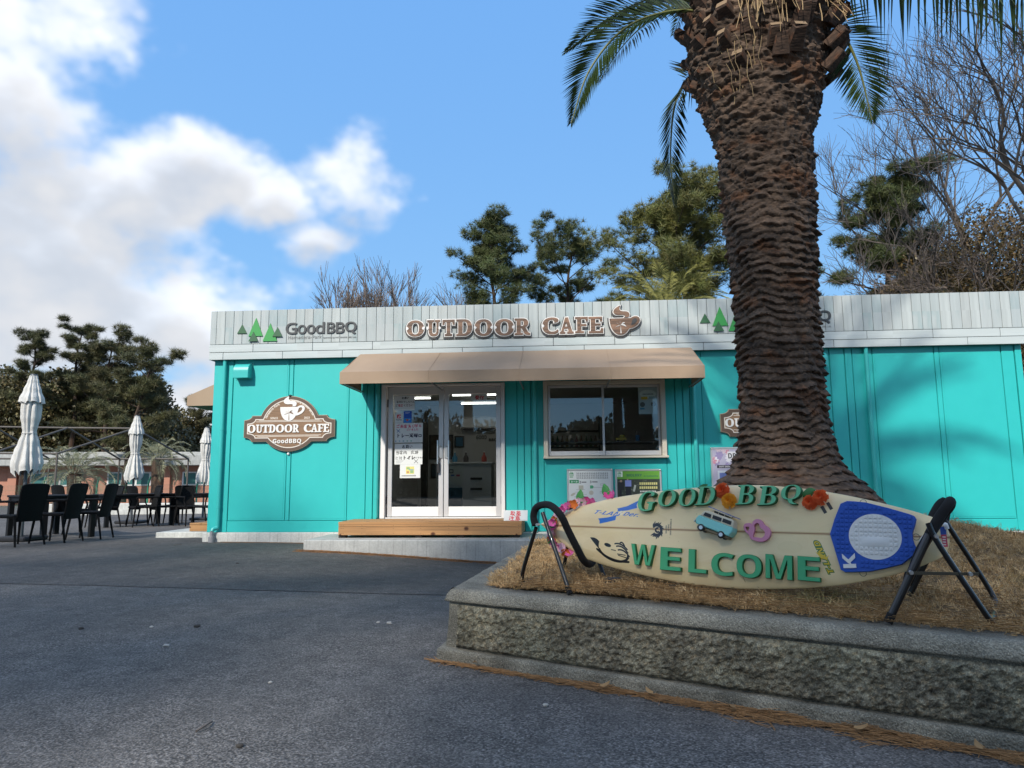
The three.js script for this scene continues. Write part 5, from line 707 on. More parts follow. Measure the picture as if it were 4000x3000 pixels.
{ // two folding stands
  const tubeM = phys({ color: lin(0.008, 0.008, 0.009), roughness: 0.28, clearcoat: 0.4 }), foam = std({ color: lin(0.010, 0.010, 0.011), roughness: 0.95 });
  M.brace = std({ color: lin(0.10, 0.085, 0.06), roughness: 0.4, metalness: 0.6 });
  const L = thing('board_stand', 'black tube folding stand under the nose of the surfboard', 'stand', [0, 0, 0], 0, 'surfboard stands');
  const y0 = 0.372;
  part(L, 'leg_loop', tube([[-0.165, 0.66, 7.23], [-0.245, 0.40, 7.13], [-0.243, y0, 7.128], [-0.225, y0 - 0.004, 7.10], [-0.12, y0 - 0.004, 6.92], [-0.045, y0, 6.79], [-0.03, 0.40, 6.775], [0.02, 0.66, 6.86]], 0.0105, 10, 80), tubeM);
  part(L, 'front_leg', rod([0.004, 0.362, 7.434], [-0.128, 0.738, 7.273], 0.0108, 0.0108, 12), tubeM); part(L, 'rear_leg', rod([0.20, 0.362, 7.08], [0.07, 0.738, 6.92], 0.0108, 0.0108, 12), tubeM);
  part(L, 'foot_cap', rod([0.006, 0.355, 7.436], [-0.006, 0.39, 7.422], 0.0135, 0.0135, 12), foam);
  part(L, 'foam_cradle', tube([[-0.168, 0.67, 7.225], [-0.178, 0.715, 7.213], [-0.165, 0.758, 7.228], [-0.125, 0.778, 7.278], [-0.082, 0.774, 7.33], [-0.035, 0.73, 7.375], [0.0, 0.655, 7.335], [0.045, 0.56, 7.285], [0.078, 0.495, 7.235], [0.11, 0.466, 7.16], [0.14, 0.49, 7.06], [0.15, 0.60, 6.98], [0.14, 0.72, 6.93], [0.115, 0.785, 6.91], [0.07, 0.79, 6.87], [0.03, 0.74, 6.84], [0.02, 0.67, 6.855]], 0.0185, 12, 110), foam);
  part(L, 'pivot_bolt', rod([-0.16, 0.676, 7.262], [-0.15, 0.676, 7.235], 0.007, 0.007, 10), M.steel);
  const R = thing('board_stand', 'black tube folding stand under the tail of the surfboard', 'stand', [0, 0, 0], 0, 'surfboard stands');
  part(R, 'leg_loop', tube([[1.37, 0.73, 8.145], [1.386, 0.68, 8.148], [1.545, 0.385, 8.17], [1.556, y0 - 0.004, 8.168], [1.585, y0 - 0.006, 8.12], [1.74, y0 - 0.004, 7.86], [1.80, y0 + 0.004, 7.76], [1.80, 0.41, 7.735], [1.655, 0.70, 7.71], [1.625, 0.765, 7.705]], 0.0108, 10, 110), tubeM);
  part(R, 'front_leg', rod([1.208, 0.362, 8.117], [1.385, 0.695, 8.125], 0.0145, 0.0145, 12), tubeM); part(R, 'foot_cap', rod([1.205, 0.357, 8.117], [1.222, 0.39, 8.118], 0.0165, 0.0165, 12), foam);
  part(R, 'rear_leg', rod([1.47, 0.362, 7.67], [1.64, 0.69, 7.70], 0.0145, 0.0145, 12), tubeM);
  part(R, 'foam_cradle', tube([[1.378, 0.685, 8.128], [1.42, 0.755, 8.134], [1.452, 0.80, 8.139], [1.470, 0.812, 8.12], [1.486, 0.795, 8.085], [1.474, 0.757, 8.05], [1.447, 0.686, 8.0], [1.405, 0.60, 7.975], [1.378, 0.51, 7.95], [1.39, 0.478, 7.89], [1.45, 0.53, 7.80], [1.54, 0.66, 7.745], [1.64, 0.79, 7.70], [1.665, 0.80, 7.70], [1.66, 0.76, 7.70], [1.642, 0.69, 7.70]], 0.0185, 12, 110), foam);
  part(R, 'brace_bar', (() => { const g = bx(-0.125, 0.125, -0.006, 0.006, -0.0015, 0.0015, 0.0005); g.rotateY(-0.1); return g.translate(1.398, 0.545, 8.162); })(), M.brace);
  for (const p of [[1.29, 0.547, 8.148], [1.49, 0.545, 8.175], [1.388, 0.682, 8.158]]) part(R, 'bolt', rod(p, [p[0] - 0.002, p[1], p[2] + 0.012], 0.0085, 0.007, 12), M.steel);
  single('under_brick', cbox(0.09, 0.05, 0.06, 0.01), M.black, 'small dark block on the grass under the nose of the surfboard', 'block', [0.235, 0.38, 7.22]);
}
// ---------------------------------------------------------------- date palm
const barkTex = (() => { const g1 = tileFbm(8, 5, 711), g2 = tileFbm(32, 4, 722); return dataTex(1024, 512, (x, y) => { const f = g2(x * 1.0, y * 3), c = 0.36 + 0.30 * (g1(x, y) - 0.5) + 0.30 * (f - 0.5), w = smooth(0.5, 0.7, g1(x + 0.4, y + 0.7)); return [c * mix(1.0, 1.12, w), c * mix(0.87, 0.84, w), c * mix(0.76, 0.64, w)]; }, true, [1, 1]); })();
const barkBump = dataTex(512, 512, (x, y) => 0.6 * nB(x * 2, y) + 0.4 * nC(x * 0.5, y * 2), false);
M.bark = std({ map: barkTex, bumpMap: barkBump, bumpScale: 0.012, roughness: 0.95, color: lin(0.88, 0.78, 0.70) });
M.stub = std({ map: barkTex, bumpMap: barkBump, bumpScale: 0.006, roughness: 0.9, color: lin(0.80, 0.62, 0.52) });
M.stubCut = std({ color: lin(0.27, 0.185, 0.11), roughness: 0.9 });
M.fibre = std({ color: lin(0.42, 0.29, 0.15), roughness: 0.9 });
const leafMat = (r, g, b, t = 0.3) => phys({ color: lin(r, g, b), roughness: 0.62, transmission: t * 0, thickness: 0 });
M.frond = phys({ color: lin(0.042, 0.075, 0.022), roughness: 0.45 });
M.frondTip = phys({ color: lin(0.13, 0.13, 0.03), roughness: 0.5 });
M.rachis = std({ color: lin(0.14, 0.15, 0.045), roughness: 0.5 });
// feather leaf: midrib along pts (world), leaflets hang from both sides
function frond(parent, pts, o = {}) {
  const { n = 62, len = 0.42, w = 0.016, r0 = 0.022, droop = 0.35, vee = 0.5, mat = M.frond, rmat = M.rachis, tip = 0.28, start = 0.12, sweep = 0.75, nrm } = o;
  const c = new THREE.CatmullRomCurve3(pts.map((p) => p.isVector3 ? p : V3(...p))), N = 40, gs = [];
  const rib = new THREE.TubeGeometry(c, N, 1, 6, false), rp = rib.attributes.position;
  for (let i = 0; i <= N; i++) { const q = c.getPointAt(i / N), r = mix(r0, r0 * 0.16, Math.sqrt(i / N)); for (let k = 0; k <= 6; k++) { const j = i * 7 + k; rp.setXYZ(j, q.x + (rp.getX(j) - q.x) * r, q.y + (rp.getY(j) - q.y) * r * 0.7, q.z + (rp.getZ(j) - q.z) * r); } }
  rib.computeVertexNormals();
  const up = V3(0, 1, 0), face = nrm ? V3(...nrm).normalize() : up, P = [], add = (a, b, d) => P.push(a.x, a.y, a.z, b.x, b.y, b.z, d.x, d.y, d.z);
  for (let i = 0; i < n; i++) for (const s of [-1, 1]) {
    const t = Math.min(0.995, start + (1 - start) * (i + rr(0, 0.6)) / n), q = c.getPointAt(t), T = c.getTangentAt(t), S = T.clone().cross(face).normalize().multiplyScalar(s); if (!S.length()) S.set(s, 0, 0);
    const B = S.clone().cross(T).multiplyScalar(s).normalize(), env = Math.pow(Math.sin(Math.PI * Math.min(1, 0.16 + 0.84 * (1 - t * 0.88))), 0.6), L = len * mix(0.5, 1, env) * mix(1, tip / 0.28 * 0.55, t * t) * (1 - 0.72 * Math.pow(t, 5)) * rr(0.88, 1.08);
    const d = S.clone().multiplyScalar(1).addScaledVector(T, sweep * mix(0.7, 1.6, t) + 1.6 * Math.pow(t, 6) + rr(-0.1, 0.1)).addScaledVector(B, vee * rr(0.5, 1.1)).normalize();
    const a = q.clone(), m = a.clone().addScaledVector(d, L * 0.5).addScaledVector(up, -droop * L * 0.12), e = a.clone().addScaledVector(d, L).addScaledVector(up, -droop * L * rr(0.4, 0.8)), W = T.clone().multiplyScalar(w * rr(0.8, 1.15)), k = B.clone().multiplyScalar(w * 0.5);
    const a2 = a.clone().addScaledVector(W, 0.5), m1 = m.clone().addScaledVector(W, -0.5).add(k), m2 = m.clone().addScaledVector(W, 0.5).add(k);
    add(a, m1, m); add(a, m, m2); add(m1, e, m); add(m, e, m2);
  }
  const lg = new THREE.BufferGeometry(); lg.setAttribute('position', new THREE.Float32BufferAttribute(P, 3)); lg.computeVertexNormals();
  const f = part(parent, 'frond', rib, rmat); part(f, 'leaflets', lg, mat); return f;
}
const palm = thing('date_palm', 'massive date palm with scaly brown trunk behind the surfboard', 'palm tree', [PALM.x, 0, PALM.z]);
{
  const prof = [[0.30, 0.80], [0.5, 0.76], [0.62, 0.70], [0.72, 0.64], [0.80, 0.585], [0.874, 0.52], [0.943, 0.435], [1.014, 0.39], [1.154, 0.347], [1.294, 0.322], [1.58, 0.304], [1.87, 0.303], [2.31, 0.302], [2.76, 0.328], [2.94, 0.338], [3.30, 0.350], [3.62, 0.362], [3.74, 0.41], [3.86, 0.44], [4.05, 0.49], [4.25, 0.53], [4.5, 0.55], [4.75, 0.52], [5.0, 0.44], [5.3, 0.2]];
  const rad = (y) => { for (let i = 0; i < prof.length - 1; i++) if (y <= prof[i + 1][0]) return mix(prof[i][1], prof[i + 1][1], smooth(0, 1, Math.max(0, (y - prof[i][0]) / (prof[i + 1][0] - prof[i][0]))) * 0.35 + 0.65 * Math.max(0, (y - prof[i][0]) / (prof[i + 1][0] - prof[i][0]))); return prof[prof.length - 1][1]; };
  const lean = (y) => [mix(0.02, -0.05, y / 4.6), 0];
  const NU = 420, NV = 560, Y0 = 0.3, Y1 = 5.3;
  const rowH = (y) => 0.058;
  const g = grid(NU, NV, (u, v) => {
    const y = mix(Y0, Y1, Math.pow(v, 1.02)), a = u * Math.PI * 2, ca = Math.cos(a), sa = Math.sin(a), r = rad(y), nx = ca * r * 3, nz = sa * r * 3;
    const wob = fbm(ca * 2.2, y * 1.6, sa * 2.2, 3), wav = 0.024 * fbm(ca * 3.2, y * 5, sa * 3.2 + 9, 3) + 0.035 * fbm(ca * 1.3 + 4, y * 1.1, sa * 1.3, 2);
    const rowf = (y + wav * 1.5 + 0.012 * Math.sin(a * 3 + y * 2)) / rowH(y), row = Math.floor(rowf), f0 = rowf - row, cells = Math.max(9, Math.round(2 * Math.PI * r / 0.25)), cf = u * cells + (row % 2) * 0.5 + 0.23 * row, ci = Math.floor(cf), cx = cf - ci - 0.5;
    const h = perlin.noise(ci * 7.3 + row * 3.1, row * 1.7, 5.5);
    const f = Math.min(1, Math.max(0, f0 + 0.34 * h + 0.16 * (Math.abs(cx) * 2 - 0.5))), lens = 1 - Math.pow(Math.abs(cx) * 2, 2.2), jag = fbm(nx * 7, y * 22, nz * 7, 3);
    const up = smooth(2.75, 3.1, y);                                  // above: torn leaf bases, no clean rows
    const scale = (0.35 + 0.65 * lens) * (f < 0.12 ? f / 0.12 : 1 - Math.pow((f - 0.12) / 0.88, 1.2)) * 0.036 * (1 + 0.9 * h) + 0.018 * jag;
    const torn = 0.085 * Math.abs(fbm(nx * 2.0, y * 15, nz * 2.0, 4)) + 0.04 * fbm(nx * 5, y * 26, nz * 5, 3);
    let d = mix(scale, torn + scale * 0.12, up) + 0.03 * wob; if (y < 1.0) d += 0.05 * fbm(ca * 3, y * 4, sa * 3, 3) * smooth(1.05, 0.7, y);
    const R = r + d - 0.012, [lx] = lean(y); return [ca * R + lx, y - 0.012 * (1 - f) * lens, sa * R, u * 2.6, y * 1.2];
  });
  part(palm, 'trunk', g, M.bark);
  // cut leaf bases below the crown
  setSeed(404);
  for (let i = 0; i < 110; i++) {
    const t = i / 110, y = mix(4.02, 4.95, Math.pow(t, 0.85)) + rr(-0.05, 0.05), a = i * 2.39996 + rr(-0.2, 0.2), r = rad(y) + 0.012, w = rr(0.04, 0.068), L = rr(0.10, 0.20), tilt = rr(0.45, 1.1);
    const s = shapeOf([[-w, 0], [w, 0], [w * 0.72, L], [-w * 0.72, L * rr(0.8, 1)]]), q = extrude(s, 0.055, 0.008); q.translate(0, -0.02, -0.027); q.rotateX(tilt); q.translate(0, y, r); q.rotateY(a);
    const o = part(palm, 'leaf_base', q, M.stub); const cut = new THREE.ShapeGeometry(shapeOf([[-w * 0.7, -0.022], [w * 0.7, -0.022], [w * 0.66, 0.026], [-w * 0.66, 0.026]])); cut.rotateX(-Math.PI / 2 + 0.12); cut.translate(0, L * 0.985 - 0.012, 0); cut.rotateX(tilt); cut.translate(0, y, r); cut.rotateY(a); part(o, 'cut_face', cut, M.stubCut);
  }
  // hanging fibres
  const fb = []; for (const [cy, ca, n, L] of [[4.75, 1.75, 34, 0.5], [3.85, 2.25, 14, 0.36], [4.6, 0.9, 12, 0.3]]) for (let i = 0; i < n; i++) { const a = ca + rr(-0.35, 0.35), r = rad(cy) + 0.05, p = [[r * Math.cos(a) * 0.95, cy + rr(-0.1, 0.15), r * Math.sin(a) * 0.95]]; let x = p[0][0], y = p[0][1], z = p[0][2]; const up = cy < 4 ? 1 : -1; for (let k = 0; k < 4; k++) { x += Math.cos(a) * 0.03 + rr(-0.025, 0.025); z += Math.sin(a) * 0.03 + rr(-0.02, 0.02); y += up * L / 4 * rr(0.7, 1.2) * (up > 0 ? 0.8 : 1); p.push([x, y, z]); } fb.push(tube(p, rr(0.002, 0.004), 4, 8)); }
  part(palm, 'hanging_fibres', merge(fb), M.fibre).userData.kind = 'stuff';
  // fronds that reach into view
  const F = (pts, o) => frond(palm, pts.map(([x, y, z]) => V3(x, y, z)), o);
  F([[-0.35, 4.66, 0.1], [-0.75, 4.67, 0.15], [-1.12, 4.52, 0.2], [-1.42, 4.16, 0.22], [-1.58, 3.72, 0.2]], { nrm: [0.2, 0.7, 0.9], len: 0.40, n: 130, droop: 0.05, vee: 0.3, r0: 0.03, sweep: 0.9, w: 0.02 });
  F([[0.35, 4.72, 0.05], [0.55, 4.52, 0.1], [0.68, 4.2, 0.12], [0.77, 3.68, 0.12]], { nrm: [0, 0.1, 1], len: 0.40, n: 80, droop: 0.05, vee: 0.15, sweep: 0.62, r0: 0.026, w: 0.02 });
  F([[-0.3, 4.6, -0.4], [-0.55, 4.5, -0.8], [-0.60, 4.1, -1.1], [-0.56, 3.58, -1.25]], { nrm: [0.6, 0.2, 0.8], len: 0.36, n: 76, droop: 0.05, vee: 0.2, sweep: 0.8, w: 0.02 });
  F([[0.3, 5.0, 0.15], [0.75, 5.02, 0.25], [1.25, 4.86, 0.3], [1.8, 4.70, 0.32], [2.25, 4.52, 0.32], [2.7, 4.28, 0.32]], { len: 0.5, n: 80, droop: 1.3, vee: -0.7, w: 0.022, sweep: 0.45 });
  F([[-0.25, 4.95, 0.3], [-1.0, 5.55, 0.55], [-1.9, 5.5, 0.7], [-2.45, 5.15, 0.75], [-2.80, 4.80, 0.75]], { len: 0.36, n: 100, droop: 0.2, vee: 0.3, w: 0.02, mat: M.frondTip });
  F([[-0.35, 4.78, 0.0], [-0.8, 4.98, -0.1], [-1.2, 4.9, -0.2], [-1.6, 4.62, -0.25]], { len: 0.4, n: 90, w: 0.02, droop: 0.1 });
  // the rest of the crown above the frame
  for (let i = 0; i < 34; i++) {
    const a = i * 2.39996, k = i / 34, ca = Math.cos(a), sa = Math.sin(a), lat = Math.abs(ca), el = mix(sa > 0.3 || lat > 0.5 ? 0.6 : 0.4, 1.3, k), L = rr(2.3, 3.0);
    const b = 4.95 + k * 0.35, p = []; let x = ca * 0.25, y = b, z = sa * 0.25, e = el; for (let s = 0; s <= 5; s++) { p.push([x, y, z]); x += ca * Math.cos(e) * L / 5; z += sa * Math.cos(e) * L / 5; y += Math.sin(e) * L / 5; e -= mix(0.30, 0.24, k) * (0.5 + s * 0.16); }
    F(p, { len: 0.46, n: 84, w: 0.022, droop: 0.3, r0: 0.026 });
  }
}
// ---------------------------------------------------------------- terrace furniture
M.rattan = phys({ color: lin(0.005, 0.005, 0.0055), specularIntensity: 0.4, roughness: 0.7, bumpMap: dataTex(64, 64, (x, y) => (Math.sin(x * 50) * Math.sin(y * 50) > 0 ? 0.9 : 0.2), false, [30, 30]), bumpScale: 0.003 });
M.tableBlack = phys({ color: lin(0.006, 0.006, 0.007), specularIntensity: 0.5, roughness: 0.6 });
M.canvas = std({ color: lin(0.60, 0.59, 0.56), roughness: 0.9, bumpMap: nBump(), bumpScale: 0.006 });
function nBump() { return dataTex(256, 256, (x, y) => nB(x, y), false, [2, 2]); }
M.polePaint = std({ color: lin(0.10, 0.11, 0.12), roughness: 0.4, metalness: 0.3 });
function makeChair(label) { // woven resin armchair, front towards +z
  const o = thing('terrace_chair', label, 'chair', [0, 0, 0], 0, 'black terrace chairs');
  part(o, 'seat', uvMetres(cbox(0.46, 0.045, 0.46, 0.016)), M.rattan, [0, 0.435, 0.01]);
  part(o, 'backrest', grid(10, 10, (u, v) => { const w = mix(0.36, 0.42, v); return [(u - 0.5) * w, 0.36 + 0.52 * v + 0.015 * Math.sin(Math.PI * u) * v, -0.215 - 0.10 * v - 0.03 * Math.sin(Math.PI * u), u, v]; }), M.rattan);
  part(o, 'backrest_rear', grid(10, 10, (u, v) => { const w = mix(0.36, 0.42, 1 - v); return [(u - 0.5) * w, 0.36 + 0.52 * (1 - v) + 0.015 * Math.sin(Math.PI * u) * (1 - v), -0.24 - 0.10 * (1 - v) - 0.03 * Math.sin(Math.PI * u), u, v]; }), M.rattan);
  part(o, 'back_frame', tube([[-0.185, 0.36, -0.225], [-0.212, 0.872, -0.33], [-0.2, 0.888, -0.337], [0.2, 0.888, -0.337], [0.212, 0.872, -0.33], [0.185, 0.36, -0.225]], 0.014, 7, 40), M.rattan);
  for (const s of [-1, 1]) {
    part(o, 'leg', rod([s * 0.245, 0, 0.25], [s * 0.215, 0.43, 0.2], 0.014, 0.021, 8), M.rattan); part(o, 'leg', rod([s * 0.235, 0, -0.30], [s * 0.205, 0.43, -0.215], 0.014, 0.022, 8), M.rattan);
    part(o, 'armrest', tube([[s * 0.235, 0.44, 0.2], [s * 0.262, 0.56, 0.17], [s * 0.265, 0.645, 0.2], [s * 0.262, 0.65, 0.1], [s * 0.25, 0.655, -0.15], [s * 0.228, 0.65, -0.27]], 0.017, 8, 24), M.rattan);
  }
  return o;
}
function makeTable(label, L = 1.5) { // long axis x
  const o = thing('terrace_table', label, 'table', [0, 0, 0], 0, 'black terrace tables');
  part(o, 'tabletop', uvMetres(cbox(L, 0.04, 0.88, 0.006)), M.tableBlack, [0, 0.71, 0]);
  for (const s of [-1, 1]) { part(o, 'apron', cbox(L - 0.16, 0.07, 0.02, 0.003), M.tableBlack, [0, 0.654, s * 0.40]); part(o, 'apron', cbox(0.02, 0.07, 0.78, 0.003), M.tableBlack, [s * (L / 2 - 0.05), 0.654, 0]); for (const t of [-1, 1]) part(o, 'leg', cbox(0.085, 0.69, 0.085, 0.006), M.tableBlack, [s * (L / 2 - 0.055), 0.345, t * 0.38]); }
  return o;
}
function makeUmbrella(label, sd = 0) { // closed parasol
  const o = thing('closed_parasol', label, 'parasol', [0, 0, 0], 0, 'closed grey parasols');
  part(o, 'base_slab', cbox(0.55, 0.075, 0.55, 0.02), M.black, [0, 0.04, 0]); part(o, 'base_socket', rod([0, 0.07, 0], [0, 0.42, 0], 0.034, 0.03, 12), M.polePaint); part(o, 'pole', rod([0, 0.07, 0], [0, 2.66, 0], 0.024, 0.022, 12), M.polePaint);
  const cloth = (prof, folds, amp, seedv, hem = 0) => grid(96, 60, (u, v) => { const k = v * (prof.length - 1), i = Math.min(prof.length - 2, Math.floor(k)), f = smooth(0, 1, k - i), y = mix(prof[i][0], prof[i + 1][0], k - i), r = mix(prof[i][1], prof[i + 1][1], f), a = u * Math.PI * 2, n = perlin.noise(Math.cos(a) * 1.5 + seedv, y * 1.6, Math.sin(a) * 1.5); const fold = Math.abs(Math.sin(a * folds / 2 + n * 1.6 + seedv)), R = r * (1 + amp * (fold - 0.5) + 0.25 * n * amp); const dy = hem * (1 - v) * (1 - v) * (fold - 0.5 + 1.2 * perlin.noise(Math.cos(a) * 1.1, 3.3 + seedv, Math.sin(a) * 1.1)); return [Math.cos(a) * R, y + dy, Math.sin(a) * R]; });
  part(o, 'canopy', cloth([[1.08, 0.185], [1.2, 0.20], [1.38, 0.17], [1.55, 0.13], [1.72, 0.09], [1.76, 0.086], [1.85, 0.10], [2.0, 0.125], [2.15, 0.13], [2.3, 0.12], [2.42, 0.08], [2.6, 0.04]], 11, 0.34, 1.7 + sd, 0.10), M.canvas);
  part(o, 'vent_cap', cloth([[2.24, 0.165], [2.30, 0.158], [2.45, 0.115], [2.6, 0.075], [2.68, 0.058], [2.705, 0.052]], 11, 0.28, 0.6 + sd, 0.03), M.canvas);
  part(o, 'tie_strap', new THREE.TorusGeometry(0.098, 0.010, 6, 40).rotateX(Math.PI / 2).translate(0, 1.74, 0), M.canvas); part(o, 'crown_cap', rod([0, 2.70, 0], [0, 2.73, 0], 0.055, 0.05, 20), M.polePaint);
  return o;
}
{
  const gy = (x, z) => groundY(x, z);
  const T1 = makeTable('black table nearest the camera on the terrace'); T1.position.set(-9.1, gy(-9.1, -1.25), -1.25); T1.rotation.y = -0.55;
  const T2 = copy(T1, 'black table in the second row under the middle parasol', [-9.95, gy(-9.9, -5.1), -5.1], 0.9);
  copy(T1, 'black table farthest back beside the third parasol', [-9.15, gy(-9, -6.9), -6.9], 0.6);
  const c0 = makeChair('black woven chair seen from behind at the left of the nearest table');
  const put = (o, x, z, turn) => { o.position.set(x, gy(x, z), z); o.rotation.y = turn; };
  put(c0, -8.19, 0.70, -1.80);
  const list = [['black woven chair seen from behind at the right of the nearest table', -8.04, 0.05, -1.63], ['black woven chair at the right end of the nearest table, its side catching light', -8.02, -0.72, -1.75],
    ['black woven chair cut off by the left edge behind the nearest table', -9.55, -0.1, 2.9], ['black woven chair turned from the camera at the left of the second table', -10.25, -4.42, Math.PI + 0.6], ['black woven chair half hidden behind the left chair of the second table', -10.1, -5.75, 0.5],
    ['black woven chair seen from behind in front of the second table', -9.52, -4.72, Math.PI + 0.75], ['black woven chair at the right of the second table beside its leg', -9.26, -5.12, Math.PI + 0.8], ['black woven chair seen squarely from behind at the third table', -9.56, -6.35, Math.PI + 0.05],
    ['black woven chair facing right at the third table', -8.62, -5.15, Math.PI - 1.0], ['black woven chair next to the corner of the cafe', -8.05, -4.85, Math.PI + 0.3], ['black woven chair on the far side of the third table', -8.75, -7.5, 0.2], ['black woven chair on the far side of the nearest table behind the parasol pole', -9.35, -2.2, 0.5]];
  for (const [l, x, z, t] of list) put(copy(c0, l), x, z, t);
  const u0 = makeUmbrella('closed grey parasol nearest the camera at the left edge'); u0.position.set(-8.85, gy(-8.8, -0.3), -0.25);
  const u1 = makeUmbrella('closed grey parasol in the middle of the terrace', 3.3); u1.position.set(-10.75, gy(-10.7, -6), -6.3); u1.scale.set(0.98, 0.98, 0.98);
  const u2 = makeUmbrella('closed grey parasol standing close to the cafe corner', 7.1); u2.position.set(-9.95, gy(-10, -8.2), -8.3); u2.scale.set(0.93, 0.93, 0.93);
}
{ // bare pipe frame of a party tent
  const F = thing('tent_frame', 'bare grey pipe frame of a tent behind the terrace', 'tent frame');
  const pm = std({ color: lin(0.12, 0.105, 0.09), roughness: 0.6, metalness: 0.2 }), bays = 4;
  const P = (x, y, z) => V3(x, y, z), gy = -0.18;
  const front = [[-23.6, -10.0], [-20.9, -10.6], [-18.9, -11.5], [-17.15, -12.2]], back = [[-22.9, -16.0], [-21.0, -17.0], [-18.6, -17.9], [-16.0, -18.6]], he = 1.93, hr = 3.0;
  const ridge = front.map((f, i) => [(f[0] + back[i][0]) / 2 + 0.1, (f[1] + back[i][1]) / 2]);
  for (let i = 0; i < bays; i++) { const a = front[i], b = back[i], r = ridge[i]; part(F, 'post', rod(P(a[0], gy, a[1]), P(a[0], he, a[1]), 0.035), pm); part(F, 'post', rod(P(b[0], gy, b[1]), P(b[0], he, b[1]), 0.035), pm); part(F, 'rafter', rod(P(a[0], he, a[1]), P(r[0], hr, r[1]), 0.035), pm); part(F, 'rafter', rod(P(b[0], he, b[1]), P(r[0], hr, r[1]), 0.035), pm);
    if (i < bays - 1) for (const [l, h, n] of [[front, he, 'eave_pipe'], [back, he, 'eave_pipe'], [ridge, hr, 'ridge_pipe']]) part(F, n, rod(P(l[i][0], h, l[i][1]), P(l[i + 1][0], h, l[i + 1][1]), 0.035), pm); }
}
{ // park building with deep concrete eave
  const B = thing('park_building', 'low salmon pink park building with a thick concrete eave', 'building', [-19.5, -0.25, -25.0], 0.22);
  const pink = std({ color: lin(0.46, 0.22, 0.15), roughness: 0.85 }), teal = std({ color: lin(0.05, 0.16, 0.15), roughness: 0.2 });
  part(B, 'wall', bx(-9, 9, 0, 2.05, -5, 0, 0.01), pink); part(B, 'eave', bx(-9.6, 9.6, 2.05, 2.62, -5.6, 0.9, 0.03), M.concrete); part(B, 'roof_slab', bx(-9.2, 9.2, 2.62, 2.75, -5.2, 0.4, 0.02), M.concrete);
  for (let i = 0; i < 5; i++) { const x = -7.4 + i * 3.6; const w = part(B, 'window', bx(x, x + 2.1, 1.05, 1.75, 0.001, 0.04, 0.01), M.whiteAlu); for (let k = 0; k < 3; k++) part(w, 'pane', bx(x + 0.08 + k * 0.67, x + 0.66 + k * 0.67, 1.12, 1.68, 0.04, 0.05, 0.005), teal); part(B, 'pilaster', bx(x - 0.95, x - 0.55, 0, 2.05, 0.001, 0.18, 0.01), pink); }
}
{ // green mesh fence, concrete edging
  const fm = std({ color: lin(0.03, 0.28, 0.17), roughness: 0.5 });
  const F = thing('mesh_fence', 'green mesh fence with angled post tops in front of the park building', 'fence');
  const A = V3(-24, -0.2, -17.5), D = V3(0.9, 0, -0.43).normalize();
  for (let i = 0; i < 9; i++) { const p = A.clone().addScaledVector(D, i * 2); part(F, 'post', tube([[p.x, p.y, p.z], [p.x, p.y + 1.05, p.z], [p.x + 0.18, p.y + 1.4, p.z + 0.15]], 0.035, 6, 8), fm); if (i < 8) { const g = []; for (let k = 0; k < 40; k++) { const q = p.clone().addScaledVector(D, k * 0.05); g.push(rod([q.x, q.y + 0.03, q.z], [q.x, q.y + 1.05, q.z], 0.003, 0.003, 3)); } for (let k = 0; k < 6; k++) { const q = p.clone().addScaledVector(D, 2); g.push(rod([p.x, p.y + 0.05 + k * 0.2, p.z], [q.x, q.y + 0.05 + k * 0.2, q.z], 0.004, 0.004, 3)); } part(F, 'mesh_panel', merge(g), fm); } }
  single('low_wall', uvMetres(cbox(9, 0.42, 0.3, 0.02)), M.whiteConcrete, 'low white concrete wall at the back of the terrace', 'wall', [-13.6, 0.03, -13.2]).rotation.y = 0.2;
}
const PEBBLES = [[-3.050, 6.586, 0.013, 1, 'dark pebble farthest left on the asphalt'], [-2.627, 6.522, 0.011, 0, 'pale pebble left of the dark clod on the asphalt'], [-2.344, 6.495, 0.016, 1, 'dark clod of dirt on the asphalt'], [-2.240, 7.031, 0.014, 0, 'pale stone in front of the dark clod on the asphalt'], [-1.229, 6.312, 0.009, 0, 'small pale pebble left of its larger neighbour'], [-1.150, 6.343, 0.014, 0, 'pale stone nearest the planter corner'], [-1.357, 7.719, 0.008, 0, 'tiny white pebble alone in the middle of the asphalt'], [-1.139, 8.504, 0.011, 1, 'dark pebble closest to the camera'], [-0.101, 7.994, 0.010, 0, 'pale pebble in front of the planter wall'], [-3.801, 2.803, 0.013, 1, 'small dark pebble on the new asphalt']];
const TWIGS = [[[-1.359, 0.008, 8.380], [-1.347, 0.014, 8.336], [-1.354, 0.008, 8.271]], [[-5.713, 0.012, 0.749], [-5.674, 0.014, 0.707], [-5.635, 0.012, 0.666]]];
// ---------------------------------------------------------------- trees
const barkPine = std({ map: barkTex, color: lin(0.55, 0.50, 0.48), roughness: 0.95 });
const barkGrey = std({ color: lin(0.15, 0.125, 0.105), roughness: 0.9 });
const twigBrown = std({ color: lin(0.20, 0.155, 0.125), roughness: 0.9 });
function fan(n, s, w, up) { // needle tuft: thin blades springing from one point
  setSeed(s); const P = []; for (let i = 0; i < n; i++) { const a = i * 2.39996, e = Math.acos(1 - (i + 0.5) / n * up), d = V3(Math.sin(e) * Math.cos(a), Math.cos(e), Math.sin(e) * Math.sin(a)), t = d.clone().cross(V3(rr(-1, 1), rr(-1, 1), rr(-1, 1))).normalize().multiplyScalar(w / 2), L = rr(0.75, 1.1); P.push(-t.x, -t.y, -t.z, t.x, t.y, t.z, d.x * L, d.y * L, d.z * L); }
  const g = new THREE.BufferGeometry(); g.setAttribute('position', new THREE.Float32BufferAttribute(P, 3)); g.computeVertexNormals(); return g;
}
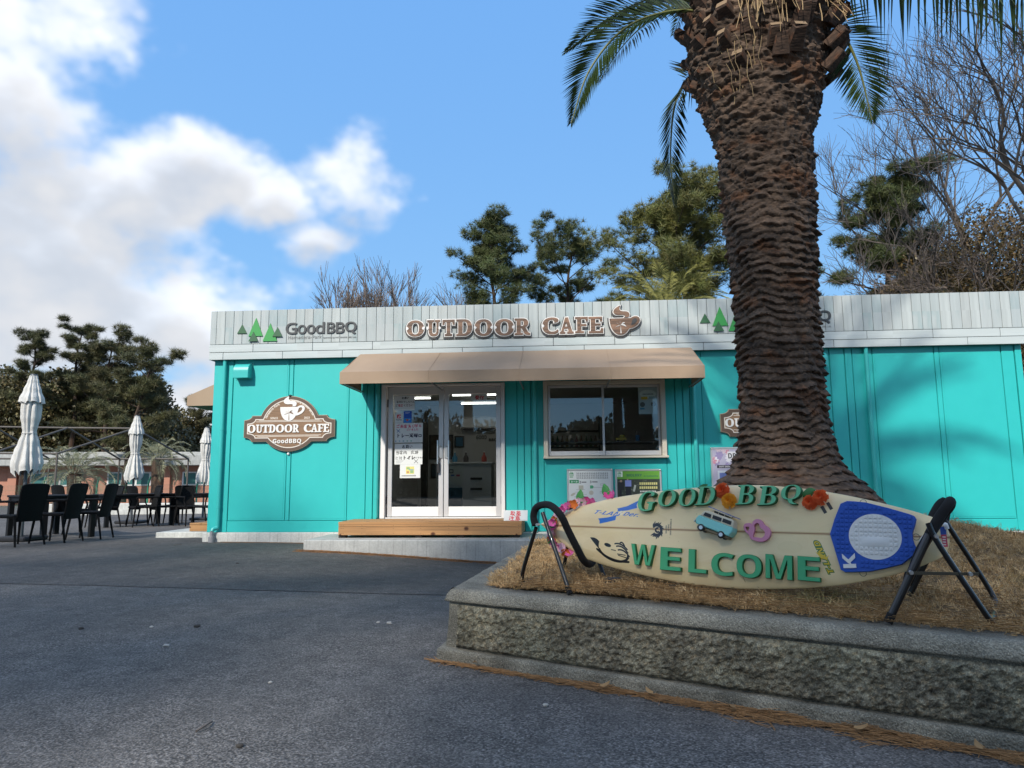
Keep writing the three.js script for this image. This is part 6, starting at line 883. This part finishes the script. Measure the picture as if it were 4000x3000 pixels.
function leafBunch(n, s, l, w) { // small leaves spread through a ball
  setSeed(s); const P = []; for (let i = 0; i < n; i++) { const c = V3(rr(-1, 1), rr(-1, 1), rr(-1, 1)).normalize().multiplyScalar(Math.cbrt(rnd())), d = c.clone().normalize().add(V3(rr(-0.8, 0.8), rr(-0.6, 0.8), rr(-0.8, 0.8))).normalize(), t = d.clone().cross(V3(rr(-1, 1), rr(-1, 1), rr(-1, 1))).normalize().multiplyScalar(w / 2), m = c.clone().addScaledVector(d, l * 0.5), e = c.clone().addScaledVector(d, l); P.push(c.x, c.y, c.z, m.x + t.x, m.y + t.y, m.z + t.z, e.x, e.y, e.z, c.x, c.y, c.z, e.x, e.y, e.z, m.x - t.x, m.y - t.y, m.z - t.z); }
  const g = new THREE.BufferGeometry(); g.setAttribute('position', new THREE.Float32BufferAttribute(P, 3)); g.computeVertexNormals(); return g;
}
const tuftGeo = fan(18, 5, 0.075, 1.35), tuftCoarse = fan(12, 6, 0.13, 1.4), leafGeo = leafBunch(16, 7, 0.5, 0.3), leafGeo2 = leafBunch(14, 9, 0.34, 0.2);
const needleM = phys({ color: lin(1, 1, 1), roughness: 0.6 }), leafM = phys({ color: lin(1, 1, 1), roughness: 0.5 });
function crownOf(parent, geo, mat, items, name = 'crown') { // items: [x, y, z, size, tiltX, turn, r, g, b]
  const o = new THREE.InstancedMesh(geo, mat, items.length), m = new THREE.Matrix4(), e = new THREE.Euler(), q = new THREE.Quaternion(), c = new THREE.Color();
  items.forEach((t, i) => { e.set(t[4], t[5], t[9] ?? 0); q.setFromEuler(e); m.compose(V3(t[0], t[1], t[2]), q, V3(t[3], t[3], t[3])); o.setMatrixAt(i, m); o.setColorAt(i, c.setRGB(t[6], t[7], t[8])); });
  o.name = name; o.castShadow = o.receiveShadow = true; o.userData.kind = 'stuff'; parent.add(o); return o;
}
function taper(pts, r0, r1, seg = 6, N = Math.max(3, pts.length * 3)) { const c = new THREE.CatmullRomCurve3(pts), g = new THREE.TubeGeometry(c, N, 1, seg, false), p = g.attributes.position; for (let i = 0; i <= N; i++) { const q = c.getPointAt(i / N), r = mix(r0, r1, i / N); for (let k = 0; k <= seg; k++) { const j = i * (seg + 1) + k; p.setXYZ(j, q.x + (p.getX(j) - q.x) * r, q.y + (p.getY(j) - q.y) * r, q.z + (p.getZ(j) - q.z) * r); } } g.computeVertexNormals(); return g; }
// pine: wandering trunk, boughs that lift at their ends, flat needle pads
function pine(label, x, z, H, o = {}) {
  const { s = 1, y0 = 0, lean = [0, 0], base = 0.35, spread = 2, top = 0.35, boughs = 26, pads = 4, per = 34, tuft = 0.2, col = [0.07, 0.09, 0.026], r = 0.17, geo = tuftGeo, flat = 0.4, shape = 0.8, group = 'pines behind the cafe', droop = 0 } = o;
  setSeed(s * 97 + 3); const t = thing('pine_tree', label, 'pine tree', [x, y0, z], 0, group);
  const tp = []; for (let i = 0; i <= 7; i++) { const k = i / 7; tp.push(V3(lean[0] * k * k + rr(-0.12, 0.12) * H * 0.05 * i / 3, H * 0.97 * k, lean[1] * k * k + rr(-0.12, 0.12) * H * 0.05 * i / 3)); }
  const tc = new THREE.CatmullRomCurve3(tp); part(t, 'trunk', taper(tp, r, r * 0.18, 8), barkPine);
  const wood = [], items = [];
  for (let b = 0; b < boughs; b++) {
    const k = mix(base, 0.99, Math.pow((b + rr(0, 0.8)) / boughs, 0.9)), kk = (k - base) / (1 - base), p = tc.getPointAt(Math.min(0.99, k)), a = b * 2.39996 + rr(-0.4, 0.4), L = spread * mix(mix(0.75, 1, shape), top, Math.pow(kk, 1.2 + shape)) * rr(0.38, 1.25) * (kk < 0.12 ? 0.8 : 1), e0 = mix(0.05, 0.75, kk) - droop * (1 - kk), pts = [p.clone()];
    let q = p.clone(), e = e0, aa = a; for (let i = 0; i < 4; i++) { q = q.clone().add(V3(Math.cos(aa) * Math.cos(e), Math.sin(e), Math.sin(aa) * Math.cos(e)).multiplyScalar(L / 4)); e += rr(-0.12, 0.28); aa += rr(-0.4, 0.4); pts.push(q); }
    const bc = new THREE.CatmullRomCurve3(pts); wood.push(taper(pts, r * 0.28 * mix(1, 0.4, kk), r * 0.06, 5));
    for (let d = 0; d < pads; d++) {
      const f = mix(0.35, 1, (d + rr(0.2, 1)) / pads), cpt = bc.getPointAt(Math.min(1, f)), R = spread * mix(0.07, 0.14, rnd()) + 0.10, off = V3(rr(-1, 1), rr(-0.1, 0.5), rr(-1, 1)).multiplyScalar(R * 0.8); const c = cpt.clone().add(off); if (off.length() > 0.15) wood.push(taper([cpt, cpt.clone().lerp(c, 0.6).add(V3(0, -0.03, 0)), c], r * 0.07, r * 0.03, 4));
      const shade = rr(0.78, 1.22);
      for (let i = 0; i < per; i++) { const v = V3(rr(-1, 1), rr(-1, 1), rr(-1, 1)); if (v.length() > 1) v.normalize(); const n = rr(0.8, 1.25) * shade; items.push([c.x + v.x * R, c.y + v.y * R * flat + 0.03, c.z + v.z * R, tuft * rr(0.7, 1.2), v.z * 0.9 + rr(-0.3, 0.3), rr(0, 6.28), col[0] * n * rr(0.9, 1.2), col[1] * n, col[2] * n, -v.x * 0.9]); }
    }
  }
  part(t, 'branches', merge(wood), barkPine); crownOf(t, geo, needleM, items); return t;
}
// leafless tree grown by forking
function bareTree(label, x, z, o = {}) {
  const { s = 1, y0 = 0, h = 3, dir = [0, 1, 0], r = 0.12, depth = 7, split = 2.6, ang = 0.5, mat = twigBrown, ratio = 0.76, up = 0.12, group = 'bare winter trees', minR = 0.004, name = 'bare_tree', cat = 'tree' } = o;
  setSeed(s * 131 + 7); const t = thing(name, label, cat, [x, y0, z], 0, group), trunk = [], limbs = [], twigs = [];
  const grow = (p, d, L, R, lev) => {
    const pts = [p]; let q = p.clone(), v = d.clone(); for (let i = 0; i < 3; i++) { v.add(V3(rr(-1, 1), rr(-0.7, 1) * 0.8, rr(-1, 1)).multiplyScalar(0.14)).add(V3(0, up * 0.3, 0)).normalize(); q = q.clone().addScaledVector(v, L / 3); pts.push(q); }
    (lev === 0 ? trunk : lev < 3 ? limbs : twigs).push(taper(pts, R, R * 0.66, lev < 2 ? 7 : lev < 4 ? 5 : 3, lev < 3 ? 9 : 3));
    if (lev >= depth) return; const n = Math.floor(split + rnd() * (lev > 2 ? 1.1 : 0.7));
    for (let i = 0; i < n; i++) { const ax = V3(rr(-1, 1), rr(-1, 1), rr(-1, 1)).cross(v).normalize(), w = v.clone().applyAxisAngle(ax, ang * rr(0.45, 1.35)); w.y += up; w.normalize(); const f = i === 0 ? 1 : rr(0.45, 1); const from = pts[3].clone().lerp(pts[1], i === 0 ? 0 : 1 - f); grow(from, w, L * ratio * rr(0.8, 1.15), Math.max(minR, R * (i === 0 ? 0.7 : 0.55)), lev + 1); }
  };
  grow(V3(0, 0, 0), V3(...dir).normalize(), h, r, 0);
  part(t, 'trunk', merge(trunk), mat); part(t, 'limbs', merge(limbs), mat); part(t, 'twigs', merge(twigs), mat).userData.kind = 'stuff'; return t;
}
// dense evergreen: lobed crown of small leaves on a forked trunk
function evergreen(label, x, z, H, W, o = {}) {
  const { s = 1, y0 = 0, lobes = 16, per = 130, col = [0.088, 0.082, 0.032], leaf = 0.30, geo = leafGeo, low = 0.2, group = 'dense evergreen trees', name = 'evergreen_tree' } = o;
  setSeed(s * 61 + 5); const t = thing(name, label, 'tree', [x, y0, z], 0, group), wood = [], items = [];
  part(t, 'trunk', taper([V3(0, 0, 0), V3(0.1, H * 0.25, 0), V3(-0.05, H * 0.55, 0.1), V3(0, H * 0.8, 0)], 0.22, 0.06, 8), barkGrey);
  for (let i = 0; i < lobes; i++) {
    const k = (i + 0.5) / lobes, a = i * 2.39996, y = H * mix(low + 0.12, 0.86, k), env = Math.sqrt(Math.max(0.06, 1 - Math.pow((y / H - 0.45) / 0.55, 2))), rad = W * env * rr(0.35, 0.8), c = V3(Math.cos(a) * rad, y, Math.sin(a) * rad), R = W * rr(0.26, 0.42);
    wood.push(taper([V3(0, H * 0.35, 0), V3(c.x * 0.5, mix(H * 0.35, c.y, 0.55), c.z * 0.5), c], 0.07, 0.02, 5)); const sh = rr(0.8, 1.2);
    for (let j = 0; j < per; j++) { const v = V3(rr(-1, 1), rr(-1, 1), rr(-1, 1)).normalize(), f = Math.pow(rnd(), 0.45), n = sh * rr(0.75, 1.3); items.push([c.x + v.x * R * f, c.y + v.y * R * f * 0.85, c.z + v.z * R * f, leaf * rr(0.7, 1.25), rr(0, 6), rr(0, 6), col[0] * n * rr(0.9, 1.25), col[1] * n, col[2] * n]); }
  }
  part(t, 'branches', merge(wood), barkGrey); crownOf(t, geo, leafM, items); return t;
}
function smallPalm(label, x, y0, z, H, L, o = {}) {
  const { s = 1, n = 26, mat = M.frond, name = 'feather_palm', group, stiff = 0.5, lo = -0.5 } = o; setSeed(s * 17 + 1);
  const t = thing(name, label, 'palm tree', [x, y0, z], 0, group); part(t, 'trunk', taper([V3(0, 0, 0), V3(0.05, H * 0.5, 0), V3(0, H, 0)], 0.24, 0.26, 10), M.bark);
  for (let i = 0; i < n; i++) { const a = i * 2.39996, k = i / n, ca = Math.cos(a), sa = Math.sin(a), p = []; let e = mix(lo, 1.3, Math.pow(k, 0.8)), X = ca * 0.1, Y = H, Z = sa * 0.1; const LL = L * rr(0.85, 1.1); for (let j = 0; j <= 4; j++) { p.push([X, Y, Z]); X += ca * Math.cos(e) * LL / 4; Z += sa * Math.cos(e) * LL / 4; Y += Math.sin(e) * LL / 4; e -= stiff * (0.5 + j * 0.35); } frond(t, p, { n: 30, len: L * 0.24, w: 0.03, r0: 0.02, mat, rmat: o.rmat ?? M.rachis, droop: 0.4, vee: 0.6, start: 0.2 }); }
  return t;
}
// behind the cafe
const BT = { depth: 6, split: 3.3, ang: 0.40, ratio: 0.745, minR: 0.008 };
bareTree('bare shrub tree at the left end of the roof line', -7.78, -12.43, { ...BT, s: 1, h: 1.95, r: 0.07 });
bareTree('tall bare tree second from the left above the fascia', -6.55, -11.6, { ...BT, s: 2, h: 2.3, r: 0.08 });
bareTree('tall bare tree third from the left above the fascia', -5.3, -12.6, { ...BT, s: 3, h: 2.45, r: 0.08 });
bareTree('bare tree beside the left pine above the fascia', -4.1, -13.4, { ...BT, s: 4, h: 2.5, r: 0.08 });
bareTree('low bare bush tops between the bare trees above the fascia', -8.9, -13.4, { ...BT, s: 5, h: 1.6, r: 0.06 });
bareTree('bare tree between the two tall bare ones above the fascia', -5.9, -13.2, { ...BT, s: 6, h: 2.35, r: 0.06 });
pine('conical dark pine left of the roof sign cup', -2.54, -13.8, 10.2, { s: 11, spread: 2.3, base: 0.34, boughs: 34, pads: 5, per: 26, tuft: 0.24, top: 0.3, r: 0.15 });
pine('dark pine with an open rounded top above the roof sign', -0.2, -16, 10.35, { s: 12, spread: 2.4, base: 0.36, boughs: 28, pads: 4, per: 32, tuft: 0.25, top: 0.75, lean: [0.6, 0], r: 0.15 });
pine('sunlit olive pine just left of the palm trunk', 3.4, -9.3, 9.0, { s: 23, spread: 2.7, base: 0.55, boughs: 30, pads: 5, per: 40, tuft: 0.22, top: 0.6, col: [0.115, 0.125, 0.03], r: 0.15, flat: 0.5 });
pine('green pine right of the palm trunk', 8.5, -9.6, 9.4, { s: 14, spread: 2.5, base: 0.36, boughs: 28, pads: 5, per: 40, tuft: 0.24, top: 0.7, lean: [1.2, 0], col: [0.075, 0.095, 0.026], r: 0.16 });
smallPalm('yellow green palm crown showing above the roof beside the palm trunk', 2.75, 0, -8.0, 5.3, 1.75, { s: 3, n: 30, mat: phys({ color: lin(0.30, 0.29, 0.085), roughness: 0.5 }), stiff: 0.34, lo: 0.1 });
bareTree('large bare tree leaning in from the right edge', 13.6, -7.4, { s: 18, h: 3.6, dir: [-0.5, 1, 0.05], r: 0.24, depth: 8, split: 2.8, ang: 0.58, ratio: 0.79, up: 0.06, minR: 0.006, mat: barkGrey });
bareTree('sprawling bare branches low over the right end of the roof', 12.8, -6.4, { s: 9, h: 1.7, y0: 3.2, dir: [-1, 0.4, 0.1], r: 0.10, depth: 7, split: 2.8, ang: 0.55, ratio: 0.78, up: 0.0, minR: 0.006, mat: twigBrown });
evergreen('rusty brown leafed tree over the right end of the roof', 11.3, -8.6, 8.4, 3.3, { s: 31, lobes: 30, per: 190, col: [0.115, 0.085, 0.03], leaf: 0.26, geo: leafGeo2, group: 'trees behind the cafe' });
// left background
evergreen('dense dark evergreen behind the tent frame at the left edge', -29.3, -27, 7.3, 4.2, { s: 41, lobes: 24, per: 150, leaf: 0.42 });
evergreen('dense dark evergreen behind the tent frame in the middle', -25.4, -28, 7.2, 4.0, { s: 42, lobes: 24, per: 150, leaf: 0.42 });
evergreen('dense evergreen bush low at the right of the dark trees', -26.2, -34, 5.8, 3.0, { s: 43, lobes: 16, per: 130, leaf: 0.4 });
const LG = 'pines above the dark trees';
pine('spindly pine rising highest at the left above the dark trees', -26.9, -23.1, 8.6, { s: 51, spread: 1.6, base: 0.55, boughs: 14, pads: 3, per: 26, tuft: 0.3, top: 0.8, col: [0.07, 0.075, 0.028], group: LG });
pine('pine with a pointed tuft rising second above the dark trees', -25.9, -25.1, 9.2, { s: 52, spread: 1.5, base: 0.5, boughs: 16, pads: 3, per: 28, tuft: 0.32, top: 0.7, col: [0.07, 0.075, 0.028], group: LG });
pine('broad pine rising in the middle of the dark trees', -24.2, -25.2, 8.4, { s: 53, spread: 2.4, base: 0.4, boughs: 22, pads: 4, per: 30, tuft: 0.32, top: 0.5, col: [0.078, 0.08, 0.03], group: LG });
pine('pine leaning out to the right of the dark trees', -21.9, -23.5, 7.0, { s: 54, spread: 2.3, base: 0.35, boughs: 20, pads: 4, per: 30, tuft: 0.32, top: 0.7, lean: [1.1, 0], col: [0.078, 0.082, 0.03], group: LG });
pine('small pine beside the cafe corner behind the third parasol', -24.1, -34.7, 6.4, { s: 55, spread: 1.7, base: 0.3, boughs: 18, pads: 4, per: 26, tuft: 0.3, top: 0.7, col: [0.075, 0.075, 0.03], group: LG });
evergreen('dark bushy tree low behind the cafe corner', -23.0, -36.5, 5.0, 2.8, { s: 44, lobes: 14, per: 110, leaf: 0.4 });
const greyFrond = phys({ color: lin(0.30, 0.31, 0.20), roughness: 0.6 }), greyRib = std({ color: lin(0.26, 0.24, 0.15), roughness: 0.7 });
smallPalm('grey green drooping palm inside the left of the tent frame', -19.2, -0.2, -16.0, 1.5, 1.9, { s: 5, n: 34, mat: greyFrond, rmat: greyRib, stiff: 0.62, lo: -0.6, group: 'grey palms behind the terrace' });
smallPalm('grey green palm behind the middle parasol', -17.7, -0.2, -19.2, 2.1, 1.6, { s: 6, n: 30, mat: greyFrond, rmat: greyRib, stiff: 0.55, lo: -0.4, group: 'grey palms behind the terrace' });
// tall pines on the forecourt behind the viewer: they shade the foreground and show in the cafe glass
const SG = 'tall pines opposite the cafe';
const shade = (label, x, z, H, s, o = {}) => pine(label, x, z, H, { s, spread: 4.2, base: 0.44, boughs: 34, pads: 6, per: 4, tuft: 0.46, top: 0.72, r: 0.30, geo: tuftCoarse, flat: 0.6, shape: 1, group: SG, droop: 0.05, ...o });
shade('tall pine mirrored in the left glass door', -8.6, 24.0, 20.6, 61, { spread: 3.8, base: 0.36 });
shade('tall pine mirrored in the left pane of the serving window', -1.2, 24.5, 16.8, 62, { lean: [-1.2, 0] });
shade('tall pine opposite the left end of the cafe', -15.4, 24.2, 16.8, 63);
shade('tall pine mirrored in the right glass door', -5.0, 25.6, 17.4, 64);
shade('tall pine farther back opposite the terrace', -12.0, 26.2, 17.6, 65);
shade('tall pine mirrored in the right pane of the serving window', 2.6, 25.4, 16.6, 66, { base: 0.3 });
shade('tall pine at the far end of the row opposite the terrace', -19.2, 25.0, 17.0, 67);
for (const [x, z, l, s] of [[-8, 36, 'broad evergreen far opposite the left end of the cafe', 71], [2, 38, 'broad evergreen far opposite the serving window', 72], [12, 35, 'broad evergreen far opposite the right end of the cafe', 73], [-18, 35, 'broad evergreen far opposite the terrace', 74]]) evergreen(l, x, z, 4.2, 5.0, { s, lobes: 16, per: 90, leaf: 0.8, low: 0.0, group: 'evergreens far opposite the cafe' });

// ---------------------------------------------------------------- dry grass, litter, pebbles
{
  setSeed(909); const blade = []; for (let i = 0; i < 9; i++) { const a = rr(0, 6.28), l = rr(0.5, 1), t = rr(0.35, 1.25), w = 0.055, x = Math.cos(a), z = Math.sin(a), ex = x * Math.sin(t) * l, ez = z * Math.sin(t) * l, ey = Math.cos(t) * l, bx0 = rr(-0.25, 0.25), bz0 = rr(-0.25, 0.25); blade.push(bx0 - z * w, 0, bz0 + x * w, bx0 + z * w, 0, bz0 - x * w, bx0 + ex * 0.6, ey * 0.75, bz0 + ez * 0.6, bx0 + z * w * 0.7 + ex * 0.5, ey * 0.62, bz0 - x * w * 0.7 + ez * 0.5, bx0 + ex, ey * 0.8, bz0 + ez, bx0 + ex * 0.55, ey * 0.7, bz0 + ez * 0.55); }
  const bg = new THREE.BufferGeometry(); bg.setAttribute('position', new THREE.Float32BufferAttribute(blade, 3)); bg.computeVertexNormals();
  const items = [], N = 46000; let guard = 0;
  while (items.length < N && guard++ < N * 6) {
    const near = rnd() < 0.72, x = near ? rr(-0.62, 3.6) : rr(0, 8), z = near ? rr(5.2, 9.4) : rr(0.1, 7); const rel = V3(x - C0.x, 0, z - C0.z), out = rel.dot(outF), along = rel.dot(dW); if (out > -0.16 - 0.05 * fbm(along * 6, 1, 2, 2) || along > 4.6) continue;
    let ok = z > 7.2; if (!ok) for (let k = 0; k < 60; k++) { const [sx, sz] = sideAt(k / 60); if (Math.abs(sz - z) < 0.12) { ok = x > sx + 0.19 + 0.05 * fbm(z * 5, 2, 2, 2); break; } } if (z < sidePath[8][1] || !ok) continue;
    if (fbm(x * 4.5 + 2, z * 4.5, 17, 3) < -0.24 && rnd() < 0.8) continue; const green = smooth(0.1, 0.5, fbm(x * 1.3 + 4, z * 1.3, 8, 3) + (z < 3 ? 0.35 : 0)), n = rr(0.65, 1.3), patch = 0.85 + 0.5 * fbm(x * 3, z * 3, 4, 3);
    const r = mix(0.70, 0.34, green) * n * patch, g = mix(0.46, 0.30, green) * n * patch, b = mix(0.22, 0.11, green) * n * patch; const flat = rnd() < 0.5;
    items.push([x, lawnY(x, z) - 0.006, z, rr(0.022, 0.05) * (z < 2.5 ? 2.0 : rnd() < 0.08 ? 1.9 : 1), rr(-0.5, 0.5), rr(0, 6.28), r, g, b, flat ? rr(-1.1, 1.1) : 0]);
  }
  const holder = crownOf(scene, bg, std({ color: lin(1, 1, 1), roughness: 0.9 }), items, 'dry_grass'); tag(holder, 'dry tan grass with green tufts covering the mound', 'grass', null, 'stuff');
  // pine needles along the foot of the planter and of the step
  const needle = new THREE.CylinderGeometry(0.012, 0.012, 1, 3); needle.rotateZ(Math.PI / 2); const nl = [];
  for (let i = 0; i < 4200; i++) { const s = Math.pow(rnd(), 0.8) * 4.6 - 0.05, thickn = 0.12 + 0.88 * smooth(-0.22, 0.3, fbm(s * 2.3, 2, 3, 3)) * smooth(-0.2, 1.2, s), off = 0.05 + Math.abs(rr(-1, 1) * rnd()) * 0.17 * thickn, p = C0.clone().addScaledVector(dW, s).addScaledVector(outF, off), n = rr(0.6, 1.3); nl.push([p.x, 0.004 + Math.max(0, 0.03 * thickn * (1 - (off - 0.05) / 0.14)) * rnd(), p.z, rr(0.06, 0.13), 0, -0.50 + rr(-0.55, 0.55) * (rnd() < 0.2 ? 3 : 1), 0.36 * n, 0.19 * n, 0.075 * n, rr(-0.1, 0.1)]); }
  for (let i = 0; i < 1500; i++) { const x = rr(-3.7, -0.5), z = 1.225 + Math.abs(rr(-1, 1) * rnd()) * 0.13, n = rr(0.6, 1.3); nl.push([x, groundY(x, z) + 0.006 + 0.02 * rnd() * (z < 1.29 ? 1 : 0), z, rr(0.06, 0.12), 0, rr(-0.7, 0.7), 0.30 * n, 0.15 * n, 0.06 * n, rr(-0.1, 0.1)]); }
  for (let i = 0; i < 500; i++) { const x = rr(-5.3, -3.7), z = 0.085 + Math.abs(rr(-1, 1) * rnd()) * 0.12, n = rr(0.6, 1.3); nl.push([x, groundY(x, z) + 0.009, z, rr(0.05, 0.1), 0, rr(-0.7, 0.7), 0.28 * n, 0.15 * n, 0.07 * n, 0]); }
  for (let i = 0; i < 2600; i++) { const s = rr(0.3, 4.4), p = C0.clone().addScaledVector(dW, s).addScaledVector(outF, -(0.1 + 0.9 * rnd() * rnd())), n = rr(0.6, 1.3); nl.push([p.x, lawnY(p.x, p.z) + rr(0.008, 0.03), p.z, rr(0.06, 0.12), 0, rr(0, 3.1), 0.34 * n, 0.19 * n, 0.07 * n, rr(-0.05, 0.05)]); }
  tag(crownOf(scene, needle, std({ color: lin(1, 1, 1), roughness: 0.8 }), nl, 'pine_needle_litter'), 'brown pine needles gathered along the planter and the step', 'litter', null, 'stuff');
  // fallen leaves and pebbles one can pick out
  const stone = (x, z, r, m, label, sd) => { const g = new THREE.IcosahedronGeometry(r, 2), p = g.attributes.position; for (let i = 0; i < p.count; i++) { const v = V3(p.getX(i), p.getY(i), p.getZ(i)), k = 1 + 0.45 * perlin.noise(v.x / r * 1.1 + sd, v.y / r * 1.1, v.z / r * 1.1); p.setXYZ(i, v.x * k * 1.3, v.y * k * 0.7, v.z * k); } const q = mergeVertices(g); q.computeVertexNormals(); single('pebble', q, m, label, 'pebble', [x, groundY(x, z) + r * 0.4, z], 'pebbles on the asphalt'); };
  const pale = std({ color: lin(0.42, 0.40, 0.36), roughness: 0.9 }), dark = std({ color: lin(0.05, 0.045, 0.04), roughness: 0.9 });
  PEBBLES.forEach(([x, z, r, d, l], i) => stone(x, z, r, d ? dark : pale, l, i * 3.7));
  const leafB = std({ color: lin(0.33, 0.20, 0.09), roughness: 0.85 }); setSeed(77);
  [[0.25, 0.085], [0.95, 0.10], [1.15, 0.09], [1.5, 0.12], [1.95, 0.11], [2.3, 0.1]].forEach(([s, off], i) => { const p = C0.clone().addScaledVector(dW, s).addScaledVector(outF, off), g = grid(4, 6, (u, v) => [(u - 0.5) * 0.028 * Math.sin(Math.PI * (0.08 + 0.88 * v)), 0.008 * Math.sin(u * 3.1) + 0.012 * v * v, (v - 0.5) * 0.045]); g.rotateY(i * 1.9); single('fallen_leaf', g, leafB, ['curled brown leaf near the planter corner', 'curled brown leaf on the needles left of the panel middle', 'curled brown leaf lying close beside another at the planter foot', 'curled brown leaf on the needles at the middle of the planter', 'curled brown leaf on the thick needle drift', 'curled brown leaf on the needles farthest right'][i], 'leaf', [p.x, 0.03, p.z], 'fallen leaves at the planter'); });
  const tw = (pts, l) => single('twig', tube(pts, 0.004, 5, 12), barkGrey, l, 'twig'); tw(TWIGS[0], 'thin twig on the asphalt near the camera'); tw(TWIGS[1], 'short pale stick on the dark asphalt near the cafe corner');
}
renderer.render(scene, camera);
